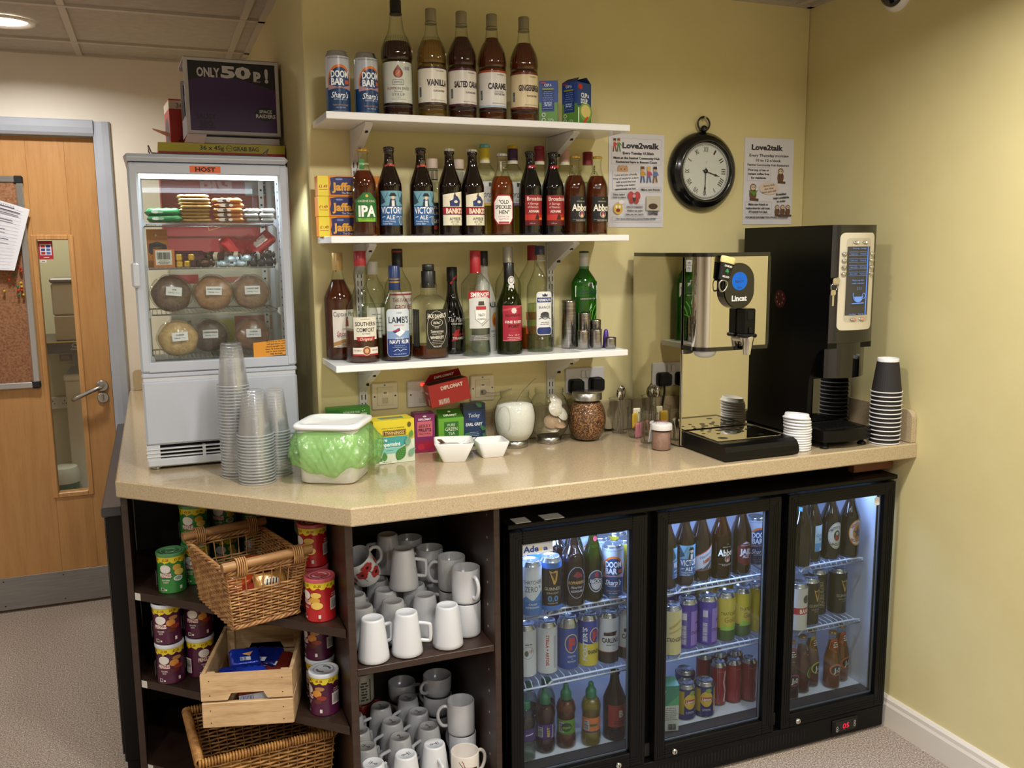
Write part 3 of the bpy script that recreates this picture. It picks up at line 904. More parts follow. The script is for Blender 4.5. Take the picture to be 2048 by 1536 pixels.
def art_broad():
 a = Art().rect(-0.034, 0.030, 0.036, 0.120, '#8e1f25').rect(-0.034, 0.046, 0.036, 0.062, '#b83224').rect(-0.034, 0.030, 0.036, 0.045, '#5a1216')
 a.ell(0.022, 0.050, 0.012, 0.004, '#e07a3a').poly([(-0.004, 0.047), (0.012, 0.047), (0.010, 0.057), (0.004, 0.066), (-0.001, 0.056)], '#3a0d10')
 a.text('Broadside', 0.002, 0.110, 0.0125, '#f2ded6', w=0.060, bold=0.01).text('A Barrage', -0.009, 0.095, 0.007, '#e9cfc6', w=0.034).text('of flavours', -0.009, 0.085, 0.007, '#e9cfc6', w=0.034)
 a.text('ADNAMS', -0.006, 0.072, 0.0075, '#f2ded6', w=0.034, bold=0.02).text('4.7% vol', -0.012, 0.036, 0.004, '#d9b8b0', w=0.016)
 a.line([(0.022, 0.06), (0.03, 0.09), (0.024, 0.1)], 0.002, '#d0503a').line([(0.028, 0.055), (0.036, 0.08)], 0.002, '#d0503a')
 return a
def art_broad_neck(): return Art().text('ADNAMS', 0, 0, 0.009, '#c62f33', w=0.034, bold=0.02, rot=0.12)
def art_abbot(bg='#17191a'):
 a = Art()
 if bg: a.rect(-0.032, 0.040, 0.034, 0.118, bg)
 a.text('Abbot', 0.002, 0.085, 0.021, '#ece7d4', w=0.060, bold=0.03).text('GREENE KING', 0.002, 0.103, 0.004, '#b8b09a', w=0.03)
 a.ring(0.004, 0.064, 0.0105, 0.0105, 0.0015, '#cfc8b4').ell(0.004, 0.064, 0.009, 0.009, '#4a2a5a').poly([(-0.002, 0.059), (0.004, 0.071), (0.011, 0.06), (0.004, 0.055)], '#d8784a').poly([(0.001, 0.058), (0.004, 0.064), (0.008, 0.058), (0.004, 0.055)], '#e8e0d0')
 a.line([(-0.026, 0.048), (0.032, 0.048)], 0.0008, '#b8b09a').text('RESERVE', 0.003, 0.0445, 0.0042, '#cfc8b4', w=0.034, space=1.2).poly([(-0.001, 0.110), (0.004, 0.114), (0.009, 0.110), (0.004, 0.112)], '#b8a878')
 return a
def art_abbot_neck():
 a = bandart(0.0165, 0.026, '#1a1512')
 for i in range(4): a.rect(-0.05, 0.004+i*0.0058, 0.05, 0.0055+i*0.0058, '#b79a52')
 return a
FRONT_Y = -0.155
ALES = []
ipa = bottle('beer_bottle', ROUND, M['g_clear'], [(art_ipa(), 0.0353, 0), (bandart(0.0205, 0.028, '#3f8a4a').text('GREENE KING', 0, 0.012, 0.005, '#b8d8b0', w=0.03), 0.0205, 0.182, 'neck_label', on_cyl(0.0182, 0.188))], [crown(0.235, GOLD)], (0.182, M['l_rum']))
place(ipa, 0.568, FRONT_Y-0.012, S2, 'amber beer bottle with a green pointed label and gold cap beside the stacked orange boxes', 0.0, group=None)
vic = bottle('beer_bottle', ALE, M['b_dark'], [(art_victory(), 0.0348, 0), (art_victory_neck(), 0.0175, 0.198, 'neck_label', on_cyl(0.0178, 0.2))], [crown(0.244, M['b_black'])])
place(vic, 0.646, FRONT_Y, S2, 'left of the two dark beer bottles with blue picture labels on the middle shelf', -0.06, group='ale bottles on the middle shelf')
dup(vic, (0.740, FRONT_Y, S2), 0.05, 'right of the two dark beer bottles with blue picture labels on the middle shelf')
bnk = bottle('beer_bottle', ALE, M['b_dark'], [(art_banks(), 0.0348, 0)], [crown(0.244, pm('#b9b4a6', 0.35, 0.6))])
place(bnk, 0.826, FRONT_Y, S2, 'left of the two dark beer bottles with cream labels and a red band', 0.04, group='ale bottles on the middle shelf')
dup(bnk, (0.897, FRONT_Y, S2), 0.06, 'right of the two dark beer bottles with cream labels and a red band')
osh = bottle('beer_bottle', ROUND, M['g_clear'], [(art_osh(), 0.0353, 0), (bandart(0.0158, 0.030, '#d8d3c8').dashes(0, 0.025, 0.03, 5, 0.005, 0.0012, '#8a8478'), 0.0158, 0.188, 'neck_label', on_cyl(0.0165, 0.192))], [crown(0.235, SILV)], (0.175, M['l_amber']))
place(osh, 0.991, FRONT_Y, S2, 'amber beer bottle with a white and red octagonal label and silver cap', -0.22, group=None)
brd = bottle('beer_bottle', ALE, M['b_black'], [(art_broad(), 0.0348, 0), (art_broad_neck(), 0.0165, 0.2, 'neck_label', on_cyl(0.0172, 0.206))], [crown(0.244, M['b_black'])])
place(brd, 1.083, FRONT_Y, S2, 'left of the two black beer bottles with red sunset labels', 0.12, group='ale bottles on the middle shelf')
dup(brd, (1.158, FRONT_Y, S2), 0.02, 'right of the two black beer bottles with red sunset labels')
abt = bottle('beer_bottle', ROUND, M['g_clear'], [(art_abbot(), 0.0353, 0), (art_abbot_neck(), 0.0165, 0.186, 'neck_label', on_cyl(0.0172, 0.19))], [crown(0.235, GOLD)], (0.182, M['l_rum']))
place(abt, 1.233, FRONT_Y, S2, 'left of the two amber beer bottles with black labels and banded necks', 0.1, group='ale bottles on the middle shelf')
dup(abt, (1.309, FRONT_Y, S2), 0.02, 'right of the two amber beer bottles with black labels and banded necks')
# --- gins behind the ales
GIN = spline([(0.034, 0), (0.0375, 0.005), (0.0375, 0.10), (0.0375, 0.175), (0.034, 0.195), (0.023, 0.21), (0.0155, 0.222), (0.0142, 0.24)], 3) + [(0.0142, 0.262)]
def art_gordon(sub='#c8a84a'):
 a = Art().rect(-0.036, 0.10, 0.036, 0.165, '#dfe3dc').rect(-0.036, 0.092, 0.036, 0.10, sub)
 a.text("Gordon's", 0.0, 0.128, 0.022, '#28303a', w=0.068, shear=0.35).rect(-0.005, 0.150, 0.005, 0.162, '#4a4a40').text('GIN', 0, 0.108, 0.007, '#4a4a44', w=0.02).text('DISTILLED', 0, 0.096, 0.004, '#f2ead2', w=0.03)
 return a
def gordon(capc, ringc, liq, lvl, lab, x, sub):
 t = bottle('gin_bottle', GIN, M['g_clear'], [(art_gordon(sub), 0.0379, 0)], [screw(0.232, 0.268, 0.0165, pm(capc, 0.3)), ('cap_ring', [(0.0167, 0.268), (0.0167, 0.276), (0.015, 0.279), (0.0005, 0.279)], pm(ringc, 0.3)), ('neck_band', [(0.0163, 0.222), (0.0163, 0.232)], pm('#d8d2b8', 0.3))], (lvl, M[liq]))
 return place(t, x, -0.052, S2, lab, 0.1)
gordon('#dcc93a', '#6fb6c4', 'l_yellow', 0.15, 'gin bottle with a yellow cap and yellow drink behind the cream labelled beers', 0.974, '#d8c23a')
gordon('#3e2048', '#c0a040', 'l_yellow', 0.15, 'gin bottle with a dark purple cap behind the octagonal labelled beer', 1.067, '#6a3a7a')
gordon('#8c2338', '#8c2338', 'l_clear', 0.15, 'gin bottle with a crimson cap behind the red labelled beers', 1.158, '#a8445a')
gordon('#cfa79c', '#cfa79c', 'l_clear', 0.15, 'gin bottle with a pale pink cap behind the black labelled amber beer', 1.246, '#d8a8a0')
bf = bottle('gin_bottle', GIN[:-1]+[(0.0142, 0.25)], M['g_clear'], [(Art().rect(-0.036, 0.06, 0.036, 0.12, '#b2222c').text('BEEFEATER', 0, 0.135, 0.013, '#b2222c', w=0.062, bold=0.03).text('LONDON', 0, 0.09, 0.012, '#f0e8e0', w=0.04), 0.0379, 0)], [screw(0.225, 0.266, 0.0165, pm('#7e1c2c', 0.3))], (0.17, M['l_clear']))
place(bf, 1.328, -0.052, S2, 'gin bottle with a dark red cap behind the rightmost amber beer', 0.0)
SMALLGIN = spline([(0.031, 0), (0.034, 0.004), (0.034, 0.09), (0.034, 0.135), (0.028, 0.155), (0.0165, 0.166), (0.0155, 0.19)], 3)+[(0.0155, 0.205)]
def craft(x, lab, dark):
 a = Art().rect(-0.033, 0.02, 0.033, 0.10, '#2a2426').text('DISTILLED', 0, 0.085, 0.008, '#d8d0c0', w=0.05).text('SMALL BATCH', 0, 0.068, 0.008, '#d8d0c0', w=0.052).text('GIN', 0, 0.045, 0.012, '#d8d0c0', w=0.03).rect(-0.033, 0.02, 0.033, 0.032, '#8a2a2a')
 nk = Art().rect(-0.017, 0.0, 0.017, 0.03, '#2a2a26' if dark else '#c9c4b4').bars(-0.015, 0.003, 0.015, 0.027, '#b8a888' if dark else '#8a8474', 9)
 t = bottle('gin_bottle', SMALLGIN, M['g_clear'], [(a, 0.0344, 0), (nk, 0.0172, 0.16, 'neck_label', on_cyl(0.0180, 0.168))], [screw(0.203, 0.232, 0.0172, pm('#c9b4a2', 0.5), 'stopper')], (0.10, M['l_clear']))
 return place(t, x, -0.05, S2, lab)
craft(0.805, 'short clear gin bottle with a beige stopper and dark patterned neck label', True)
craft(0.889, 'short clear gin bottle with a beige stopper and pale neck label', False)
# --- orange cake boxes stacked three high at the left end of the middle shelf
def art_cake():
 a = Art().rect(0.0, 0, 0.18, 0.056, '#e08a2a').rect(0, 0, 0.030, 0.056, '#e8d23c')
 a.text('£1.49', 0.015, 0.027, 0.0085, '#a82a2a', w=0.024, bold=0.02).rect(0.003, 0.017, 0.027, 0.0185, '#a82a2a')
 a.poly([(0.036, 0.004), (0.033, 0.02), (0.037, 0.035), (0.035, 0.051), (0.055, 0.054), (0.12, 0.054), (0.125, 0.03), (0.121, 0.004)], '#2a2a5e')
 a.text('Jaffa', 0.068, 0.027, 0.022, '#e8a832', w=0.056, bold=0.04).ell(0.061, 0.047, 0.011, 0.004, '#3a5aa0').text("McVITIE'S", 0.061, 0.047, 0.003, '#e8e8e8', w=0.017)
 a.text('The Original', 0.085, 0.009, 0.006, '#f0e8d8', w=0.036).text('10', 0.168, 0.03, 0.009, '#f0e8d8', w=0.012)
 return a
cb = thing('cake_box', 'lowest of the three orange cake boxes at the left end of the middle shelf', 'box', (0.447, -0.116, S2), -0.03, 'orange cake boxes')
MB().box(0, 0.18, 0, 0.056, 0, 0.0565, pm('#dd8628', 0.4), 0.001).build('carton', cb)
art_cake().put(MB(), on_front(0)).build('carton_print', cb)
dup(cb, (0.4465, -0.117, S2+0.0572), 0.0, 'middle of the three orange cake boxes at the left end of the middle shelf')
dup(cb, (0.448, -0.115, S2+0.1144), -0.02, 'topmost of the three orange cake boxes at the left end of the middle shelf')
# --- top shelf: two cans, five syrups, two soup boxes
CAN = lambda r=0.0331, h=0.167: [(r-0.009, 0.0), (r-0.007, 0.0015), (r, 0.008), (r, h-0.016), (r-0.0015, h-0.012), (r-0.0062, h-0.003), (r-0.0062, h), (r-0.0075, h), (r-0.0085, h-0.004), (0.0005, h-0.004)]
def can(art, lab, r=0.0331, h=0.167, top=None, name='beer_can', cat='can', group=None):
 t = thing(name, lab, cat, (0, 0, 0), 0, group)
 MB().lathe(CAN(r, h), top or M['tin'], 28).build('can_body', t)
 z = h-0.0035
 m = MB().prism(rrect(-0.0075, 0.0075, -0.012, 0.012, 0.0065), z, z+0.001, M['tin_top'])
 m.lathe([(0.003, 0.001), (0.002, 0.002)], M['tin_top'], 8, (0, 0.002, z))
 m.build('pull_tab', t)
 art.put(MB(), on_cyl(r, 0), 0.005, rough=0.28, coat=0.3).build('can_print', t)
 return t
def art_doom(r=0.0331):
 a = Art().rect(-pi*r, 0.008, pi*r, 0.152, '#b9bdc4')
 a.rect(-pi*r, 0.008, pi*r, 0.070, '#143a66')
 a.ell(0, 0.083, 0.036, 0.047, '#d8702a').ell(0, 0.083, 0.0315, 0.040, '#173e6c')
 a.rect(-0.0365, 0.008, 0.0365, 0.066, '#143a66')
 a.poly([(-0.036, 0.062), (-0.036, 0.078), (0, 0.068), (0.036, 0.078), (0.036, 0.062), (0, 0.072)], '#b08a90')
 a.text('DOOM', 0, 0.105, 0.018, '#eceff4', w=0.050, bold=0.035).text('BAR', -0.007, 0.085, 0.018, '#eceff4', w=0.036, bold=0.035)
 a.rect(0.014, 0.079, 0.027, 0.089, '#c05a3a').text('Sharp\'s', 0.0, 0.050, 0.016, '#eceff4', w=0.048, shear=0.25, bold=0.01).text('BREWING CO', 0, 0.038, 0.004, '#c6d2e2', w=0.036, space=1.2)
 a.text('TASTE OF THE COAST', 0, 0.023, 0.0038, '#d89a6a', w=0.044).text('ALC 4.0% VOL', 0, 0.0165, 0.0035, '#c6d2e2', w=0.026)
 a.text('BALANCED REFRESHING AMBER ALE', 0, 0.147, 0.0035, '#4a5664', w=0.07)
 return a
doom = can(art_doom(), 'left of the two grey and navy beer cans on the top shelf', group='grey and navy beer cans')
place(doom, 0.506, -0.165, S1, doom['label'], 0.0)
dup(doom, (0.585, -0.165, S1), 0.22, 'right of the two grey and navy beer cans on the top shelf')
SY = spline([(0.036, 0), (0.0405, 0.006), (0.0400, 0.03), (0.0408, 0.036), (0.0408, 0.143), (0.0402, 0.150), (0.0415, 0.160), (0.0405, 0.180), (0.034, 0.203), (0.0235, 0.224), (0.0185, 0.238), (0.0165, 0.258)], 3) + [(0.0145, 0.266)]
def syrup_art(word, base, band, band2=None, w=0.066, wide=False):
 a = Art().rect(-0.125, 0.0, 0.125, 0.104, base).rect(-0.125, 0.098, 0.125, 0.104, band).rect(-0.125, 0.0, 0.125, 0.006, band2 or band)
 a.text(word, 0.014, 0.060, 0.017, '#2a1c1c', w=w, bold=0.045).line([(0.0, 0.046), (0.034, 0.0465)], 0.0007, '#b8a888')
 a.text('FLAVOUR SYRUP', 0.018, 0.037, 0.0055, '#3a2c2c', w=0.036, bold=0.02).text('sweetbird', 0.020, 0.092, 0.0045, '#5a5048', w=0.024)
 a.text('adding flavour to your beverage', 0.016, 0.012, 0.0036, '#6a6058', w=0.046).rect(-0.046, 0.022, -0.038, 0.048, '#2e3a40').bars(-0.046, 0.024, -0.039, 0.046, '#8a949a', 8, 3, False)
 return a
def syrup(x, y, lab, art, liq, lvl, rz=0.0, cap='#8d8568', prof=SY, cz=(0.268, 0.303), lz=0.037):
 t = bottle('syrup_bottle', prof, M['g_clear'], [(art, 0.0411, lz)], [screw(cz[0], cz[1], 0.0160, pm(cap, 0.35)), ('neck_ring', [(0.0172, cz[0]-0.006), (0.0178, cz[0]-0.004), (0.0165, cz[0]-0.001)], pm(cap, 0.35))], (lvl, M[liq]), n=36)
 m = MB()
 for k in range(30):
  a0 = 2*pi*k/30
  pts = [((r+0.0003)*cos(a0), (r+0.0003)*sin(a0), z) for r, z in prof if 0.158 < z < 0.226]
  m.tube(pts, 0.0009, M['g_clear'], 4)
 stuff(m.build('flute', t))
 place(t, x, y, S1, lab, rz-0.2, 'bottle', None)
 return t
syrup(0.778, -0.16, 'syrup bottle with pale golden syrup and a white label with brown bands', syrup_art('VANILLA', '#e2ddd0', '#3a2a24'), 'l_gold', 0.215)
syrup(0.869, -0.16, 'syrup bottle with dark brown syrup and plum bands on its label', syrup_art('SALTED CARAMEL', '#dcd6ce', '#4a2230', w=0.094), 'l_salt', 0.232, 0.1)
syrup(0.962, -0.16, 'syrup bottle with an orange band above and pale blue band below its white label', syrup_art('CARAMEL', '#dfdcd8', '#a8502c', '#a8bcd0').text('Limited Edition', 0.016, 0.044, 0.004, '#3a5a7a', w=0.03), 'l_caramel', 0.236)
syrup(1.063, -0.16, 'syrup bottle with amber syrup and a cream label, rightmost of the five', syrup_art('GINGERBREAD', '#e0cfa8', '#6e3426', w=0.078), 'l_caramel', 0.228, 0.02)
PUMP = spline([(0.038, 0), (0.0425, 0.006), (0.0420, 0.03), (0.0428, 0.036), (0.0428, 0.147), (0.0422, 0.153), (0.0436, 0.165), (0.0420, 0.188), (0.033, 0.212), (0.023, 0.235), (0.0185, 0.262), (0.0160, 0.278)], 3) + [(0.0145, 0.284)]
a = Art().rect(-0.13, 0.0, 0.13, 0.110, '#dcdcd8').poly([(0.0, 0.102)]+[(0.0135*sin(t_), 0.079-0.013*cos(t_)) for t_ in [pi*0.62-i*pi*1.24/14 for i in range(15)]], '#8a2f1e')
a.ell(0.0, 0.078, 0.009, 0.010, '#c05a3a').line([(0, 0.078), (0.006, 0.086)], 0.0014, '#e0a080').line([(0, 0.078), (-0.007, 0.074)], 0.0014, '#e0a080')
a.ring(0, 0.054, 0.0001, 0.0001, 0.0001, '#333333')
for q_ in ([(-0.015, 0.048), (0.015, 0.048)], [(0.015, 0.048), (0.015, 0.061)], [(0.015, 0.061), (-0.015, 0.061)], [(-0.015, 0.061), (-0.015, 0.048)]): a.line(q_, 0.0009, '#4a4a4a')
a.text('SIMPLY', 0, 0.0545, 0.0055, '#4a4a4a', w=0.022, space=1.2).text('PUMPKIN SPICE', 0, 0.038, 0.0075, '#6a3a3a', w=0.064, space=1.1).text('flavour', 0, 0.030, 0.005, '#7a7a7a', w=0.024).text('SYRUP', 0, 0.0215, 0.0075, '#4a4a4a', w=0.034, space=1.4)
a.text('1 Litre', 0, 0.0145, 0.004, '#6a6a6a', w=0.01).line([(-0.02, 0.009), (0.02, 0.009)], 0.0008, '#9a9a9a').text('10/05', 0.026, 0.093, 0.010, '#3a4a9a', w=0.018, shear=0.3)
syrup(0.676, -0.16, 'tallest syrup bottle, with a black cap and dark red syrup', a, 'l_red', 0.204, 0.0, '#141414', PUMP, (0.285, 0.318), 0.037)
def soup_front():
 a = Art().rect(0, 0, 0.056, 0.125, '#2a4a9a').rect(0, 0, 0.056, 0.062, '#5f8f3a').rect(0.008, 0.036, 0.046, 0.098, '#22387e')
 a.dashes(0.027, 0.094, 0.034, 9, 0.0062, 0.0024, '#6a86c8').rect(0.010, 0.098, 0.044, 0.103, '#8a9a2a').text('CUP A', 0.027, 0.112, 0.008, '#d8e4f2', w=0.022, bold=0.03).rect(0.006, 0.116, 0.020, 0.121, '#b03a3a')
 a.ring(0.014, 0.026, 0.006, 0.006, 0.002, '#d8e0d0').ring(0.014, 0.011, 0.006, 0.006, 0.002, '#d8e0d0').text('127g', 0.036, 0.012, 0.006, '#e8efe0', w=0.016).rect(0.020, 0.001, 0.044, 0.006, '#e8efe0')
 a.dashes(0.027, 0.06, 0.03, 2, 0.006, 0.003, '#c8d4ea', seed=4)
 return a
def soup_side():
 a = Art().rect(0, 0, 0.075, 0.125, '#27457c').rect(0, 0, 0.075, 0.055, '#4f8a34').ell(0.046, 0.040, 0.034, 0.028, '#7aa04a').ell(0.046, 0.042, 0.026, 0.019, '#d9c87a').line([(0.036, 0.008), (0.058, 0.026)], 0.009, '#c8482a')
 a.text('CUP', 0.036, 0.088, 0.014, '#e8eef0', w=0.032, bold=0.04).text('a', 0.058, 0.089, 0.012, '#e8eef0', w=0.008, bold=0.03).text('SOUP', 0.036, 0.071, 0.014, '#e8eef0', w=0.036, bold=0.04).ell(0.016, 0.112, 0.012, 0.008, '#b8342a').rect(0.004, 0.006, 0.009, 0.05, '#e8efe0')
 return a
sb = thing('soup_box', 'left of the two blue and green soup boxes on the top shelf', 'box', (1.109, -0.165, S1), -0.45, 'soup boxes')
MB().box(0, 0.056, 0, 0.075, 0, 0.125, pm('#3a5a9a', 0.4), 0.001).build('carton', sb)
soup_front().put(MB(), on_front(0)).build('carton_print', sb)
soup_side().put(MB(), on_right(0.056)).build('side_print', sb)
d = dup(sb, (1.192, -0.150, S1), -1.05, 'right of the two blue and green soup boxes, with its lid torn open')
fl = MB()
fl.add([(0, 0.0, 0.125), (0.056, 0.0, 0.125), (0.050, 0.020, 0.140), (0.008, 0.018, 0.137)], [(0, 1, 2, 3)], pm('#1d2c5a', 0.5))
fl.add([(0.0, 0.0745, 0.125), (0.056, 0.0745, 0.125), (0.056, 0.05, 0.1415), (0.0, 0.05, 0.138)], [(3, 2, 1, 0)], pm('#2a3f74', 0.5))
fl.build('torn_flap', d)
# ------------------------------------------------------------------ spirits on the lowest shelf
def flatfn(rx, ry, z0):
 """front of an oval bottle"""
 def fn(u, v, off):
  s_ = max(-0.98, min(0.98, u/(rx*1.02)))
  return (u, -(ry+off)*sqrt(max(0.02, 1-abs(s_)**2.6)), z0+v)
 return fn
CM = spline([(0.036, 0), (0.0425, 0.006), (0.0425, 0.09), (0.0430, 0.165), (0.0415, 0.185), (0.030, 0.212), (0.0205, 0.232), (0.0155, 0.252), (0.0145, 0.268)], 3)+[(0.0145, 0.29)]
a = Art().rect(-0.033, 0.038, 0.05, 0.148, '#ded7cc').poly([(-0.033, 0.052), (0.0, 0.062), (0.05, 0.058), (0.05, 0.05), (0.0, 0.052), (-0.033, 0.040)], '#b0864a')
a.text("Captain Morgan", 0.012, 0.136, 0.014, '#20283a', w=0.084, shear=0.1).text('Spiced Gold', 0.010, 0.079, 0.013, '#a23a44', w=0.062, shear=0.2, bold=0.01).text('ORIGINAL', 0.010, 0.092, 0.005, '#a23a44', w=0.03).text('RUM DRINK', 0.0, 0.070, 0.005, '#3a2a2a', w=0.04).dashes(0.0, 0.047, 0.05, 2, 0.005, 0.002, '#8a7a6a')
a.poly([(0.004, 0.10), (0.014, 0.10), (0.013, 0.118), (0.006, 0.122)], '#8a2a30').ell(0.010, 0.124, 0.003, 0.0035, '#5a3a30')
t = bottle('rum_bottle', CM, M['g_clear'], [(a, 0.0429, 0), (Art().rect(-0.055, 0, 0.055, 0.012, '#b04a34'), 0.0165, 0.255, 'neck_band', on_cyl(0.0168, 0.258))], [screw(0.262, 0.314, 0.0160, pm('#c4a46a', 0.35, 0.3))], (0.235, M['l_rum']), n=32)
place(t, 0.505, -0.060, S3, 'amber rum bottle with a gold cap at the left end of the lowest shelf', 0.12)
SC = spline([(0.040, 0), (0.0475, 0.006), (0.0475, 0.085), (0.0465, 0.130), (0.043, 0.155), (0.031, 0.182), (0.021, 0.205), (0.0175, 0.222), (0.0205, 0.248), (0.0165, 0.27), (0.0150, 0.28)], 3)+[(0.0150, 0.295)]
a = Art().rect(-0.036, 0.068, 0.036, 0.132, '#d9d4c4').text('SOUTHERN', 0, 0.113, 0.012, '#221c1c', w=0.062, bold=0.02).text('COMFORT', 0, 0.096, 0.012, '#221c1c', w=0.054, bold=0.02).dashes(0, 0.126, 0.04, 1, 0.005, 0.0016, '#8a8478').text('NEW ORLEANS', 0, 0.085, 0.004, '#4a4440', w=0.024)
a.poly([(-0.024, 0.064), (0.024, 0.064), (0.028, 0.076), (-0.028, 0.076)], '#9a2a2c').text('Original', 0, 0.070, 0.0085, '#efe0d0', w=0.036, shear=0.25)
a.rect(-0.040, 0.022, 0.040, 0.045, '#ddd6c8').rect(-0.040, 0.022, 0.040, 0.027, '#9a2a2c').ell(0, 0.036, 0.012, 0.013, '#8a4a34').ring(0, 0.036, 0.012, 0.013, 0.0015, '#d8c8a8').ell(0, 0.036, 0.006, 0.007, '#c8a070').text('M.W. HERON', -0.026, 0.037, 0.004, '#6a3a30', w=0.022).text('NEW ORL', 0.026, 0.037, 0.004, '#6a3a30', w=0.02)
t = bottle('liqueur_bottle', SC, M['g_clear'], [(a, 0.0479, 0)], [screw(0.276, 0.318, 0.0170, pm('#8c1f26', 0.3))], (0.092, M['l_rum']), n=36)
place(t, 0.551, -0.160, S3, 'clear bulbous bottle with a red cap, half full of dark amber liqueur', 0.02)
LB = spline([(0.038, 0), (0.0425, 0.005), (0.0425, 0.085), (0.0420, 0.150), (0.036, 0.172), (0.022, 0.195), (0.0165, 0.210), (0.0155, 0.225)], 3)+[(0.0155, 0.245)]
a = Art().poly(rrect(-0.038, 0.038, 0.014, 0.152, 0.012), '#c9d2da').poly(rrect(-0.0365, 0.0365, 0.015, 0.072, 0.01), '#1f3a78').rect(-0.0365, 0.066, 0.0365, 0.088, '#7f9cc2')
a.text("LAMB'S", 0, 0.121, 0.019, '#1c2740', w=0.062, bold=0.015).text('IMPORTED', 0, 0.105, 0.005, '#c23a3a', w=0.03).text('1849', 0, 0.141, 0.006, '#8a9098', w=0.014)
a.poly([(-0.020, 0.088), (0.000, 0.098), (0.018, 0.086), (0.0, 0.072)], '#e4e6ec').poly([(-0.020, 0.088), (0.0, 0.098), (0.003, 0.09), (-0.013, 0.082)], '#33406e').line([(-0.018, 0.089), (0.001, 0.092)], 0.002, '#c23a3a').line([(-0.006, 0.096), (-0.006, 0.086)], 0.002, '#c23a3a')
a.text('GENUINE', 0, 0.068, 0.005, '#e8ecf2', w=0.024).text('NAVY RUM', 0, 0.058, 0.0125, '#eef0f4', w=0.058, bold=0.015).dashes(0, 0.046, 0.045, 2, 0.005, 0.0016, '#8aa0cc').line([(-0.018, 0.030), (-0.006, 0.037), (0.0, 0.030), (0.010, 0.036), (0.02, 0.033)], 0.0014, '#c8d2e6').dashes(0, 0.022, 0.05, 1, 0.005, 0.002, '#8aa0cc')
t = bottle('rum_bottle', LB, M['g_clear'], [(a, 0.0429, 0)], [screw(0.205, 0.275, 0.0168, pm('#1c2f5e', 0.3), 'capsule'), ('gold_band', [(0.0171, 0.226), (0.0171, 0.230)], GOLD), ('gold_band', [(0.0171, 0.235), (0.0171, 0.238)], GOLD)], (0.075, M['l_red']), n=32)
place(t, 0.649, -0.165, S3, 'clear rum bottle with a blue label and navy capsule', 0.0)
WB = spline([(0.036, 0), (0.041, 0.006), (0.041, 0.10), (0.041, 0.195), (0.036, 0.222), (0.022, 0.245), (0.0155, 0.262)], 3)+[(0.0150, 0.30)]
a = Art().rect(-0.038, 0.07, 0.040, 0.195, '#d8d4cc').rect(-0.038, 0.185, 0.040, 0.190, '#a2343a').text('THE FAMOUS', 0.004, 0.171, 0.011, '#9a3440', w=0.068, bold=0.01).text('GROUSE', 0.004, 0.150, 0.014, '#9a3440', w=0.054, bold=0.02).dashes(0, 0.125, 0.06, 5, 0.009, 0.003, '#8a8078')
t = bottle('whisky_bottle', WB, M['g_clear'], [(a, 0.0414, 0)], [screw(0.268, 0.323, 0.0165, pm('#1c1a1a', 0.3)), ('cap_band', [(0.0169, 0.312), (0.0169, 0.317)], pm('#8a2a2a', 0.4))], (0.06, M['l_rum']), n=28)
place(t, 0.686, -0.060, S3, 'tall whisky bottle with a black cap and white label behind the navy capsuled rum', 0.05)
t = bottle('spirit_bottle', [(r*0.86, z*0.93) for r, z in WB], M['g_clear'], [(Art().rect(-0.03, 0.06, 0.03, 0.15, '#d9d7d0').dashes(0, 0.13, 0.04, 5, 0.012, 0.003, '#8a8a86'), 0.0356, 0)], [screw(0.248, 0.286, 0.0158, pm('#d4d2cc', 0.3))], (0.16, M['l_clear']))
place(t, 0.611, -0.055, S3, 'clear spirit bottle with a white cap behind the red capped liqueur', 0.0)
JD = spline([(0.042, 0), (0.0445, 0.006), (0.0445, 0.08), (0.0445, 0.150), (0.041, 0.168), (0.030, 0.182), (0.0205, 0.190), (0.0205, 0.215), (0.0165, 0.225)], 3)+[(0.0165, 0.25)]
a = Art().poly(rrect(-0.036, 0.036, 0.030, 0.146, 0.006), '#131313')
a.ring(0, 0.088, 0.033, 0.054, 0.0012, '#b9b4a8', 36)
a.text("JACK DANIEL'S", 0, 0.126, 0.012, '#e2ddd0', w=0.062, bold=0.02, curve=4.0).ell(0, 0.107, 0.020, 0.012, '#c9c4b6').ell(0, 0.107, 0.0185, 0.0105, '#131313').text('Old No.7', 0, 0.107, 0.008, '#e2ddd0', w=0.024, bold=0.02).text('BRAND', 0, 0.092, 0.004, '#cfc8ba', w=0.014)
a.text('Tennessee', 0, 0.082, 0.0095, '#e2ddd0', w=0.044, shear=0.2).text('SOUR MASH', 0, 0.0735, 0.004, '#cfc8ba', w=0.032).text('WHISKEY', 0, 0.064, 0.009, '#e2ddd0', w=0.046, bold=0.02).dashes(0, 0.055, 0.044, 3, 0.005, 0.0016, '#a8a296').text('40% VOL 70CL', 0, 0.037, 0.005, '#cfc8ba', w=0.028)
t = bottle('whiskey_bottle', JD, M['g_clear'], [(a, 0.0445, 0, 'label', on_front(-0.0447))], [screw(0.208, 0.258, 0.0212, pm('#151515', 0.35), 'capsule'), ('stopper', [(0.0165, 0.258), (0.0178, 0.260), (0.0178, 0.275), (0.016, 0.277), (0.0005, 0.277)], pm('#1a1a1a', 0.4))], (0.040, M['l_rum']), n=40, sq=7)
sa = Art().rect(-0.020, 0.030, 0.020, 0.146, '#161616')
for q in range(5): sa.rect(-0.014+q*0.006, 0.036, -0.0125+q*0.006, 0.138-0.01*(q % 2), '#8a857a')
sa.put(MB(), on_left(-0.0447)).build('side_label', t)
place(t, 0.756, -0.150, S3, 'square whiskey bottle with a black label and black stopper', 0.22)
TM = spline([(0.034, 0), (0.038, 0.006), (0.0385, 0.06), (0.037, 0.110), (0.030, 0.140), (0.021, 0.165), (0.0165, 0.19), (0.0155, 0.215)], 3)+[(0.0155, 0.24)]
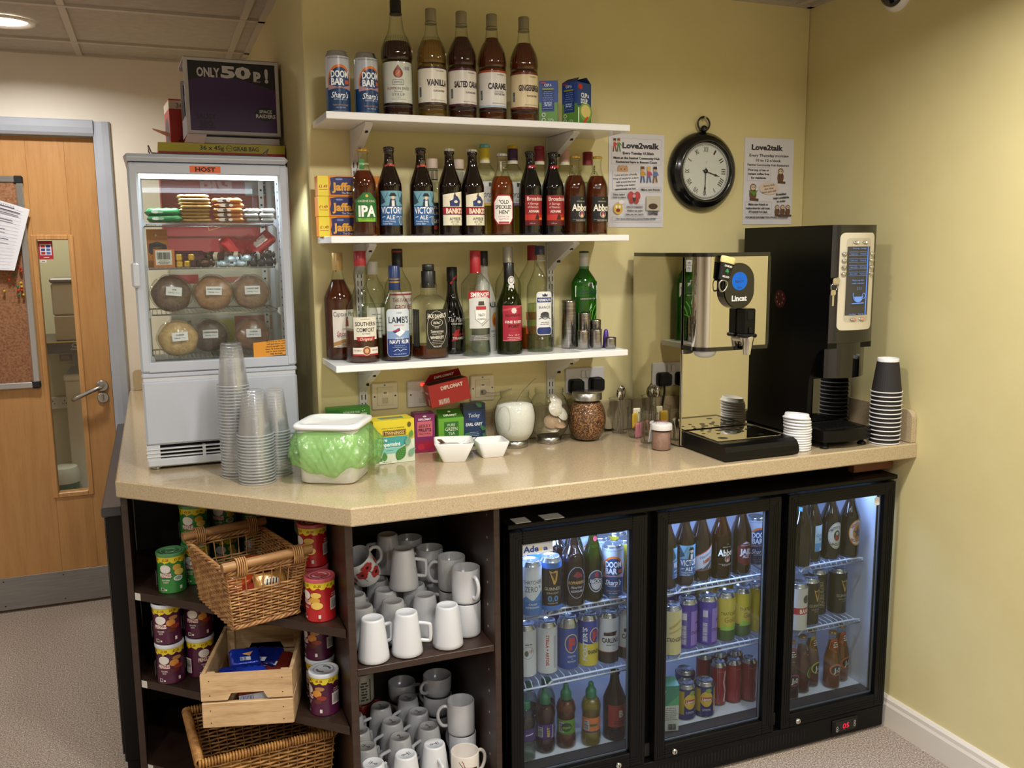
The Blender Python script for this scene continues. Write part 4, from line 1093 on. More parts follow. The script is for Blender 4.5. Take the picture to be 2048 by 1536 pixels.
a = Art().text('Tia Maria', 0.0, 0.108, 0.016, '#d8d4d0', w=0.062, shear=0.25).text('COLD BREW', 0.0, 0.094, 0.006, '#d8d4d0', w=0.040, bold=0.03).poly([(-0.02, 0.04), (-0.008, 0.075), (0.006, 0.078), (0.0, 0.045)], '#a8242c').text('VANILLA AND', 0.005, 0.062, 0.008, '#c23a3a', w=0.046, bold=0.02).text('TIRAMISU', 0.004, 0.050, 0.008, '#c8c0b8', w=0.042, bold=0.02).text('20%', -0.015, 0.018, 0.004, '#b8b0a8', w=0.01)
t = bottle('liqueur_bottle', TM, M['b_black'], [(a, 0.0388, 0), (Art().line([(-0.012, 0), (0.002, 0.018), (0.012, 0.024)], 0.006, '#a8242c'), 0.017, 0.205, 'neck_mark', on_cyl(0.0172, 0.215))], [screw(0.222, 0.266, 0.0165, pm('#101010', 0.3))])
place(t, 0.853, -0.075, S3, 'black liqueur bottle with red and white print beside the vodka', 0.1)
SMV = spline([(0.036, 0), (0.0430, 0.006), (0.0425, 0.03), (0.0400, 0.048), (0.0415, 0.058), (0.0425, 0.10), (0.0430, 0.205), (0.0395, 0.222), (0.025, 0.240), (0.0165, 0.250), (0.0150, 0.265)], 3)+[(0.0150, 0.295)]
a = Art().rect(-0.037, 0.085, 0.037, 0.185, '#cfd0cc').poly([(-0.040, 0.172), (-0.020, 0.178), (0.020, 0.178), (0.040, 0.172), (0.040, 0.193), (0.020, 0.198), (-0.020, 0.198), (-0.040, 0.193)], '#a82028')
a.text('SMIRNOFF', 0, 0.186, 0.014, '#f0ece8', w=0.064, bold=0.03).poly([(-0.020, 0.140), (0.020, 0.140), (0.018, 0.112), (0, 0.098), (-0.018, 0.112)], '#e4e4e0').line([(-0.020, 0.140), (-0.018, 0.112), (0, 0.098), (0.018, 0.112), (0.020, 0.140)], 0.0014, '#7a7a74')
a.rect(-0.016, 0.141, 0.016, 0.151, '#b03038').poly([(-0.010, 0.154), (-0.008, 0.166), (0.008, 0.166), (0.010, 0.154)], '#4a4038').text('No21', 0, 0.126, 0.009, '#3a3a3a', w=0.018).text('VODKA', 0, 0.113, 0.006, '#3a3a3a', w=0.026, space=1.2).line([(0.0, 0.092), (0.014, 0.102), (0.030, 0.112)], 0.0012, '#5a5a58')
a.rect(-0.036, 0.048, 0.030, 0.066, '#6a6a66').dashes(-0.002, 0.062, 0.05, 3, 0.005, 0.0018, '#b8b8b2')
t = bottle('vodka_bottle', SMV, M['g_clear'], [(a, 0.0434, 0)], [screw(0.248, 0.316, 0.0163, pm('#9a1c26', 0.3))], (0.11, M['l_clear']), n=36)
place(t, 0.900, -0.160, S3, 'clear vodka bottle with a long red cap and red banner label', 0.05)
MLB = spline([(0.034, 0), (0.0385, 0.006), (0.0385, 0.14), (0.034, 0.175), (0.022, 0.215), (0.0165, 0.245)], 4)+[(0.0155, 0.285)]
a = Art().text('MALIBU', 0.006, 0.148, 0.016, '#20242a', w=0.062, bold=0.02).ell(0.018, 0.10, 0.017, 0.024, '#d0952e').ell(0.016, 0.095, 0.009, 0.013, '#b03a2a').text('ORIGINAL', 0.014, 0.065, 0.007, '#2a2a2a', w=0.036).dashes(0.014, 0.054, 0.03, 2, 0.006, 0.002, '#8a8a86')
t = bottle('rum_bottle', MLB, pm('#d6d6d0', 0.15, coat=0.4), [(a, 0.0389, 0)], [screw(0.262, 0.314, 0.0160, pm('#141414', 0.3))])
place(t, 0.960, -0.062, S3, 'white coconut rum bottle with a black cap behind the vodka', 0.35)
PT = spline([(0.035, 0), (0.0385, 0.005), (0.0385, 0.08), (0.0385, 0.145), (0.034, 0.168), (0.024, 0.19), (0.0175, 0.208), (0.0150, 0.23)], 3)+[(0.0148, 0.275)]
a = Art().rect(-0.036, 0.042, 0.036, 0.150, '#a3263a').rect(-0.036, 0.042, 0.036, 0.044, '#c86a74').poly([(-0.036, 0.132), (0.036, 0.146), (0.036, 0.150), (-0.036, 0.138)], '#b84a58').ell(0, 0.134, 0.008, 0.008, '#ded0cc')
for k in range(8): a.line([(0, 0.134), (0.0095*cos(k*pi/4), 0.134+0.0095*sin(k*pi/4))], 0.002, '#ded0cc')
a.text('REGIMENTAL', 0, 0.120, 0.007, '#4a1420', w=0.052).text('FINE RUBY', 0, 0.100, 0.0085, '#efdcd8', w=0.056, bold=0.02).text('PORT', 0, 0.087, 0.010, '#2a1016', w=0.034, bold=0.01).text('75cl e    18% vol', 0, 0.060, 0.004, '#efdcd8', w=0.036).dashes(0, 0.053, 0.06, 2, 0.005, 0.0016, '#d8a8ac').line([(-0.02, 0.074), (0.02, 0.074)], 0.0008, '#7a1c2c')
nk = Art().ell(0, 0.018, 0.011, 0.014, '#d6d6d0').ring(0, 0.02, 0.008, 0.009, 0.0012, '#2a2a2a').rect(-0.009, -0.010, 0.009, 0.004, '#d6d6d0').rect(-0.006, -0.006, 0.006, -0.004, '#4a4a4a')
t = bottle('port_bottle', PT, M['g_olive'], [(a, 0.0389, 0), (nk, 0.018, 0.20, 'neck_seal', on_cyl(0.0205, 0.206))], [screw(0.222, 0.278, 0.0160, pm('#121212', 0.3), 'capsule')], (0.165, M['b_dark']))
place(t, 1.008, -0.160, S3, 'green port bottle with a crimson label and white neck seal', 0.02)
t = bottle('rum_bottle', WB, M['g_clear'], [(Art().text('BACARDI', 0, 0.172, 0.012, '#2a2a2a', w=0.060, bold=0.02).rect(-0.038, 0.05, 0.038, 0.15, '#d4d4cc').ell(0, 0.12, 0.012, 0.012, '#8a2a2a').text('CARTA BLANCA', 0, 0.09, 0.006, '#3a3a3a', w=0.05), 0.0414, 0)], [screw(0.270, 0.326, 0.0160, pm('#c8c8c4', 0.25, 0.6))], (0.14, M['l_clear']), n=28)
place(t, 1.044, -0.060, S3, 'clear white rum bottle with a silver cap behind the port', 0.0)
VM = spline([(0.036, 0), (0.0405, 0.006), (0.0400, 0.035), (0.0365, 0.055), (0.0405, 0.08), (0.0405, 0.19), (0.036, 0.212), (0.025, 0.235), (0.0175, 0.262), (0.0155, 0.285)], 3)+[(0.0152, 0.31)]
a = Art().poly(rrect(-0.027, 0.027, 0.054, 0.188, 0.010), '#dddedc').poly(rrect(-0.025, 0.025, 0.056, 0.078, 0.009), '#26366e').rect(-0.025, 0.155, 0.025, 0.170, '#27386c').text('VERMOUTH', 0, 0.1625, 0.0075, '#e8eaee', w=0.045, bold=0.02)
a.poly([(-0.008, 0.173), (-0.009, 0.182), (-0.004, 0.178), (0, 0.184), (0.004, 0.178), (0.009, 0.182), (0.008, 0.173)], '#2a3050').text('BIANCO', 0, 0.140, 0.008, '#3a4266', w=0.038).ell(0, 0.118, 0.014, 0.008, '#3a3a40').ell(0, 0.112, 0.016, 0.004, '#4a4a52').line([(-0.02, 0.104), (-0.01, 0.108), (0, 0.103), (0.01, 0.108), (0.02, 0.104)], 0.002, '#3a3a40').dashes(0, 0.094, 0.036, 2, 0.006, 0.0022, '#8a8a98')
t = bottle('vermouth_bottle', VM, M['g_clear'], [(a, 0.0409, 0), (bandart(0.0185, 0.026, '#b8b8b4').dashes(0, 0.02, 0.03, 3, 0.006, 0.003, '#7a7a78').rect(-0.06, -0.010, 0.06, 0.0, '#27386c').rect(-0.06, -0.004, 0.06, -0.0025, '#d8d8d8'), 0.0185, 0.27, 'neck_label', on_cyl(0.0185, 0.274))], [screw(0.300, 0.328, 0.0160, pm('#1c2340', 0.3))], (0.15, clear_mat('pale_green_drink', '#dfe8cc', '#a8b090', 0.04, '#d0dcb0')), n=32)
place(t, 1.117, -0.145, S3, 'clear vermouth bottle with a tall white and blue label and navy cap', 0.0)
OR = spline([(0.040, 0), (0.046, 0.006), (0.046, 0.20), (0.040, 0.232), (0.025, 0.258), (0.0165, 0.275)], 4)+[(0.0150, 0.305)]
t = bottle('spirit_bottle', OR, M['g_clear'], [(Art().rect(-0.04, 0.05, 0.02, 0.12, '#d8622a').rect(-0.04, 0.075, 0.0, 0.095, '#e8c8a0'), 0.0464, 0)], [screw(0.282, 0.330, 0.0160, pm('#8a1c24', 0.3))], (0.07, M['l_orange']), n=28)
place(t, 1.130, -0.055, S3, 'clear wide shouldered bottle with an orange label behind the vermouth', 0.0)
GG = spline([(0.040, 0), (0.0435, 0.006), (0.0435, 0.10), (0.0435, 0.195), (0.040, 0.215), (0.026, 0.236), (0.0175, 0.248), (0.0160, 0.258)], 3)+[(0.0155, 0.29)]
a = Art().poly([(-0.039, 0.150), (0.041, 0.150), (0.041, 0.198), (0.018, 0.198), (0.018, 0.207), (0.002, 0.207), (0.002, 0.198), (-0.039, 0.198)], '#d9dcd4').rect(-0.039, 0.150, 0.041, 0.162, '#151c16').text('LONDON DRY GIN', 0.001, 0.156, 0.005, '#d9dcd4', w=0.052, space=1.1).text("Gordon's", 0.002, 0.180, 0.024, '#2a3640', w=0.074, shear=0.35).rect(0.004, 0.192, 0.016, 0.206, '#3a3a34')
a.line([(0.012, 0.085), (0.018, 0.115), (0.03, 0.135)], 0.003, '#58b032').line([(0.02, 0.075), (0.03, 0.105), (0.036, 0.12)], 0.003, '#58b032').line([(-0.004, 0.07), (0.004, 0.10), (0.012, 0.12)], 0.003, '#4aa02c').line([(0.0, 0.06), (0.016, 0.08), (0.034, 0.09)], 0.003, '#4aa02c').poly([(0.004, 0.118), (0.014, 0.126), (0.012, 0.142), (0.008, 0.13)], '#9ac08a').ell(0.032, 0.205, 0.006, 0.008, '#1f4a1c')
t = bottle('gin_bottle', GG, M['g_green'], [(a, 0.0438, 0, 'label', flatfn(0.0438, 0.0300, 0))], [screw(0.258, 0.304, 0.0160, pm('#c3c4bd', 0.25)), ('cap_top', [(0.0162, 0.304), (0.0162, 0.309), (0.0005, 0.310)], pm('#1d3a22', 0.3)), ('cap_ring', [(0.0166, 0.252), (0.0166, 0.260)], pm('#3f7a44', 0.3))], (0.12, M['g_green']), sy=0.68, n=32)
place(t, 1.312, -0.060, S3, 'flat green gin bottle standing behind the steel spirit measures', 0.0)
tag(MB().box(1.225, 1.372, -0.225, -0.140, S3+0.0002, S3+0.0010, pm('#e4e4e4', 0.6)).build('paper_sheet'), 'white paper sheet under the steel spirit measures', 'paper')
jm = noise_mat('turned_steel', [(0.3, '#8f8c88'), (0.7, '#b8b5b1')], 20, 0.22, 0, None, 2, (1, 1, 14), metal=1.0)
def measure(x, y, r, h, lab, z=S3+0.0012):
 t = thing('spirit_measure', lab, 'measure', (x, y, z), 0, 'steel spirit measures')
 MB().lathe([(r*0.94, 0), (r, 0.002), (r, h-0.004), (r*1.02, h), (r*0.94, h), (r*0.92, 0.006), (0.0005, 0.006)], jm, 28).build('measure_body', t)
 m = MB()
 for zz in (0.13, 0.16): m.lathe([(r*1.012, h*(1-zz)-0.001), (r*1.02, h*(1-zz)), (r*1.012, h*(1-zz)+0.001)], jm, 28, capb=False, capt=False)
 m.build('ring_groove', t)
measure(1.236, -0.105, 0.0238, 0.152, 'tallest of the steel spirit measures on the lowest shelf')
measure(1.292, -0.105, 0.0205, 0.112, 'wide steel measure in front of the flat green bottle', S3+0.0002)
measure(1.330, -0.112, 0.0165, 0.088, 'narrow steel measure behind the shortest one', S3+0.0002)
measure(1.256, -0.170, 0.0180, 0.061, 'front steel measure nearest the tallest one')
measure(1.297, -0.182, 0.0165, 0.063, 'front steel measure in the middle of the row')
measure(1.343, -0.190, 0.0175, 0.036, 'shortest steel measure, at the right end of the row')
t = thing('bottle_pourer', 'small purple plastic cap standing in the narrow steel measure by the shortest one', 'cap', (1.3445, -0.155, S3+0.001))
MB().lathe([(0.0105, 0), (0.0095, 0.030), (0.0065, 0.055), (0.003, 0.059), (0.0005, 0.0595)], pm('#4a2a8a', 0.35), 16).build('cap_body', t)
MB().lathe([(0.0115, 0.0), (0.0115, 0.006), (0.0105, 0.007)], pm('#3c2272', 0.35), 16).build('cap_rim', t)
# ------------------------------------------------------------------ glass display fridge on the left of the worktop
M['dsil'] = noise_mat('silver_grey_plastic', [(0.3, '#b4bac6'), (0.7, '#bcc2cd')], 4, 0.32, coat=0.1)
M['dsil2'] = pm('#c4c8cf', 0.3)
M['wirec'] = pm('#9a9a9a', 0.25, 0.9)
FX0, FX1, FY0, FY1 = -0.050, 0.385, 0.012, 0.400
df = thing('display_fridge', 'silver countertop display fridge with glass sides holding rolls and wrapped snacks', 'fridge', (0, 0, 0))
MB().box(FX0-0.007, FX1+0.001, FY0-0.007, FY1+0.004, 1.869, 1.890, M['dsil'], 0.009).build('top_lid', df)
m = MB()
m.box(FX0, FX1, FY0+0.030, FY1, 1.845, 1.868, M['dsil'], 0.003)
for x0, x1 in ((FX0+0.002, FX0+0.022), (FX1-0.022, FX1-0.002)):
 for y0 in (FY0+0.03, FY1-0.02): m.box(x0, x1, y0, y0+0.02, 1.285, 1.85, M['dsil'], 0.003)
m.build('frame', df)
dd = MB()
y0, y1 = FY0, FY0+0.026
dd.box(FX0, FX0+0.028, y0, y1, 1.278, 1.866, M['dsil'], 0.006)
dd.box(FX1-0.030, FX1, y0, y1, 1.278, 1.866, M['dsil'], 0.006)
dd.box(FX0+0.02, FX1-0.02, y0+0.001, y1, 1.836, 1.866, M['dsil'], 0.003)
dd.box(FX0+0.02, FX1-0.02, y0+0.001, y1, 1.278, 1.308, M['dsil'], 0.003)
door = dd.build('door', df)
MB().box(FX0+0.028, FX1-0.030, y0+0.008, y0+0.013, 1.308, 1.836, M['pane']).build('door_glass', door)
MB().box(FX0-0.007, FX0+0.014, y0-0.016, y0+0.004, 1.522, 1.592, M['dsil2'], 0.006).build('handle', door)
Art().rect(0, 0, 0.083, 0.0185, '#d8622c').text('HOST', 0.042, 0.0095, 0.012, '#17120f', w=0.055, bold=0.045).put(MB(), on_front(FY0+0.0008, 0.114, 1.841)).build('name_sticker', door)
st = Art().poly([(0, 0.003), (0.098, 0.010), (0.098, 0.056), (0.0, 0.048)], '#d8922a')
for i, l in enumerate(('Ensure to let this', 'refrigeration unit', 'stand upright for at', 'least 12 hours before', 'use or your warranty', 'may be void.')):
 st.text(l, 0.066, 0.0505-i*0.0074, 0.0045, '#3a2a18', w=0.06*len(l)/20, bold=0.02, rot=0.03)
st.put(MB(), on_front(FY0+0.0075, 0.262, 1.303)).build('warning_sticker', door)
for nm, a in (('side_glass', (FX0+0.004, FX0+0.008, FY0+0.05, FY1-0.02)), ('side_glass', (FX1-0.008, FX1-0.004, FY0+0.05, FY1-0.02)), ('back_glass', (FX0+0.022, FX1-0.022, FY1-0.012, FY1-0.008))):
 MB().box(a[0], a[1], a[2], a[3], 1.290, 1.846, M['pane']).build(nm, df)
MB().box(FX0+0.03, FX1-0.03, FY0+0.034, FY0+0.050, 1.826, 1.842, glow_mat('cold_tube', '#e8f0ff', 10)).build('light_tube', df)
lamp('display_fridge_glow', (0.165, 0.10, 1.824), 0.3, 5.5, (0.92, 0.96, 1.0), 175, 'RECTANGLE', 0.05, (radians(-12), 0, 0))
m = MB().box(FX0, FX1, FY0+0.004, FY1, 1.262, 1.277, M['dsil'], 0.004)
m.box(FX0+0.004, FX1-0.004, FY0+0.008, FY1, 1.252, 1.263, M['dsil2'])
m.box(FX0, FX1, FY0+0.004, FY1, 1.066, 1.253, M['dsil'], 0.006)
m.box(FX0+0.02, FX1-0.02, FY0+0.03, FY1-0.01, 1.277, 1.292, pm('#8a8f98', 0.4))
m.build('lower_body', df)
m = MB().box(FX0+0.004, FX1-0.004, FY0+0.03, FY1-0.004, 1.008, 1.067, M['black_m'])
m.box(FX0, FX1, FY0+0.004, FY1, 1.002, 1.026, M['dsil2'], 0.004)
m.box(FX0, FX0+0.036, FY0+0.006, FY0+0.05, 1.02, 1.066, M['dsil2'])
m.box(FX1-0.036, FX1, FY0+0.006, FY0+0.05, 1.02, 1.066, M['dsil2'])
m.build('base', df)
for z in (1.031, 1.042, 1.053):
 MB().box(FX0-0.001, FX1+0.001, FY0+0.003, FY0+0.02, z, z+0.003, pm('#d4d6da', 0.3), 0.001).build('grille_bar', df)
m = MB()
for x in (0.102, 0.235): m.box(x, x+0.009, FY0+0.004, FY0+0.021, 1.022, 1.058, M['dsil2'])
m.build('grille_post', df)
for x in (FX0+0.024, FX1-0.024):
 for y in (FY0+0.03, FY1-0.03):
  MB().lathe([(0.013, 0), (0.014, 0.010), (0.012, 0.011)], M['steel'], 16, (x, y, TOP+0.0006)).build('foot', df)
for x, y in ((FX0+0.026, FY1-0.03), (FX1-0.040, FY1-0.03), (FX0+0.024, FY0+0.06), (FX1-0.024, FY0+0.06)):
 m = MB().box(x-0.008, x+0.008, y, y+0.002, 1.29, 1.845, pm('#c9ccd0', 0.3, 0.3))
 z = 1.31
 while z < 1.83: m.box(x-0.003, x+0.003, y-0.0006, y, z, z+0.006, M['black_m']); z += 0.024
 m.build('shelf_strip', df)
DSH = [1.703, 1.575, 1.443, 1.312]
for z in DSH:
 fr_ = MB()
 fx = (FX0+0.028, FX1-0.032); fy = (FY0+0.048, FY1-0.035)
 fr_.tube([(fx[0], fy[0], z-0.003), (fx[1], fy[0], z-0.003), (fx[1], fy[1], z-0.003), (fx[0], fy[1], z-0.003)], 0.0026, M['wirec'], 6, True)
 shf = fr_.build('wire_shelf', df)
 m = MB(); n_ = 30
 for i in range(1, n_): m.tube([(fx[0]+(fx[1]-fx[0])*i/n_, fy[0], z-0.002), (fx[0]+(fx[1]-fx[0])*i/n_, fy[1], z-0.002)], 0.0012, M['wirec'], 4)
 stuff(m.build('shelf_wire', shf))
 m = MB()
 for x, s_ in ((fx[0]-0.004, 1), (fx[1]+0.004, -1)):
  m.prism([(x, z+0.012), (x+s_*0.012, z+0.008), (x+s_*0.016, z-0.004), (x, z-0.022)], FY0+0.046, FY0+0.049, pm('#b8bcc2', 0.35), 'y')
 m.build('shelf_clip', shf)
m = MB()
ry0, ry1 = 0.06, 0.39
m.tube([(0.02, ry0, 1.896), (0.33, ry0, 1.896), (0.33, ry1, 1.896), (0.02, ry1, 1.896)], 0.0024, M['wirec'], 6, True)
for i in range(1, 12): m.tube([(0.02+0.31*i/12, ry0, 1.896), (0.02+0.31*i/12, ry1, 1.896)], 0.0016, M['wirec'], 5)
for x, s_ in ((0.02, -1), (0.33, 1)):
 m.tube([(x, ry0+0.02, 1.892), (x+s_*0.010, ry0+0.02, 1.918), (x+s_*0.010, ry0+0.16, 1.918), (x, ry0+0.16, 1.892)], 0.0022, M['wirec'], 6)
m.build('lid_rack', df)
# --- wrapped snacks on the top glass shelf
def packet(w, d, h, mat, seed=0, crimp=0.006, art=None):
 """pillow packet lying flat, long side x, sealed at both ends"""
 q = random.Random(seed)
 ph = [q.uniform(0, 6.28) for _ in range(6)]
 n, k = 14, 10
 def fn(sg):
  def f(u, v):
   v = 0.5-0.5*cos(pi*v)
   x = (u-0.5)*w
   e = max(0.0, 1-abs(2*u-1)**9.0)**0.5
   y = (v-0.5)*d*(1-0.10*(1-e))
   hh = h/2*e*(max(0, 1-abs(2*v-1)**14))**0.5
   hh += 0.06*h*e*(sin(9*u*3+ph[0])*sin(7*v+ph[1]) + sin(5*v*3+ph[2]+4*u))
   return (x, y, h/2+sg*hh)
  return f
 m = MB()
 m.grid(fn(1), n, k, mat)
 g2 = fn(-1)
 m.grid(lambda u, v: g2(1-u, v), n, k, mat)
 return m
foil = {}
def fmat(h, r=0.28, met=0.35):
 if (h, r) not in foil:
  foil[(h, r)] = noise_mat('wrapper_film', [(0.3, h), (0.7, h)], 10, r, 0.35, 45, metal=met, bdist=0.004)
 return foil[(h, r)]
def stack(n, x, y, z, w, d, h, col, lab, grp, nm='snack_packet', art=None, jit=0.004, hs=None, rz0=0.0):
 base = None
 for i in range(n):
  q = random.Random(n*31+i)
  loc = (x+q.uniform(-jit, jit), y+q.uniform(-jit, jit), z+0.002+i*h*0.96)
  l = lab[i] if isinstance(lab, list) else lab
  if base is None:
   base = thing(nm, l, 'packet', loc, rz0, grp)
   packet(w, d, h, fmat(col), 3).build('wrapper', base)
   if art: art.put(MB(), on_front(-d/2-0.001, 0, h/2)).build('wrapper_print', base)
  else: dup(base, loc, rz0+q.uniform(-0.08, 0.08), l, grp)
ORD = ['lowest', 'second', 'third', 'fourth', 'fifth', 'sixth', 'seventh', 'eighth']
z0 = DSH[0]
art = Art().ell(-0.024, 0, 0.011, 0.0045, '#c8d6c8').ell(-0.010, 0, 0.008, 0.004, '#8fb09a')
stack(2, 0.038, 0.115, z0, 0.098, 0.085, 0.020, '#2f7a44', ['lower green snack packet on the top fridge shelf', 'upper green snack packet on the top fridge shelf'], 'green snack packets', art=art)
stack(8, 0.125, 0.115, z0, 0.088, 0.085, 0.0103, '#b08a4c', [f'{ORD[i]} gold wrapped biscuit from the bottom of its stack' for i in range(8)], 'gold wrapped biscuits', jit=0.005)
art = Art().ell(-0.018, 0.0, 0.012, 0.005, '#cfc6ba').ell(-0.006, 0, 0.007, 0.004, '#3a3030').ell(0.004, 0, 0.006, 0.004, '#d8cfc4')
stack(5, 0.217, 0.115, z0, 0.088, 0.085, 0.0145, '#b8702c', [f'{ORD[i]} orange snack packet from the bottom of its stack' for i in range(5)], 'orange snack packets', art=art)
stack(3, 0.284, 0.125, z0, 0.042, 0.08, 0.014, '#a9a9a6', [f'{ORD[i]} silver wrapped cake from the bottom, beside the orange packets' for i in range(3)], 'silver wrapped cakes')
stack(3, 0.327, 0.11, z0, 0.042, 0.08, 0.014, '#b4b4b0', [f'{ORD[i]} silver wrapped cake from the bottom, by the right glass side' for i in range(3)], 'silver wrapped cakes')
# --- second shelf: cartons, gold cubes, twisted sweets, red packet
z0 = DSH[1]
t = thing('biscuit_carton', 'orange wood print carton with a dark label at the back left of a fridge shelf', 'carton', (-0.012, 0.17, z0))
MB().box(0, 0.058, 0, 0.05, 0.0, 0.112, pm('#c07a35', 0.5), 0.001).build('carton', t)
Art().poly([(0.003, 0.045), (0.010, 0.038), (0.034, 0.036), (0.056, 0.044), (0.053, 0.066), (0.03, 0.076), (0.006, 0.070)], '#3b3b48').text('respect', 0.029, 0.060, 0.007, '#c8863c', w=0.026, rot=0.1).text('here', 0.029, 0.050, 0.007, '#c8863c', w=0.016, rot=0.1).text('e', 0.026, 0.096, 0.009, '#e8e0d0', bold=0.03).put(MB(), on_front(0)).build('carton_print', t)
t = thing('biscuit_carton', 'orange carton with a white barcode label at the front left of the second fridge shelf', 'carton', (0.003, 0.075, z0))
MB().box(0, 0.058, 0, 0.04, 0.0, 0.053, pm('#b5692c', 0.5), 0.001).build('carton', t)
Art().rect(0.006, 0.008, 0.050, 0.050, '#d0d0cc').bars(0.010, 0.024, 0.046, 0.044, '#33332f', 16, 5).dashes(0.028, 0.020, 0.036, 3, 0.004, 0.0015, '#6a6a64').put(MB(), on_front(0)).build('carton_print', t)
q = random.Random(3)
base = None
for i, (x, z) in enumerate(((0.073, 0), (0.094, 0), (0.072, 0.0195), (0.106, 0.0195))):
 lab = ['lower left gold foil cube beside the barcode carton', 'lower right gold foil cube beside the barcode carton', 'upper left gold foil cube beside the barcode carton', 'upper right gold foil cube beside the barcode carton'][i]
 if base is None:
  base = thing('foil_sweet', lab, 'sweet', (x, 0.08, z0+z), 0, 'gold foil cubes')
  MB().box(-0.009, 0.009, -0.009, 0.009, 0, 0.019, noise_mat('gold_foil', [(0.3, '#c9a02f'), (0.7, '#e0bc50')], 30, 0.25, 0.5, 120, metal=0.8), 0.003).build('foil', base)
  Art().line([(-0.007, 0.003), (0.007, 0.016)], 0.0008, '#a8862a').line([(-0.007, 0.016), (0.007, 0.003)], 0.0008, '#a8862a').put(MB(), on_front(-0.009)).build('fold_line', base)
 else: dup(base, (x, 0.08, z0+z), q.uniform(-0.15, 0.15), lab)
t = thing('chocolate_tray', 'dark plum chocolate bars lying behind the gold foil cubes', 'chocolate', (0.095, 0.125, z0))
for k in range(3): MB().box(-0.05, 0.05, -0.02+k*0.024, 0.0+k*0.024, 0, 0.036+0.006*k, fmat('#4a1a28', 0.35, 0.1), 0.003).build('bar', t)
def twist(x, y, z, col, lab, rz, tilt, L=0.052, r=0.0115, grp=None, band=None):
 t = thing('wrapped_sweet', lab, 'sweet', (x, y, z), 0, grp, rot=(tilt, 0.0, rz))
 pr = [(0.010, -L/2), (0.0085, -L/2+0.004), (0.004, -L*0.32), (r, -L*0.24), (r*1.02, 0), (r, L*0.24), (0.004, L*0.32), (0.0085, L/2-0.004), (0.010, L/2)]
 MB(Matrix.Rotation(pi/2, 4, 'Y')).lathe(pr, fmat(col, 0.22, 0.5), 12, flute=0.09, nf=6).build('wrapper', t)
 if band: MB(Matrix.Rotation(pi/2, 4, 'Y')).lathe([(r*1.10, -L*0.12), (r*1.10, L*0.12)], pm(band, 0.4), 12, flute=0.09, nf=6, capb=False, capt=False).build('paper_band', t)
 return t
for i, (x, y, z, rz, ti) in enumerate(((0.145, 0.08, 0.012, 0.5, 0), (0.178, 0.09, 0.030, -0.5, 0.2), (0.205, 0.085, 0.034, 0.8, 0), (0.235, 0.095, 0.032, -0.35, 0.3), (0.165, 0.12, 0.034, -0.9, 0.4))):
 twist(x, y, z0+z, '#4a2a14', ['brown twisted sweet lying lowest beside the gold cubes', 'brown twisted sweet on top of the left of the heap', 'brown twisted sweet standing highest in the middle of the heap', 'brown twisted sweet at the right of the brown heap', 'brown twisted sweet at the back of the heap'][i], rz, ti, grp='brown twisted sweets', band='#c9bda8' if i in (1, 3) else None)
for i, (x, z, rz) in enumerate(((0.193, 0.009, 0.1), (0.218, 0.022, 0.5), (0.243, 0.009, -0.2), (0.262, 0.024, 0.2))):
 twist(x, 0.072, z0+z, '#b9cfe0', ['lowest left pale blue wrapped sweet', 'upper left pale blue wrapped sweet', 'lowest right pale blue wrapped sweet', 'upper right pale blue wrapped sweet'][i], rz, 0, 0.038, 0.010, 'pale blue wrapped sweets')
for i, (x, z, rz) in enumerate(((0.281, 0.011, 0.1), (0.305, 0.011, -0.1), (0.292, 0.030, 0.3), (0.328, 0.013, 0.0), (0.325, 0.034, 0.2))):
 twist(x, 0.075, z0+z, '#18181a', ['lowest left black wrapped sweet', 'middle black wrapped sweet of the lowest row', 'upper left black wrapped sweet', 'lowest black wrapped sweet against the right glass side', 'upper black wrapped sweet against the right glass side'][i], rz, 0, 0.036, 0.012, 'black wrapped sweets', '#8a8a86' if i == 2 else None)
t = thing('snack_bag', 'large crumpled red snack bag behind the sweets on the second fridge shelf', 'bag', (0.255, 0.195, z0+0.036), 0, None, rot=(0.9, 0.1, 0.1))
packet(0.13, 0.09, 0.03, fmat('#a8161c', 0.3, 0.2), 9).build('wrapper', t)
t = thing('snack_bag', 'small bright red snack bag standing up behind the brown sweets', 'bag', (0.215, 0.125, z0+0.052), 0, None, rot=(1.1, 0.9, 0.2))
packet(0.06, 0.035, 0.018, fmat('#c8202a', 0.3, 0.2), 5).build('wrapper', t)
t = thing('snack_bag', 'red and white snack bag leaning against the right glass side', 'bag', (0.318, 0.145, z0+0.062), 0, None, rot=(0.8, -0.7, 0.0))
packet(0.085, 0.05, 0.022, fmat('#b82a34', 0.3, 0.2), 6).build('wrapper', t)
packet(0.05, 0.03, 0.024, fmat('#d8c8c8', 0.3, 0.2), 6).build('white_panel', t)
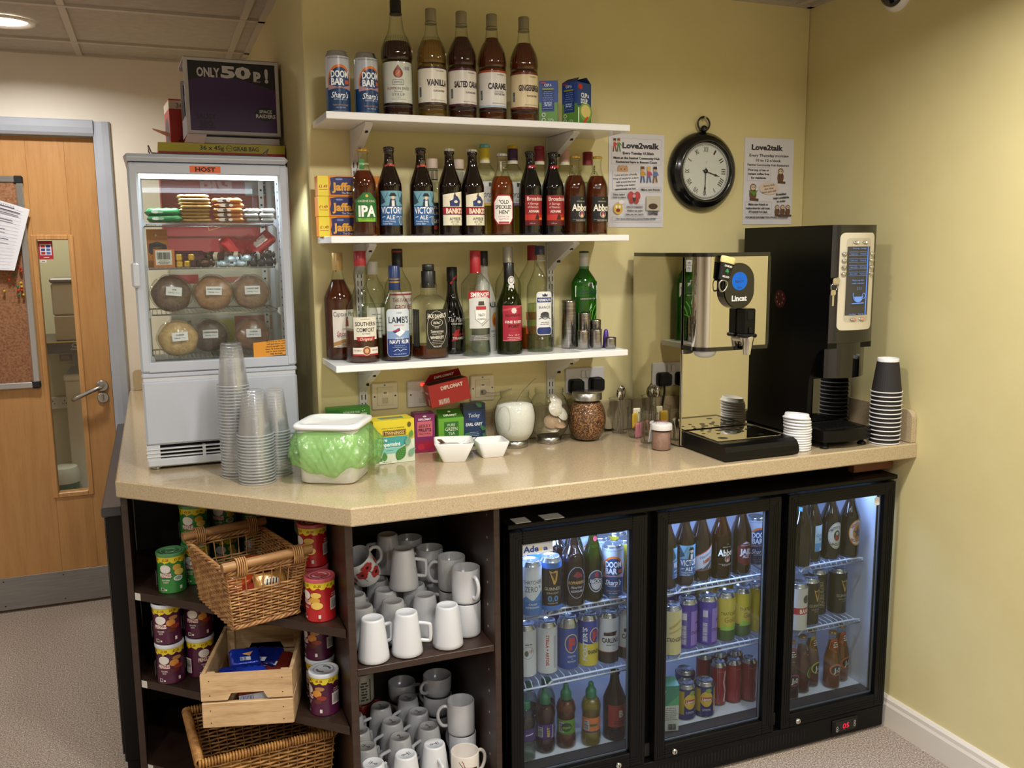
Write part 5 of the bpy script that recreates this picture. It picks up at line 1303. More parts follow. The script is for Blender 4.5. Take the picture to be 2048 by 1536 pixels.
# --- filled rolls in film
M['film'] = clear_mat('cling_film', '#fbfbf8', '#d8d8d4', 0.03, '#e8e8e4', 1.0, 0.07, 0.10, 1.0, 75)
def roll(x, y, z, R, col1, col2, lab, txt, rz=0.0, fill='#c9b26a', lrot=0.0, hid=False):
 t = thing('filled_roll', lab, 'roll', (x, y, z+0.004), rz, 'filled rolls in the display fridge')
 R *= 1.08; h = R*0.93
 crust = noise_mat('bread_crust', [(0.36, col1), (0.62, col2)], 55, 0.55, 0.5, 120, bdist=0.003)
 MB(Matrix.Rotation(-0.18, 4, 'X')).ball((0, 0, h), R, R*0.50, h, crust, 24, 14, lambda d: 1+0.025*sin(5*d.x+3*d.z)+0.02*sin(7*d.z+1)).build('bun', t)
 MB(Matrix.Rotation(-0.18, 4, 'X')).ball((0, R*0.30, h), R*0.97, R*0.16, h*0.97, pm(fill, 0.5), 20, 8).build('filling', t)
 MB(Matrix.Rotation(-0.18, 4, 'X')).ball((0, 0, h*1.03), R*1.07, R*0.56, h*1.06, M['film'], 28, 18, lambda d: 1+0.02*sin(11*d.x+5*d.z)+0.025*abs(sin(9*d.z+4*d.x))+0.04*max(0, abs(d.x)-0.75)).build('film', t)
 a = Art().rect(-0.022, -0.0125, 0.022, 0.0125, '#d9dade').text(txt, 0, 0.005, 0.0042, '#2a2a2e', w=min(0.037, 0.0042*len(txt)*0.9), bold=0.02).text('Use by', -0.0075, -0.0035, 0.0042, '#2a2a2e', w=0.0165, bold=0.01).line([(0.003, -0.005), (0.007, -0.003), (0.011, -0.005), (0.016, -0.004)], 0.0008, '#4a4a5a')
 if lrot: a.items = [([(u*cos(lrot)-v*sin(lrot), u*sin(lrot)+v*cos(lrot)) for u, v in vs], fs, c) for vs, fs, c in a.items]
 k = R*0.56
 a.put(MB(Matrix.Rotation(-0.10, 4, 'X')), lambda u, v, off: (u, -(k*1.10+off)*sqrt(max(0.05, 1-(u/R/1.15)**2-(v/h/1.25)**2))-0.003, h*1.08+v), 0.005).build('use_by_label', t)
 return t
z0 = DSH[2]
roll(0.048, 0.10, z0, 0.052, '#3a2216', '#6a442a', 'dark seeded roll in film at the left of the upper roll shelf', 'HAM', 0.15, lrot=-0.12)
roll(0.163, 0.10, z0, 0.051, '#8a5a32', '#a87848', 'light brown roll in film in the middle of the upper roll shelf', 'HAM & CHEESE', 0.0, lrot=-0.03)
roll(0.274, 0.11, z0, 0.050, '#6e4a34', '#94704e', 'brown roll in film at the right of the upper roll shelf', 'CORNED BEEF', 0.0)
z0 = DSH[3]
roll(0.058, 0.085, z0, 0.052, '#b08a52', '#cfae74', 'pale yellow seeded roll in film at the front of the lowest fridge shelf', 'CHEESE', 0.1, '#e0c868', 0.04)
roll(0.150, 0.17, z0, 0.049, '#3a2018', '#5c3a2a', 'dark roll in film behind the tall cup stack on the lowest fridge shelf', 'CHEESE & ONION', 0.0)
roll(0.275, 0.15, z0, 0.048, '#6a3c22', '#8a5632', 'reddish brown roll in film hidden behind the orange warning sticker', 'CHEESE', 0.0)
# ------------------------------------------------------------------ cartons stacked behind the fridge
card = pm('#c9b697', 0.7)
t = thing('cardboard_carton', 'lowest carton of the stack behind the display fridge, white with yellow and red bands', 'carton', (0.045, 0.435, TOP+0.0006))
MB().box(0, 0.385, 0, 0.40, 0, 0.42, pm('#cdc6bb', 0.6), 0.003).build('carton', t)
Art().rect(0.10, 0.31, 0.20, 0.40, '#b8ab3a').rect(0.20, 0.36, 0.37, 0.41, '#a84a44').rect(0.20, 0.28, 0.37, 0.355, '#b9b4b0').line([(0.055, 0.40), (0.065, 0.32)], 0.012, '#5a5a58').put(MB(), on_front(0)).build('carton_print', t)
t = thing('cardboard_carton', 'plain beige carton in the middle of the stack behind the display fridge', 'carton', (0.048, 0.435, TOP+0.422))
MB().box(0, 0.38, 0, 0.38, 0, 0.196, pm('#c4b8a4', 0.6), 0.003).build('carton', t)
Art().rect(0.16, 0.150, 0.34, 0.190, '#d2d6de').rect(0.0, 0.10, 0.09, 0.13, '#a8242c').rect(0.14, 0.10, 0.28, 0.12, '#b86a58').put(MB(), on_front(0)).build('carton_print', t)
t = thing('snack_carton', 'big red snack carton with a yellow top band behind the display fridge', 'carton', (0.040, 0.437, TOP+0.620))
MB().box(0, 0.398, 0, 0.40, 0, 0.355, pm('#a8202c', 0.5), 0.003).build('carton', t)
a = Art().rect(0.0, 0.327, 0.398, 0.355, '#c2b42c').rect(0.262, 0.19, 0.398, 0.315, '#c6cad6')
a.text('36 x 45g', 0.165, 0.342, 0.014, '#2a2418', w=0.075, bold=0.02).ring(0.219, 0.341, 0.010, 0.010, 0.0016, '#2a2418', a0=0.3, a1=6.0).line([(0.210, 0.341), (0.229, 0.342)], 0.0016, '#2a2418').text('GRAB BAG', 0.272, 0.341, 0.014, '#2a2418', w=0.082, bold=0.02)
a.text('BIG', 0.17, 0.235, 0.055, '#c08a8e', w=0.10, bold=0.05, rot=0.04).text('HULA', 0.14, 0.300, 0.02, '#c9b8a0', w=0.05, bold=0.03).ell(0.325, 0.262, 0.030, 0.033, '#3c4684').ell(0.325, 0.262, 0.026, 0.029, '#c6cad6').ell(0.325, 0.273, 0.026, 0.016, '#3c4684').text('HULA', 0.325, 0.273, 0.012, '#c6cad6', w=0.04, bold=0.03).text('HOOPS', 0.325, 0.248, 0.011, '#3c4684', w=0.042, bold=0.03).text('BIG', 0.345, 0.21, 0.026, '#3c4684', w=0.05, bold=0.04)
a.line([(0.135, 0.125), (0.14, 0.075), (0.27, 0.115)], 0.003, '#d8923a').text('36', 0.375, 0.085, 0.016, '#d8c8c0', w=0.026)
a.put(MB(), on_front(0)).build('carton_print', t)
SZ = TOP+0.977
t = thing('snack_carton', 'purple and black snack carton with ONLY 50p lettering on top of the carton stack', 'carton', (0.133, 0.462, SZ+0.030), 0.035)
pw_ = pm('#c9c4c4', 0.55)
m = MB()
W_, H_, D_ = 0.300, 0.244, 0.195
m.box(0, W_, 0, 0.003, 0, H_, pw_); m.box(0, W_, D_-0.003, D_, 0, H_, pw_); m.box(W_-0.003, W_, 0, D_, 0, H_, pw_)
m.box(0, W_, 0, D_, 0, 0.003, pw_); m.box(0, W_, 0, D_, H_-0.003, H_, pw_)
m.build('carton', t)
lf = MB(); rq = random.Random(4)
def jag(zz): return 0.02+0.014*rq.random()
for k in range(12):
 z1_, z2_ = H_*k/12, H_*(k+1)/12
 d_ = D_ if k < 3 else jag(k)
 lf.add([(0, 0, z1_), (0, d_, z1_), (0, d_+0.006*rq.random(), z2_), (0, 0, z2_)], [(0, 1, 2, 3), (3, 2, 1, 0)], pw_)
lf.add([(0, 0.01, H_*0.8), (-0.02, 0.03, H_*0.82), (-0.012, 0.05, H_*0.7), (0.0, 0.03, H_*0.7)], [(0, 1, 2, 3), (3, 2, 1, 0)], card)
lf.build('torn_side', t)
MB().box(0.004, W_-0.004, 0.12, D_-0.004, 0.003, H_*0.7, pm('#1c1620', 0.9)).build('dark_contents', t)
a = Art().rect(0.012, 0.012, W_-0.012, H_-0.012, '#3f2358')
arc_ = [(0.012+ (W_-0.024)*i/12, 0.168+0.024*sin(pi*(i/12)**0.85)*1.0-0.018*(i/12)) for i in range(13)]
a.poly(arc_+[(W_-0.012, H_-0.012), (0.012, H_-0.012)], '#17151a')
a.text('ONLY', 0.075, 0.198, 0.029, '#d2cdd0', w=0.072, bold=0.035).text('50', 0.162, 0.202, 0.036, '#d2cdd0', w=0.096, bold=0.05).text('p', 0.230, 0.202, 0.030, '#d2cdd0', w=0.024, bold=0.06).text('!', 0.260, 0.197, 0.042, '#d2cdd0', w=0.012, bold=0.05).text('RRP', 0.232, 0.176, 0.006, '#a8a0a8', w=0.018)
a.text('SAUCY', 0.062, 0.058, 0.017, '#1e1028', w=0.062, bold=0.03).text('BBQ', 0.062, 0.036, 0.017, '#1e1028', w=0.042, bold=0.03).dashes(0.062, 0.022, 0.075, 1, 0.004, 0.003, '#1e1028')
a.ell(0.252, 0.073, 0.034, 0.022, '#17151a').text('SPACE', 0.252, 0.081, 0.010, '#d2cdd0', w=0.042, bold=0.035, shear=0.1).text('RAIDERS', 0.252, 0.066, 0.012, '#d2cdd0', w=0.064, bold=0.035)
a.put(MB(), on_front(0)).build('carton_print', t)
m = MB()
m.box(0.05, 0.295, 0.004, 0.20, -0.028, -0.006, pm('#d4d0cc', 0.55), 0.002)
m.add([(0.0, 0.0, 0.0), (0.06, 0.0, 0.0), (0.05, -0.006, -0.029), (-0.012, -0.004, -0.029)], [(0, 1, 2, 3), (3, 2, 1, 0)], pm('#d8c4c0', 0.55))
m.build('bottom_flap', t)
t = thing('snack_carton', 'small red carton with a torn hole in its side, left of the purple carton', 'carton', (0.086, 0.675, SZ), 0.08)
rd = pm('#a83028', 0.5)
m = MB().box(0, 0.12, 0, 0.16, 0, 0.17, rd, 0.002)
m.build('carton', t)
a = Art().rect(0, 0.137, 0.12, 0.165, '#c9b9a0').text('36', 0.035, 0.150, 0.016, '#26222a', w=0.022).ring(0.05, 0.07, 0.012, 0.012, 0.003, '#4a2430').ring(0.04, 0.04, 0.008, 0.008, 0.003, '#4a2430').ell(0.03, 0.03, 0.004, 0.004, '#2a1a20')
a.put(MB(), on_front(0)).build('carton_print', t)
Art().rect(-0.16, 0.137, 0, 0.165, '#c9b9a0').poly([(-0.085+0.06*cos(q_)*(1+0.1*sin(5*q_)), 0.062+0.055*sin(q_)*(1+0.1*sin(7*q_))) for q_ in [i*2*pi/22 for i in range(22)]], '#14100e').put(MB(), on_left(0, 0)).build('torn_hole', t)
MB().add([(-0.001, 0.03, 0.06), (-0.055, 0.035, 0.073), (-0.05, 0.06, 0.07), (-0.001, 0.07, 0.05)], [(0, 1, 2, 3), (3, 2, 1, 0)], card).build('torn_flap', t)
# ------------------------------------------------------------------ things on the wall
def plate(x, z, w, h, col='#d9cfb4'):
 return MB().box(x-w/2, x+w/2, -0.009, 0, z-h/2, z+h/2, pm(col, 0.3), 0.003)
def screws(m, x, z, dx):
 for s_ in (-1, 1): m.box(x+s_*dx-0.0025, x+s_*dx+0.0025, -0.0098, -0.0088, z-0.0025, z+0.0025, pm('#3a3833', 0.4, 0.6), 0.0008)
for x, z, lab, cable in ((0.648, 1.168, 'cream data socket plate on the wall under the left end of the lowest shelf', False), (0.972, 1.172, 'cream data socket plate with a cable plugged in, behind the red carton', True)):
 t = thing('data_socket', lab, 'socket', (x, 0, z))
 plate(0, 0, 0.084, 0.084).build('face_plate', t)
 m = MB().box(-0.025, 0.025, -0.011, -0.008, -0.029, 0.029, pm('#d4caae', 0.35), 0.001)
 m.box(-0.009, 0.009, -0.0122, -0.010, 0.004, 0.018, pm('#e2dac6', 0.3)); m.box(-0.009, 0.009, -0.0122, -0.010, -0.022, -0.004, pm('#b8ae94', 0.3)); m.box(-0.005, 0.005, -0.0128, -0.012, 0.008, 0.014, pm('#8a8272'))
 m.build('socket_module', t)
 m = MB(); screws(m, 0, 0, 0.033)
 m.prism([(-0.004, 0.033), (0.004, 0.033), (0, 0.039)], -0.0094, -0.009, pm('#3f6f8f'), 'y')
 m.build('screw', t)
 if cable:
  m = MB().box(-0.006, 0.006, -0.030, -0.011, -0.016, -0.006, pm('#8a8a8a', 0.4), 0.001)
  m.tube(spline([(0.0, -0.030, -0.011), (0.02, -0.045, -0.012), (0.06, -0.04, -0.010), (0.10, -0.012, -0.008)], 5), 0.0022, pm('#a8a49a', 0.4), 6)
  m.build('data_cable', t)
t = thing('fused_switch', 'white fused switch plate with a glowing red neon under the lowest shelf', 'switch', (0.761, 0, 1.167))
plate(0, 0, 0.082, 0.084, '#d4d0cc').build('face_plate', t)
m = MB().box(-0.0075+0.008, 0.0075+0.008, -0.013, -0.008, 0.004, 0.034, pm('#dedbd8', 0.25), 0.002)
m.build('switch_rocker', t)
m = MB().box(-0.012+0.008, 0.012+0.008, -0.0105, -0.008, -0.028, -0.012, pm('#cbc7c2', 0.3), 0.002)
m.build('fuse_holder', t)
m = MB(); screws(m, 0.0, -0.001, 0.030)
m.build('screw', t)
MB().box(0.002, 0.014, -0.0145, -0.0128, 0.027, 0.034, glow_mat('neon', '#ff2a18', 5)).build('neon_lamp', t)
t = thing('double_socket', 'white double wall socket with two black plugs beside the coffee jar', 'socket', (1.343, 0, 1.175))
plate(0, 0, 0.146, 0.086, '#d6d4d6').build('face_plate', t)
for dx in (-0.009, 0.009): MB().box(dx-0.0075, dx+0.0075, -0.014, -0.008, 0.008, 0.034, pm('#dedcde', 0.25), 0.002).build('switch_rocker', t)
def plug(x, y0, z, lab, rz=0.0, tilt=False):
 t = thing('power_plug', lab, 'plug', (x, y0, z), rz, 'black power plugs')
 m = MB(Matrix.Rotation(pi/2, 4, 'X'))
 m.prism(rrect(-0.024, 0.024, -0.024, 0.024, 0.010), 0.0, 0.016, M['black_m'])
 m.prism(rrect(-0.020, 0.020, -0.020, 0.022, 0.009), 0.016, 0.036, M['black_m'])
 m.build('plug_body', t)
 c = [(0, -0.016, -0.020), (0, -0.018, -0.045), (0.008, -0.022, -0.08), (0.014, -0.026, -0.11), (0.012, -0.03, -0.145), (0.03, -0.03, -0.158), (0.06, -0.026, -0.160)] if not tilt else [(0, -0.016, -0.020), (-0.004, -0.02, -0.05), (-0.008, -0.022, -0.12), (-0.006, -0.03, -0.159)]
 MB().tube(spline(c, 5), 0.0038, M['black_m'], 8).build('power_cord', t)
 return t
plug(1.302, -0.0098, 1.158, 'left black plug in the white double socket', 0, True)
plug(1.378, -0.0098, 1.160, 'right black plug in the white double socket')
ck = thing('wall_clock', 'round black wall clock with roman numerals and a ring on top', 'clock', (1.790, 0, 1.876))
RX = Matrix.Rotation(pi/2, 4, 'X')
blk = pm('#0c0c0d', 0.22, coat=0.3)
MB(RX).lathe([(0.128, 0.0), (0.134, 0.006), (0.132, 0.018), (0.126, 0.024), (0.124, 0.028), (0.118, 0.034), (0.112, 0.036), (0.108, 0.042), (0.101, 0.044), (0.097, 0.040), (0.096, 0.030)], blk, 56, capt=False).build('case', ck)
MB(RX).lathe([(0.0965, 0.0295), (0.0005, 0.0298)], pm('#dcdcd8', 0.4), 48, capb=False).build('dial', ck)
a = Art()
for i, rm in enumerate(('XII', 'I', 'II', 'III', 'IIII', 'V', 'VI', 'VII', 'VIII', 'IX', 'X', 'XI')):
 an = -i*pi/6
 a.text(rm, -0.074*sin(an), 0.074*cos(an), 0.018, '#1a1a1c', w=(0.006*len(rm) if rm != 'VIII' else 0.021), rot=an)
a.ring(0, 0, 0.092, 0.092, 0.0012, '#3a3a3c', 60).ring(0, 0, 0.0885, 0.0885, 0.0008, '#5a5a5c', 60)
for i in range(60): a.line([(0.0885*sin(i*pi/30), 0.0885*cos(i*pi/30)), (0.092*sin(i*pi/30), 0.092*cos(i*pi/30))], 0.0009, '#3a3a3c')
a.text('Q', 0, 0.030, 0.006, '#8a8a8c', w=0.004)
a.put(MB(), on_front(-0.0300)).build('dial_print', ck)
def hand(nm, L, an, off, wd):
 m = MB(Matrix.Translation((0, -off, 0)) @ Matrix.Rotation(an, 4, 'Y'))
 m.prism([(-wd, -0.012), (wd, -0.012), (wd*0.9, L*0.6), (wd*2.6, L*0.68), (wd*0.8, L*0.8), (0.0, L), (-wd*0.8, L*0.8), (-wd*2.6, L*0.68), (-wd*0.9, L*0.6)], 0, 0.001, blk, 'y')
 m.build(nm, ck)
hand('hour_hand', 0.062, radians(107), 0.0325, 0.0016)
hand('minute_hand', 0.084, radians(182), 0.0340, 0.0012)
MB(RX).lathe([(0.007, 0.030), (0.007, 0.036), (0.0005, 0.0365)], blk, 16).build('hand_hub', ck)
MB(RX).lathe([(0.1, 0.0372), (0.0005, 0.0385)], clear_mat('clock_glass', '#f8faf8', '#e0e4e2', base=0.02), 40, capb=False).build('clock_glass', ck)
MB().ball((0, -0.016, 0.143), 0.0125, 0.0125, 0.0125, blk).build('knob', ck)
MB().tube([(0.0235*sin(t_), -0.014, 0.160+0.0235*cos(t_)) for t_ in [i*2*pi/28 for i in range(28)]], 0.0032, blk, 8, True).build('hanging_ring', ck)
MB(RX).lathe([(0.003, 0.0), (0.003, 0.022), (0.0045, 0.023)], M['steel'], 10, (0, 0.180, 0)).build('hook', ck)
def tiny_person(a, x, y, s_, hair, top, legs):
 a.ell(x, y+0.021*s_, 0.0055*s_, 0.006*s_, '#d9a880', 14).poly([(x-0.006*s_, y+0.022*s_), (x+0.006*s_, y+0.022*s_), (x+0.005*s_, y+0.029*s_), (x-0.005*s_, y+0.029*s_)], hair)
 a.rect(x-0.005*s_, y+0.003*s_, x+0.005*s_, y+0.016*s_, top).line([(x-0.003*s_, y+0.003*s_), (x-0.005*s_, y-0.014*s_)], 0.004*s_, legs).line([(x+0.003*s_, y+0.003*s_), (x+0.006*s_, y-0.013*s_)], 0.004*s_, legs).line([(x+0.005*s_, y+0.014*s_), (x+0.010*s_, y+0.006*s_)], 0.003*s_, top)
def frame(a, x0, y0, x1, y1, c='#a8a8b4'):
 for q in ([(x0, y0), (x1, y0)], [(x1, y0), (x1, y1)], [(x1, y1), (x0, y1)], [(x0, y1), (x0, y0)]): a.line(q, 0.0008, c)
INK = '#2c2c34'
pp_ = pm('#d9d7de', 0.5)
t = thing('poster', 'white poster headed Love2walk taped to the wall beside the shelves', 'poster', (1.430, -0.001, 1.687), 0)
MB().box(0, 0.212, -0.0012, 0, 0, 0.308, pp_).build('sheet', t)
a = Art(); frame(a, 0.012, 0.208, 0.200, 0.292)
a.text('Love2walk', 0.122, 0.270, 0.0185, INK, w=0.142, bold=0.045)
tiny_person(a, 0.022, 0.262, 1.0, '#3a2a20', '#c23a3a', '#8a2a2a'); tiny_person(a, 0.037, 0.262, 1.0, '#6a3a20', '#5a8a4a', '#4a6a3a')
a.text('Every Tuesday 10.30am', 0.112, 0.245, 0.0085, INK, w=0.118, bold=0.03).text('Meet at the Festival Community Hub', 0.106, 0.229, 0.0075, INK, w=0.176, bold=0.03).text('Restaurant here in Beacon Court', 0.106, 0.216, 0.0075, INK, w=0.156, bold=0.03)
a.ell(0.053, 0.190, 0.020, 0.014, '#c9a078').ell(0.046, 0.192, 0.002, 0.002, '#3a2a20').ell(0.060, 0.192, 0.002, 0.002, '#3a2a20').poly([(0.034, 0.196), (0.038, 0.205), (0.045, 0.200)], '#c09068').poly([(0.072, 0.196), (0.068, 0.205), (0.061, 0.200)], '#c09068')
a.rect(0.016, 0.125, 0.112, 0.183, '#dcdae0');
for i, l in enumerate(('Come and join a friendly', 'group of people for a short', 'walk around the local', 'Sedgley area lasting', 'approximately one hour')): a.text(l, 0.064, 0.174-i*0.0115, 0.0066, INK, w=0.0036*len(l), bold=0.03, rot=0.06)
for i, c in enumerate((('#6a3a20', '#d0a040', '#3a5a8a'), ('#d8b050', '#c04a6a', '#4a6aa0'), ('#2a2a3a', '#5a7ab0', '#8a5a3a'))): tiny_person(a, 0.128+i*0.024, 0.166, 1.25, *c)
frame(a, 0.118, 0.118, 0.200, 0.134); a.text('Make new friends', 0.159, 0.126, 0.0068, INK, w=0.072, bold=0.03)
frame(a, 0.010, 0.095, 0.066, 0.116); a.text('Enjoy getting', 0.038, 0.109, 0.006, INK, w=0.044, bold=0.03).text('closer to nature', 0.038, 0.100, 0.006, INK, w=0.050, bold=0.03)
a.ell(0.083, 0.104, 0.012, 0.015, '#b84444').ell(0.107, 0.104, 0.012, 0.015, '#b84444').ell(0.086, 0.088, 0.009, 0.010, '#a83a3a').ell(0.104, 0.088, 0.009, 0.010, '#a83a3a').ell(0.095, 0.098, 0.006, 0.014, '#3a3038').ell(0.095, 0.104, 0.006, 0.006, '#d8a0a0')
a.ell(0.034, 0.062, 0.017, 0.019, '#d8b040').ell(0.028, 0.068, 0.004, 0.005, '#f0f0e8').ell(0.040, 0.068, 0.004, 0.005, '#f0f0e8').ell(0.034, 0.056, 0.008, 0.006, '#8a2a2a').ell(0.046, 0.083, 0.010, 0.006, '#ecebee')
a.text('COFFEE!', 0.168, 0.048, 0.011, INK, w=0.040, bold=0.05).rect(0.142, 0.056, 0.196, 0.104, '#c4bda8').ell(0.168, 0.070, 0.018, 0.010, '#4a3428')
frame(a, 0.058, 0.036, 0.136, 0.077); a.text('HEALTH WARNING', 0.097, 0.068, 0.0062, INK, w=0.062, bold=0.03).text('Walking can make', 0.097, 0.056, 0.0062, INK, w=0.060, bold=0.03).text('make you very hungry', 0.097, 0.044, 0.0062, INK, w=0.070, bold=0.03)
frame(a, 0.012, 0.021, 0.200, 0.035); a.text('For more information phone 07642 639387', 0.104, 0.028, 0.0062, INK, w=0.152, bold=0.03)
a.put(MB(), on_front(-0.0012), rough=0.5).build('poster_print', t)
t = thing('poster', 'white poster headed Love2talk on the wall right of the clock', 'poster', (1.969, -0.001, 1.697), 0)
MB().box(0, 0.213, -0.0012, 0, 0, 0.302, pp_).build('sheet', t)
a = Art()
a.text('Love2talk', 0.098, 0.270, 0.0185, INK, w=0.136, bold=0.045).text('Every Thursday morning', 0.106, 0.242, 0.0095, INK, w=0.170, bold=0.03).text("10 to 12 o'clock", 0.104, 0.225, 0.0095, INK, w=0.108, bold=0.03).text('Festival Community Hub Restaurant', 0.104, 0.209, 0.0078, INK, w=0.180, bold=0.03)
frame(a, 0.014, 0.153, 0.114, 0.199)
for i, l in enumerate(('First cup of tea or', 'instant coffee free', 'for residents.')): a.text(l, 0.063, 0.191-i*0.0135, 0.0078, INK, w=0.0047*len(l), bold=0.03)
def sloth(a, x, y, s_=1.0, leaf=False):
 a.ell(x, y, 0.014*s_, 0.019*s_, '#6a4a38').ell(x, y+0.022*s_, 0.012*s_, 0.011*s_, '#7a5a46').ell(x, y+0.021*s_, 0.009*s_, 0.008*s_, '#d8c4a8').ell(x-0.004*s_, y+0.022*s_, 0.002*s_, 0.002*s_, '#2a1a14').ell(x+0.004*s_, y+0.022*s_, 0.002*s_, 0.002*s_, '#2a1a14')
 a.line([(x-0.012*s_, y-0.016*s_), (x+0.022*s_, y-0.018*s_)], 0.008*s_, '#5a3e30').line([(x+0.010*s_, y+0.004*s_), (x+0.004*s_, y+0.012*s_)], 0.006*s_, '#5a3e30')
 if leaf: a.poly([(x-0.018*s_, y+0.012*s_), (x+0.004*s_, y-0.006*s_), (x+0.020*s_, y+0.014*s_), (x+0.004*s_, y+0.008*s_)], '#5a8a3a')
sloth(a, 0.158, 0.166); sloth(a, 0.040, 0.106, 1.1, True)
a.ell(0.108, 0.127, 0.042, 0.022, '#ddc8b8')
for i, l in enumerate(('Sammy Sloth', 'says slow', 'down and chill')): a.text(l, 0.108, 0.138-i*0.011, 0.0065, '#5a4a44', w=0.0044*len(l), bold=0.02, rot=0.12)
for i, l in enumerate(('Breakfast', 'baps available', 'to order')): a.text(l, 0.163, 0.108-i*0.0125, 0.0078, INK, w=0.0049*len(l), bold=0.03, rot=0.08)
frame(a, 0.008, 0.036, 0.122, 0.080)
for i, l in enumerate(('Make new friends or', 'make time for old ones.', "IT'S GOOD TO TALK.")): a.text(l, 0.064, 0.071-i*0.0135, 0.0078, INK, w=0.0045*len(l), bold=0.03)
for i in range(3): sloth(a, 0.146+i*0.023, 0.045, 0.75)
a.text('FOR MORE INFORMATION PHONE 07642639387', 0.102, 0.025, 0.0068, INK, w=0.186, bold=0.03)
a.put(MB(), on_front(-0.0012), rough=0.5).build('poster_print', t)
t = thing('security_camera', 'dark dome camera with a white ring high on the right wall', 'camera', (2.235, -0.412, 2.405))
MB(Matrix.Rotation(-pi/2, 4, 'Y')).lathe([(0.058, 0), (0.058, 0.012), (0.048, 0.02)], M['white_pl'], 28).build('mount_ring', t)
MB(Matrix.Rotation(-pi/2, 4, 'Y')).lathe([(0.046, 0.018), (0.043, 0.034), (0.030, 0.050), (0.012, 0.058), (0.0005, 0.059)], pm('#101418', 0.1, coat=0.5), 28).build('dome', t)
# ------------------------------------------------------------------ plastic cups
M['cup'] = clear_mat('clear_plastic_cup', '#ffffff', '#ffffff', 0.05, '#f6f9fc', 1.0, 0.06, 0.05)
M['cuprim'] = clear_mat('cup_rim_plastic', '#f4f8fa', '#dce2e6', 0.45, '#eef2f6', 1.0, 0.08, 0.08)
def cup_stack(x, y, n, r, rt, h, sp, nm, lean=(0, 0)):
 base = None
 for i in range(n):
  loc = (x+lean[0]*i, y+lean[1]*i, TOP+0.0006+i*sp)
  lab = f'clear plastic cup in the {nm} cup stack, {nth(i, n)}'
  if base is None:
   base = thing('plastic_cup', lab, 'cup', loc, 0, f'clear plastic cups in the {nm} stack')
   MB().lathe([(r-0.0005, 0.002), (r-0.0022, 0.012), (rt+(r-rt)*0.12, h*0.86), (rt, h-0.003), (rt-0.002, h), (rt-0.006, h-0.003), (0.0005, h-0.004)], M['cup'], 28, capb=False).build('cup_wall', base)
   MB().tube([((r+0.0010)*cos(k*2*pi/28), (r+0.0010)*sin(k*2*pi/28), 0.002) for k in range(28)], 0.0019, M['cuprim'], 6, True).build('cup_rim', base)
  else: dup(base, loc, 0.4*i, lab)
cup_stack(0.187, -0.140, 31, 0.0425, 0.0285, 0.118, 0.0086, 'tallest')
cup_stack(0.231, -0.232, 17, 0.0475, 0.0295, 0.122, 0.0083, 'front')
cup_stack(0.294, -0.160, 16, 0.0385, 0.0265, 0.118, 0.0083, 'right hand')
# ------------------------------------------------------------------ lidded tub with a green liner
tb = thing('food_tub', 'white lidded food tub with a thin green bag over its sides', 'tub', (0.437, -0.276, TOP+0.0006), -0.483)
tw = pm('#dcdedd', 0.25, coat=0.1)
MB().lathe([(0.070, 0), (0.0785, 0.006), (0.086, 0.150), (0.084, 0.150), (0.077, 0.008), (0.0005, 0.008)], tw, 48, sq=6.5).build('tub_body', tb)
MB().lathe([(0.086, 0.1505), (0.0935, 0.152), (0.0945, 0.158), (0.092, 0.163), (0.086, 0.1645), (0.074, 0.1645), (0.068, 0.161), (0.0005, 0.1605)], pm('#e6e8e8', 0.22, coat=0.2), 56, sq=6.0).build('lid', tb)
M['bag'] = clear_mat('green_bag_film', '#d4f0c0', '#98d478', 0.30, '#b4e498', 1.0, 0.10, 0.08, 1.0, 55)
rq = random.Random(11)
ph = [rq.uniform(0, 6.28) for _ in range(12)]
def bag(u, v):
 a_ = 2*pi*u
 ca, sa = cos(a_), sin(a_)
 q = 1.0/((abs(ca)**3.2+abs(sa)**3.2)**(1/3.2))
 prof = [(0.0, 0.092, 0.1500), (0.15, 0.106, 0.138), (0.4, 0.120, 0.108), (0.7, 0.122, 0.070), (0.9, 0.114, 0.047), (1.0, 0.100, 0.038)]
 for (t0, r0, h0), (t1, r1, h1) in zip(prof[:-1], prof[1:]):
  if v <= t1:
   k = (v-t0)/(t1-t0); r_, z_ = r0+(r1-r0)*k, h0+(h1-h0)*k; break
 amp = 0.0135*min(1, v*2.2)
 r_ += amp*(sin(7*a_+ph[0]+3*v) + 0.9*(abs(sin(6.5*a_+ph[1]-4*v))-0.6) + 0.8*(abs(sin(11.5*a_+ph[2]+7*v))-0.6) + 0.5*(abs(sin(19*a_+ph[4]-13*v))-0.6))*0.5
 r_ += 0.003*max(0, cos(a_-2.7))*v + 0.010*max(0, cos(a_-0.9))*min(1, 2*v)
 z_ += 0.012*sin(3*a_+ph[3])*v + 0.006*sin(9*a_+ph[5])*v
 return (r_*q*ca*0.92, r_*q*sa*0.92, z_)
MB().grid(bag, 220, 30, M['bag']).build('bag_liner', tb)
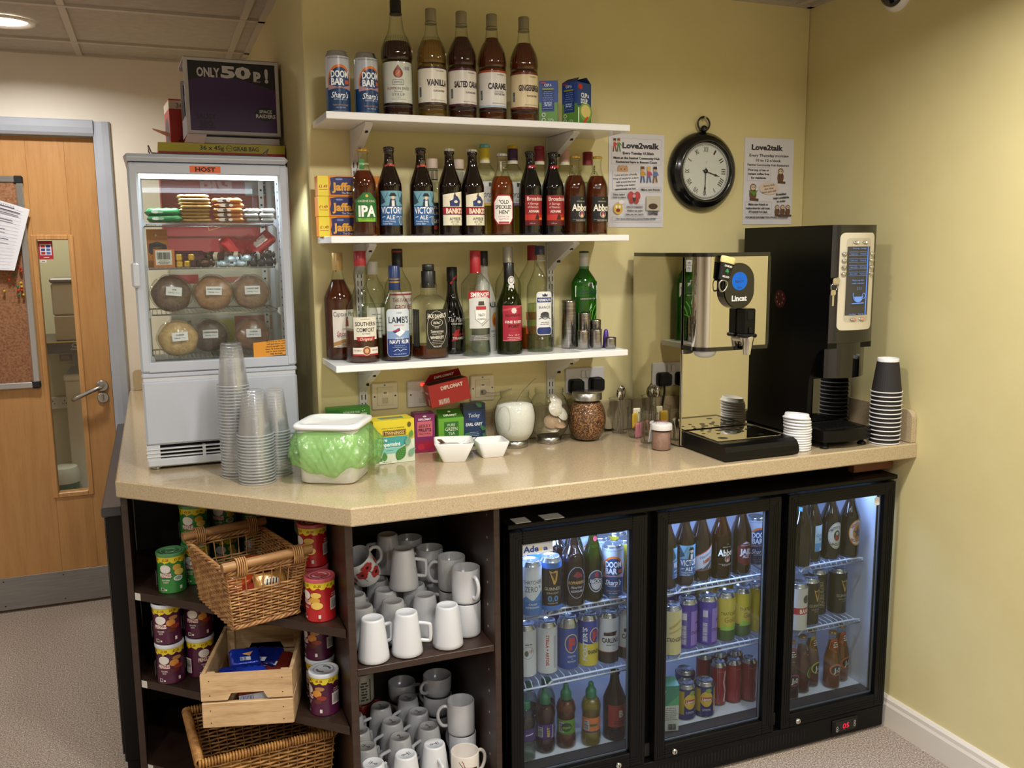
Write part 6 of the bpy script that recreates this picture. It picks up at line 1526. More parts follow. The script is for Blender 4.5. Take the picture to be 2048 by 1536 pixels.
# ------------------------------------------------------------------ tea cartons
def carton(lab, x, y, z, w, d, h, col, front=None, top=None, rz=0.0, rot=None, left=None, topcol=None, nm='tea_box'):
 t = thing(nm, lab, 'box', (x, y, z), rz, rot=rot)
 MB().box(0, w, 0, d, 0, h, pm(col, 0.4), 0.0012).build('carton', t)
 if front: front.put(MB(), on_front(0)).build('carton_print', t)
 if top: top.put(MB(), on_top(h)).build('top_print', t)
 if left: left.put(MB(), on_left(0)).build('side_print', t)
 return t
Z0 = TOP+0.0006
f = Art().rect(0, 0, 0.13, 0.15, '#3f8a2e').poly([(0, 0.09), (0, 0.152), (0.035, 0.152), (0.06, 0.09)], '#2f6e28').text('SUITABLE FOR YOUR', 0.073, 0.142, 0.0062, '#d8e8d0', w=0.05, bold=0.03).text('FOOD WASTE BIN', 0.078, 0.131, 0.0062, '#d8e8d0', w=0.04, bold=0.03).poly([(0.102, 0.124), (0.118, 0.124), (0.120, 0.138), (0.100, 0.138)], '#d8e8d0').ell(0.107, 0.144, 0.0018, 0.0018, '#d8e8d0').ell(0.113, 0.146, 0.0018, 0.0018, '#d8e8d0')
carton('green carton standing behind the lidded tub', 0.457, -0.065, Z0, 0.13, 0.038, 0.157, '#3f8a2e', f)
f = Art().rect(0, 0, 0.126, 0.130, '#d6c42e').rect(0, 0, 0.126, 0.070, '#cfd8c4').rect(0.028, 0.082, 0.100, 0.100, '#6a5226').rect(0.030, 0.0835, 0.098, 0.0985, '#a88a3a').rect(0.0315, 0.085, 0.0965, 0.097, '#5a4420')
f.text('TWININGS', 0.064, 0.091, 0.0095, '#d8c078', w=0.060, bold=0.02).text('OVER 300 YEARS OF EXPERTISE', 0.06, 0.106, 0.0038, '#5a5a1a', w=0.07)
f.poly([(0.004, 0.048), (0.085, 0.048), (0.098, 0.056), (0.104, 0.080), (0.012, 0.080), (0.004, 0.074)], '#3f9a9a').text('Pure', 0.028, 0.072, 0.010, '#e8f0ea', w=0.026, bold=0.03).text('Peppermint', 0.046, 0.058, 0.012, '#e8f0ea', w=0.070, bold=0.03)
f.poly([(0.004, 0.030), (0.075, 0.030), (0.082, 0.046), (0.004, 0.046)], '#7cc0b8').ring(0.022, 0.039, 0.005, 0.005, 0.0008, '#2a5a5a').dashes(0.048, 0.039, 0.03, 1, 0.004, 0.0016, '#2a5a5a').ell(0.110, 0.113, 0.006, 0.008, '#5a5212')
def leaf(a, x, y, L, an, c1='#3c7a34', c2='#7cb060'):
 pts = []
 for i in range(9): pts.append((i/8, 0.30*sin(pi*(i/8)**0.8)))
 pts += [(p[0], -p[1]) for p in reversed(pts[1:-1])]
 a.poly([(x+L*(u*cos(an)-v*sin(an)), y+L*(u*sin(an)+v*cos(an))) for u, v in pts], c1)
 for i in range(1, 7):
  u = i/7
  for s_ in (-1, 1):
   a.line([(x+L*u*cos(an), y+L*u*sin(an)), (x+L*((u+0.12)*cos(an)-s_*0.2*sin(an)), y+L*((u+0.12)*sin(an)+s_*0.2*cos(an)))], 0.0008, c2)
leaf(f, 0.070, 0.008, 0.050, 1.0); leaf(f, 0.032, 0.010, 0.026, 1.6); leaf(f, 0.022, 0.006, 0.024, 2.2); leaf(f, 0.100, 0.05, 0.03, 1.3, '#6a9a80', '#a8c8b0'); leaf(f, 0.106, 0.02, 0.028, 0.9, '#6a9a80', '#a8c8b0'); leaf(f, 0.112, 0.075, 0.022, 1.4, '#4a8a44')
f.ell(0.006, 0.022, 0.007, 0.008, '#2a2620').rect(0.012, 0.003, 0.062, 0.010, '#d8dccc').dashes(0.037, 0.0065, 0.04, 1, 0.003, 0.0018, '#6a7a64')
tp = Art().rect(0, 0, 0.126, 0.072, '#d2c030').poly([(0.03, 0.02), (0.10, 0.02), (0.104, 0.05), (0.026, 0.05)], '#3f8a8a').rect(0.036, 0.028, 0.094, 0.042, '#8a7a2a')
carton('yellow and teal peppermint tea box beside the lidded tub', 0.569, -0.181, Z0, 0.126, 0.072, 0.130, '#d2c030', f, tp, 0.07)
f = Art().rect(0, 0, 0.064, 0.120, '#7a2560').rect(0.008, 0.050, 0.056, 0.098, '#c4606e').rect(0, 0, 0.064, 0.040, '#8a1f48').ell(0.020, 0.018, 0.012, 0.010, '#b8243a').ell(0.042, 0.022, 0.014, 0.012, '#a01c3a')
f.text('DIPLOMAT', 0.032, 0.105, 0.0062, '#e8dce4', w=0.040, bold=0.04).text('BERRY', 0.032, 0.084, 0.010, '#3a1420', w=0.038).text('FRUITS', 0.032, 0.071, 0.010, '#3a1420', w=0.040, bold=0.03).text('Flavoured & Fruity', 0.032, 0.060, 0.0045, '#3a1420', w=0.036).ell(0.032, 0.114, 0.006, 0.003, '#d8c8d0')
carton('purple berry tea box between the yellow box and the green box', 0.722, -0.078, Z0, 0.064, 0.052, 0.122, '#7a2560', f, Art().rect(0, 0, 0.064, 0.052, '#8a3470').text('DIPLOMAT', 0.032, 0.03, 0.0062, '#e8dce4', w=0.04, bold=0.04), -0.04)
f = Art().rect(0, 0, 0.083, 0.104, '#63a032').rect(0.018, 0.036, 0.066, 0.092, '#2f6a24').text('PURE', 0.042, 0.082, 0.0085, '#d8e4cc', w=0.024).text('GREEN', 0.042, 0.069, 0.012, '#d8e4cc', w=0.040).text('TEA', 0.042, 0.055, 0.010, '#d8e4cc', w=0.022)
t = carton('bright green tea box with its lid flap folded back under the red carton', 0.796, -0.088, Z0, 0.083, 0.060, 0.104, '#63a032', f, rz=0.02)
m = MB().add([(0, 0.001, 0.104), (0.083, 0.001, 0.104), (0.080, 0.030, 0.128), (0.003, 0.030, 0.128)], [(0, 1, 2, 3), (3, 2, 1, 0)], pm('#4f8f2a', 0.4))
Art().text('DIPLOMAT', 0.042, 0.012, 0.0075, '#e0ead8', w=0.044, bold=0.04).ell(0.042, 0.026, 0.005, 0.003, '#e0ead8').put(m, lambda u, v, off: (u, 0.001+v*0.78-off*0.6, 0.104+v*0.64+off))
m.build('lid_flap', t)
f = Art().rect(0, 0, 0.074, 0.138, '#25385a').rect(0, 0.118, 0.074, 0.138, '#1b2a3c').poly([(0.012, 0.112), (0.060, 0.112), (0.056, 0.088), (0.036, 0.080), (0.016, 0.088)], '#2a4a8a').text('Tetley', 0.036, 0.101, 0.0125, '#e4ecf4', w=0.040, bold=0.02, shear=0.15).text('EARL GREY', 0.036, 0.072, 0.010, '#dfe6ee', w=0.056, bold=0.03).dashes(0.036, 0.045, 0.04, 3, 0.005, 0.0018, '#9ab0c8')
for lx, ly, an in ((0.0, 0.02, 0.8), (0.0, 0.035, 0.4), (0.072, 0.05, 2.4), (0.074, 0.02, 2.0), (0.06, 0.128, 2.6)): leaf(f, lx, ly, 0.024, an, '#2f6a44', '#5a9a6a')
carton('dark blue earl grey tea box beside the sugar jar', 0.888, -0.058, Z0, 0.074, 0.035, 0.138, '#25385a', f)
f = Art().rect(0, 0, 0.132, 0.070, '#b82a2a').text('DIPLOMAT', 0.076, 0.054, 0.0115, '#ecdcd6', w=0.074, bold=0.045).bars(0.026, 0.004, 0.062, 0.020, '#e8e0d8', 13, 8)
lf_ = Art().rect(-0.05, 0, 0, 0.070, '#a8242a').text('DIPLOMAT', -0.025, 0.044, 0.007, '#ecdcd6', w=0.034, bold=0.04).bars(-0.024, 0.006, -0.006, 0.026, '#e8e0d8', 8, 4)
t = carton('red tea carton with an open lid lying tilted across the small tea boxes', 0.776, -0.088, Z0+0.1395, 0.132, 0.05, 0.070, '#b82a2a', f, None, rot=(0, -0.165, 0.03), left=lf_)
m = MB().add([(0.004, 0.0495, 0.0705), (0.130, 0.0495, 0.0705), (0.118, 0.030, 0.098), (0.022, 0.030, 0.098)], [(0, 1, 2, 3), (3, 2, 1, 0)], pm('#b0282a', 0.4))
Art().text('DIPLOMAT', 0.07, 0.016, 0.010, '#ecdcd6', w=0.066, bold=0.045).put(m, lambda u, v, off: (u, 0.0495-v*0.58-off*0.9, 0.0705+v*0.81-off*0.6))
m.box(0.006, 0.126, 0.004, 0.046, 0.0702, 0.0706, pm('#241514', 0.7))
m.build('lid_flap', t)
# ------------------------------------------------------------------ white square bowls
china = pm('#e4e4e2', 0.18, coat=0.3)
def bowl(lab, x, y, s_, b_, h, rz):
 t = thing('square_bowl', lab, 'bowl', (x, y, Z0), rz, 'white square bowls')
 MB().lathe([(b_/2, 0), (s_/2, h-0.002), (s_/2-0.0015, h), (s_/2-0.004, h-0.001), (b_/2-0.001, 0.007), (0.0005, 0.006)], china, 64, sq=14).build('bowl_body', t)
 return t
b1 = bowl('larger white square bowl holding sachets, in front of the tea boxes', 0.806, -0.206, 0.118, 0.068, 0.060, -0.27)
bowl('empty white square bowl beside the sachet bowl', 0.928, -0.196, 0.098, 0.066, 0.049, -0.08)
for i, (dx, dy, dz, rz, tl, c) in enumerate(((-0.024, -0.008, 0.040, 0.5, 0.25, '#6a4a3a'), (-0.012, 0.004, 0.046, 0.2, 0.1, '#b8b0a4'), (0.0, -0.012, 0.042, -0.2, 0.12, '#4a342c'), (-0.034, 0.0, 0.052, 0.9, 0.5, '#8a6a54'))):
 t = thing('sugar_sachet', ['brown paper sachet lowest in the white bowl', 'pale paper sachet across the middle of the white bowl', 'dark paper sachet at the front of the white bowl', 'brown paper sachet sticking up over the bowl rim'][i], 'sachet', (0.806+dx, -0.206+dy, Z0+dz), 0, 'sachets in the bowl', rot=(0, tl, rz))
 packet(0.070, 0.014, 0.005, pm(c, 0.35), i).build('paper', t)
t = thing('metal_clip', 'thin bent wire clip on the right rim of the sachet bowl', 'clip', (0.852, -0.222, Z0+0.05))
MB().tube(spline([(-0.02, 0, 0.0), (0.0, 0.004, -0.002), (0.018, 0.004, 0.010), (0.022, 0.0, 0.016)], 5), 0.0016, M['steel'], 6).build('wire', t)
# ------------------------------------------------------------------ glass jars
JAR = spline([(0.037, 0.004), (0.045, 0.008), (0.060, 0.030), (0.0665, 0.065), (0.0655, 0.095), (0.056, 0.125), (0.046, 0.140), (0.0455, 0.146)], 4)+[(0.0475, 0.149), (0.0455, 0.152), (0.0475, 0.155), (0.0455, 0.158), (0.047, 0.162)]
M['jar'] = clear_mat('jar_glass', '#fbfdfb', '#b4bcb4', base=0.05)
def jar(lab, x, y, s_=1.0, ring=True, lid=False, rz=0.0):
 t = thing('glass_jar', lab, 'jar', (x, y, Z0), rz, 'bulbous glass jars')
 o_ = 0.017 if ring else 0.0
 if ring: MB().lathe([(0.0395, 0), (0.041, 0.0015), (0.041, 0.0205), (0.0385, 0.021)], M['steel'], 32).build('steel_ring', t)
 MB().lathe([(r*s_, z*s_+o_) for r, z in JAR], M['jar'], 36, capt=False).build('jar_glass', t)
 m = MB()
 for a_ in (-2.55,):
  T_ = Matrix.Rotation(a_+pi/2, 4, 'Z')
  m.T = T_
  m.tube([(0.026*s_*cos(k*2*pi/24), -0.0635*s_+0.008*sin(k*2*pi/24)**2, o_+(0.078+0.042*sin(k*2*pi/24))*s_) for k in range(24)], 0.0013, M['jar'], 5, True)
 m.build('window_edge', t)
 if lid:
  MB().lathe([(0.049, 0.146*s_), (0.049, 0.170*s_), (0.047, 0.172*s_), (0.0005, 0.172*s_)], M['steel'], 36).build('steel_lid', t)
 return t
def fill(t, top, mat, o_, s_=1.0, bump=0.0):
 pr = [(max((r-0.003)*s_, 0.001), z*s_+o_) for r, z in JAR if z < top]
 pr += [(pr[-1][0]*0.97, top*s_+o_), (pr[-1][0]*0.6, top*s_+o_+bump), (0.0005, top*s_+o_+bump*1.3)]
 return MB().lathe(pr, mat, 32).build('contents', t)
j1 = jar('open glass jar of white sugar with a steel ring foot', 1.044, -0.108)
fill(j1, 0.118, noise_mat('sugar', [(0.3, '#d8d6d0'), (0.7, '#e8e6e0')], 400, 0.7, 0.3, 300, bdist=0.001), 0.017, bump=0.006)
MB().tube(spline([(0.0, 0.0, 0.13), (0.03, 0.008, 0.172), (0.075, 0.02, 0.206), (0.085, 0.022, 0.209)], 4), 0.0022, M['steel'], 6, flat=0.5).build('spoon_handle', tag(thing('teaspoon', 'steel teaspoon standing in the open sugar jar', 'spoon', (1.044, -0.108, Z0)), 'steel teaspoon standing in the open sugar jar', 'spoon'))
j2 = jar('open glass jar of round white tea bags beside the sugar jar', 1.170, -0.094)
tbm = noise_mat('tea_bag_paper', [(0.3, '#c8bfb2'), (0.7, '#dcd6cc')], 60, 0.7)
for i, (dx, dy, dz, rx, rz) in enumerate(((0.005, -0.040, 0.098, 1.2, 0.1), (0.03, -0.034, 0.080, 1.0, 0.5), (-0.012, -0.046, 0.058, 0.9, -0.2), (0.012, -0.046, 0.050, 0.5, 0.3), (-0.005, -0.040, 0.034, 0.35, 0.0), (0.02, -0.01, 0.12, 0.9, 0.4), (0.0, -0.02, 0.030, 0.2, 0.9), (0.026, -0.030, 0.055, 1.1, 0.9))):
 t = thing('tea_bag', ['round tea bag uppermost against the jar glass', 'round tea bag at the upper right in the jar', 'round brown stained tea bag in the middle of the jar', 'round tea bag below the middle one in the jar', 'round tea bag low at the front of the jar', 'round tea bag at the mouth of the jar', 'round tea bag at the bottom of the jar', 'round tea bag at the right side of the jar'][i], 'tea bag', (1.170+dx, -0.094+dy, Z0+0.017+dz), 0, 'round tea bags in the jar', rot=(rx, 0, rz))
 k = 0.025 if i not in (4, 6) else 0.022
 MB().lathe([(k, 0.0), (k, 0.0008), (k-0.005, 0.0012), (k-0.007, 0.005), (0.0005, 0.0062)], tbm if i not in (2, 3) else pm('#a08468', 0.7), 22).build('tea_bag_paper', t)
j3 = jar('glass jar of brown coffee granules with a steel lid', 1.297, -0.115, 0.93, False, True)
fill(j3, 0.136, noise_mat('coffee_granules', [(0.36, '#2c160c'), (0.5, '#6a4024'), (0.62, '#b07a48')], 200, 0.5, 0.8, 260, bdist=0.003), 0.0, 0.93)
# ------------------------------------------------------------------ tumblers with spoons, sachets and sticks; cocoa shaker
M['tumbler'] = clear_mat('tumbler_plastic', '#fcfdfd', '#c4cacc', base=0.05)
def tumbler(lab, x, y, h, r=0.030, rb=0.022, handle=False):
 t = thing('clear_tumbler', lab, 'tumbler', (x, y, Z0), 0, 'clear tumblers by the water boiler')
 MB().lathe([(0.0005, 0.002), (rb-0.002, 0.001), (rb, 0.003), (rb+(r-rb)*0.2, h*0.2), (r, h)], M['tumbler'], 28, capb=False, capt=False).build('tumbler_wall', t)
 MB().tube([(r*cos(k*2*pi/28), r*sin(k*2*pi/28), h) for k in range(28)], 0.0016, M['tumbler'], 6, True).build('tumbler_rim', t)
 return t
tumbler('clear tumbler holding steel spoons, beside the coffee jar', 1.448, -0.060, 0.118, 0.036, 0.027)
def spoon(lab, x, y, z, rz, lean, L=0.150, nm='teaspoon'):
 t = thing(nm, lab, 'spoon', (x, y, z), 0, 'spoons in the tumbler', rot=(lean, 0, rz))
 MB().tube([(0, 0, 0), (0, 0, L*0.35), (0, 0, L*0.66), (0, -0.002, L*0.74)], [0.0035, 0.0024, 0.0020, 0.0024], M['chrome'], 8, flat=0.6).build('handle', t)
 def bw(sg):
  def f(u, v):
   a_ = 2*pi*u
   s_ = v
   wx = 0.0125*(1+0.12*cos(a_+pi/2))
   return (wx*s_*cos(a_), -0.004-0.006*(1-s_*s_)*1.0+sg*0.0006, L*0.86+0.0215*s_*sin(a_))
  return f
 m = MB().grid(bw(-1), 20, 5, M['chrome'])
 g_ = bw(1)
 m.grid(lambda u, v: g_(1-u, v), 20, 5, M['chrome'])
 m.build('bowl', t)
for i, (dx, dy, rz, le) in enumerate(((-0.012, -0.004, 0.3, 0.10), (0.004, -0.010, 0.0, -0.06), (0.010, 0.006, 2.8, -0.10), (-0.006, 0.008, 0.9, 0.14), (0.002, 0.0, -0.5, 0.05))):
 spoon(['steel spoon leaning left in the tumbler', 'steel spoon at the front of the tumbler', 'steel spoon leaning right in the tumbler', 'steel spoon at the back of the tumbler', 'steel spoon in the middle of the tumbler'][i], 1.448+dx, -0.060+dy, Z0+0.004, rz, le, 0.152+0.004*(i % 3))
tumbler('clear tumbler of pink and yellow sweetener sachets', 1.462, -0.150, 0.098, 0.031, 0.024)
for i, (dx, dy, z, c, rz, lab) in enumerate(((0.0, -0.012, 0.004, '#c87a84', 0.1, 'pink sweetener sachet at the front of the tumbler'), (-0.008, 0.0, 0.036, '#d0a82a', 0.3, 'yellow sweetener sachet in the middle of the tumbler'), (0.006, 0.010, 0.050, '#d8d0b0', -0.2, 'pale yellow sachet standing highest in the tumbler'), (0.012, -0.006, 0.006, '#d88a92', 0.7, 'pink sweetener sachet at the right of the tumbler'))):
 t = thing('sweetener_sachet', lab, 'sachet', (1.462+dx, -0.150+dy, Z0+z+0.022), 0, 'sweetener sachets', rot=(pi/2-0.1, pi/2, rz))
 packet(0.050, 0.026, 0.006, pm(c, 0.5), i).build('paper', t)
tumbler('clear tumbler of white stirring sticks behind the cocoa shaker', 1.455, -0.240, 0.098, 0.031, 0.024)
for i, (dx, dy, rx, ry) in enumerate(((-0.004, -0.012, 0.05, 0.10), (-0.012, 0.0, 0.1, -0.12), (0.006, -0.006, -0.08, 0.15), (0.010, 0.006, -0.1, -0.1))):
 t = thing('stirring_stick', ['white stick at the front of the stick tumbler', 'brown stick at the left of the stick tumbler', 'clear stick leaning right in the stick tumbler', 'brown stick at the back of the stick tumbler'][i], 'stick', (1.455+dx, -0.240+dy, Z0+0.005), 0, 'stirring sticks', rot=(rx, ry, 0))
 MB().box(-0.0018, 0.0018, -0.001, 0.001, 0, 0.062, pm(['#dedcd8', '#6a4a38', '#b8b4ae', '#7a5a48'][i], 0.4)).build('shaft', t)
 MB().box(-0.005, 0.005, -0.001, 0.001, 0.060, 0.068, pm(['#e2e0dc', '#6a4a38', '#b8b4ae', '#7a5a48'][i], 0.4), 0.0006).build('paddle', t)
t = thing('cocoa_shaker', 'clear shaker of cocoa powder with a white perforated lid', 'shaker', (1.447, -0.336, Z0))
MB().lathe([(0.028, 0), (0.0305, 0.002), (0.0305, 0.066)], M['tumbler'], 28, capt=False).build('shaker_body', t)
MB().lathe([(0.0285, 0.002), (0.0285, 0.056), (0.0005, 0.058)], noise_mat('cocoa', [(0.3, '#8a6656'), (0.7, '#9c7868')], 90, 0.8, 0.2, 200), 28).build('cocoa_powder', t)
MB().lathe([(0.0335, 0.064), (0.0335, 0.078), (0.031, 0.082), (0.0005, 0.085)], pm('#d8d4d4', 0.35), 32).build('lid', t)
m = MB()
for k in range(26):
 r_, a_ = 0.024*sqrt((k+0.5)/26), k*2.4
 m.lathe([(0.0011, 0.0838), (0.0005, 0.0849)], pm('#8a4a4a'), 6, (r_*cos(a_), r_*sin(a_), -0.0012*(r_/0.024)**2+0.0004))
stuff(m.build('shaker_hole', t))
# ------------------------------------------------------------------ water boiler
M['mirror'] = noise_mat('polished_steel', [(0.3, '#c8c4b8'), (0.7, '#d0ccc0')], 3, 0.035, 0, None, 2, metal=1.0)
wb = thing('water_boiler', 'polished steel automatic water boiler with a black drip tray', 'boiler', (0, 0, 0))
BX0, BX1 = 1.515, 1.757
MB().box(BX0, 1.768, -0.340, -0.035, TOP+0.004, 1.306, M['mirror'], 0.003).build('column', wb)
MB().box(BX0-0.0045, BX0-0.0035, -0.338, -0.035, TOP+0.004, 1.589, M['mirror']).build('side_panel', wb)
def tank_poly(d=0.0):
 r = 0.045
 p = [(BX0-d, -0.035), (BX0-d, -0.036), (BX0-d, -0.388-d)]
 p += [(BX0-d+r-r*cos(a_), -0.435-d+r-r*sin(a_)) for a_ in [i*pi/2/10 for i in range(11)]]
 p += [(BX0-d+0.046, -0.435-d), (BX1+d-0.0006, -0.435-d), (BX1+d, -0.435-d), (BX1+d, -0.4344-d), (BX1+d, -0.036), (BX1+d, -0.035)]
 return p
MB().prism(tank_poly(), 1.318, 1.590, M['mirror'], smooth=True).build('tank', wb)
m = MB().prism(tank_poly(0.003), 1.590, 1.602, M['black_g'])
m.prism(tank_poly(0.003), 1.306, 1.318, M['black_g'])
m.box(BX1-0.002, BX1+0.008, -0.436, -0.035, 1.318, 1.590, M['black_g'])
m.build('black_trim', wb)
m = MB(Matrix.Translation((1.638, -0.435, 1.502)) @ RX)
ov = rrect(-0.056, 0.056, -0.069, 0.069, 0.054, 10)
m.prism(ov, 0, 0.016, M['black_g'])
m.prism([(x*0.93, y*0.94) for x, y in ov], 0.016, 0.020, M['black_g'])
m.build('control_panel', wb)
a = Art().ell(0, 0.015, 0.0275, 0.0275, glow_mat('blue_display', '#2f78d8', 0.9)).text('96.0c', 0, 0.024, 0.005, '#183a78', w=0.014).text('READY', 0, 0.014, 0.0075, '#12306a', w=0.030, bold=0.03).text('PUSH', 0, -0.005, 0.0045, '#0c1c40', w=0.014, bold=0.03).ring(0, 0.036, 0.004, 0.004, 0.0008, '#183a78').text('Lincat', 0.0, -0.036, 0.0165, '#d4d4d4', w=0.054, bold=0.04)
a.put(MB(), on_front(-0.455, 1.638, 1.502)).build('panel_display', wb)
m = MB()
m.box(1.6435, 1.687, -0.475, -0.435, 1.356, 1.434, M['black'], 0.004)
m.box(1.641, 1.690, -0.482, -0.440, 1.346, 1.358, M['black_m'], 0.004)
m.box(1.655, 1.678, -0.4775, -0.474, 1.40, 1.426, M['black_m'], 0.002)
m.box(1.660, 1.672, -0.4815, -0.474, 1.358, 1.378, M['black_m'], 0.003)
m.build('tap_lever', wb)
m = MB(Matrix.Translation((1.667, -0.462, 1.350)))
m.lathe([(0.012, -0.056), (0.0125, -0.05), (0.020, -0.006), (0.020, 0.0)][::1], M['chrome'], 24)
m.T = Matrix.Translation((1.655, -0.435, 1.342)) @ RX
m.lathe([(0.011, 0.0), (0.011, 0.02)], M['chrome'], 16)
m.T = None
m.ball((1.667, -0.455, 1.334), 0.014, 0.014, 0.012, M['chrome'], 16, 8)
m.build('tap_spout', wb)
m = MB(Matrix.Translation((1.560, -0.395, 1.306)))
m.lathe([(0.018, -0.022), (0.030, -0.016), (0.036, -0.004), (0.036, 0.0)], pm('#cdd0d6', 0.25), 28)
m.build('drain_funnel', wb)
Art().rect(0, 0, 0.032, 0.036, '#d6d6d6').text('safe', 0.016, 0.028, 0.006, '#2a2a2a', w=0.016, bold=0.02).text('WATERMARK', 0.016, 0.020, 0.0035, '#2a2a2a', w=0.026).dashes(0.016, 0.014, 0.024, 3, 0.004, 0.0015, '#6a6a6a').put(MB(), on_left(BX0, -0.353, 1.545)).build('approval_sticker', wb)
m = MB()
tp_ = [(-0.340, TOP+0.003), (-0.340, TOP+0.046), (-0.350, TOP+0.050), (-0.545, TOP+0.050), (-0.562, TOP+0.044), (-0.572, TOP+0.030), (-0.575, TOP+0.014), (-0.570, TOP+0.003)]
m.prism(tp_[::-1], BX0+0.008, 1.785, M['black'], 'x')
m.build('drip_tray', wb)
m = MB().box(BX0+0.022, 1.765, -0.512, -0.350, TOP+0.050, TOP+0.0525, M['mirror'], 0.001)
m.build('tray_plate', wb)
a = Art()
for x, y, r_ in ((1.575, -0.480, 0.016), (1.630, -0.380, 0.012), (1.665, -0.365, 0.010), (1.715, -0.480, 0.010), (1.56, -0.40, 0.006), (1.59, -0.385, 0.006), (1.60, -0.42, 0.006), (1.64, -0.41, 0.009), (1.67, -0.40, 0.009), (1.70, -0.38, 0.009), (1.69, -0.42, 0.006), (1.72, -0.40, 0.006), (1.74, -0.385, 0.006), (1.73, -0.36, 0.006), (1.58, -0.36, 0.006), (1.61, -0.36, 0.006)):
 a.ell(x, y, r_, r_, '#08080a', 16)
a.put(MB(), on_top(TOP+0.0525)).build('drain_hole', wb)
t = thing('bottle_opener', 'black stubby pint shaped bottle opener with a cream top on the boiler corner', 'opener', (1.578, -0.4515, 1.498), 0, rot=(0, 0.22, 0))
m = MB().lathe([(0.0185, 0.024), (0.020, 0.034), (0.024, 0.074)], pm('#0e0e0e', 0.35), 20, sy=0.35)
m.build('fob_body', t)
MB().lathe([(0.0245, 0.0745), (0.0262, 0.080), (0.0262, 0.090), (0.0235, 0.094), (0.0005, 0.095)], pm('#dcd090', 0.4), 20, sy=0.4).build('fob_top', t)
m = MB().tube([(0.014*cos(k*2*pi/20)*(1+0.25*sin(k*2*pi/20)), -0.003, 0.006+0.017*sin(k*2*pi/20)) for k in range(20)], 0.0028, M['steel'], 6, True)
m.build('opener_ring', t)
Art().text('DUBLIN', 0.001, 0.066, 0.0055, '#e8e8e8', w=0.026, bold=0.03).text('IRELAND', 0.0, 0.034, 0.0055, '#e8e8e8', w=0.024, bold=0.03).ell(-0.003, 0.050, 0.0032, 0.0032, '#2f8a4a').ell(0.003, 0.050, 0.0032, 0.0032, '#2f8a4a').ell(0, 0.0545, 0.0032, 0.0032, '#2f8a4a').line([(0, 0.05), (0.002, 0.043)], 0.0012, '#2f8a4a').put(MB(), on_front(-0.0082)).build('fob_print', t)
# ------------------------------------------------------------------ paper cup lids
base = None
for i in range(13):
 loc = (1.830+0.0008*(i % 3), -0.508, Z0+i*0.0076)
 rot = (0, 0, i*0.3) if i < 9 else (0.0, -0.03*(i-8), i*0.3)
 if i >= 9: loc = (loc[0]-0.0012*(i-8), loc[1], loc[2]+0.0012*(i-8))
 lab = f'white paper cup lid in the stack by the drip tray, {nth(i, 13)}'
 if base is None:
  base = thing('cup_lid', lab, 'lid', loc, 0, 'stacked white cup lids')
  MB().lathe([(0.0405, 0.0), (0.0425, 0.002), (0.0425, 0.005), (0.040, 0.007), (0.0375, 0.0075), (0.036, 0.017), (0.034, 0.0185), (0.032, 0.0165), (0.0005, 0.016)], pm('#e2e3e6', 0.35), 32, capb=False).build('lid_body', base)
  MB().box(-0.004, 0.004, -0.030, -0.026, 0.0162, 0.0170, pm('#c4c6ca', 0.4), 0.0005).build('sip_tab', base)
 else: dup(base, loc, 0, lab, rot=rot)
# ------------------------------------------------------------------ black ripple paper cups
base = None
for i in range(13):
 loc = (2.148, -0.540, Z0+i*0.0137)
 lab = f'black ripple paper cup in the stack by the right wall, {nth(i, 13)}'
 if base is None:
  base = thing('paper_cup', lab, 'cup', loc, 0, 'stacked black ripple cups')
  MB().lathe([(0.0448, 0.0035), (0.0325, 0.098)], pm('#221f20', 0.7), 120, capb=False, capt=False, flute=0.012, nf=40).build('cup_sleeve', base)
  wh = pm('#dedede', 0.4)
  MB().tube([(0.0470*cos(k*2*pi/32), 0.0470*sin(k*2*pi/32), 0.0022) for k in range(32)], 0.0020, wh, 6, True).build('cup_rim', base)
  MB().lathe([(0.0328, 0.097), (0.0322, 0.108), (0.0305, 0.108), (0.0305, 0.100), (0.0005, 0.100)], wh, 32, capb=False).build('cup_base', base)
 else: dup(base, loc, 0.07*i, lab)
# ------------------------------------------------------------------ coffee machine
cm = thing('coffee_machine', 'tall narrow black coffee machine with a lit selection panel', 'coffee machine', (0, 0, 0))
M['pblack'] = pm('#060606', 0.045, coat=1.0, spec=1.0)
CX0, CX1 = 1.940, 2.112
arch = spline([(-0.500, 1.300), (-0.470, 1.295), (-0.440, 1.262), (-0.424, 1.210), (-0.418, 1.15), (-0.416, 1.06)], 4)
side = [(-0.058, TOP+0.012), (-0.416, TOP+0.012)] + [(y, z) for y, z in arch[::-1]] + [(-0.500, 1.682), (-0.058, 1.682)]
MB().prism(side[::-1], CX0, CX1, M['black'], 'x').build('cabinet', cm)
MB().box(CX0+0.018, CX1, -0.4215, -0.417, 1.05, 1.30, M['pblack']).build('recess_panel', cm)
def front_curve(x0, x1, y0, bul, n=14): return [(x0+(x1-x0)*i/n, y0-bul*(1-(2*i/n-1)**2)) for i in range(n+1)]
m = MB()
fc = front_curve(CX0, CX1, -0.500, 0.020)
m.prism(fc+[(CX1, -0.499), (CX0, -0.499)], 1.318, 1.681, M['black_g'])
m.build('front_door', cm)
fc2 = front_curve(CX0+0.004, CX1-0.010, -0.482, 0.028)
MB().prism(fc2+[(CX1-0.010, -0.425), (CX0+0.004, -0.425)], 1.206, 1.316, M['black_g']).build('nozzle_cover', cm)
MB().tube([(CX0+0.022, -0.505, z) for z in (1.33, 1.5, 1.675)], 0.004, M['black_g'], 8).build('door_edge', cm)
def onf(u, v, off):
 k = 2*(u-CX0)/(CX1-CX0)-1
 return (u, -0.500-0.020*(1-k*k)-off, v)
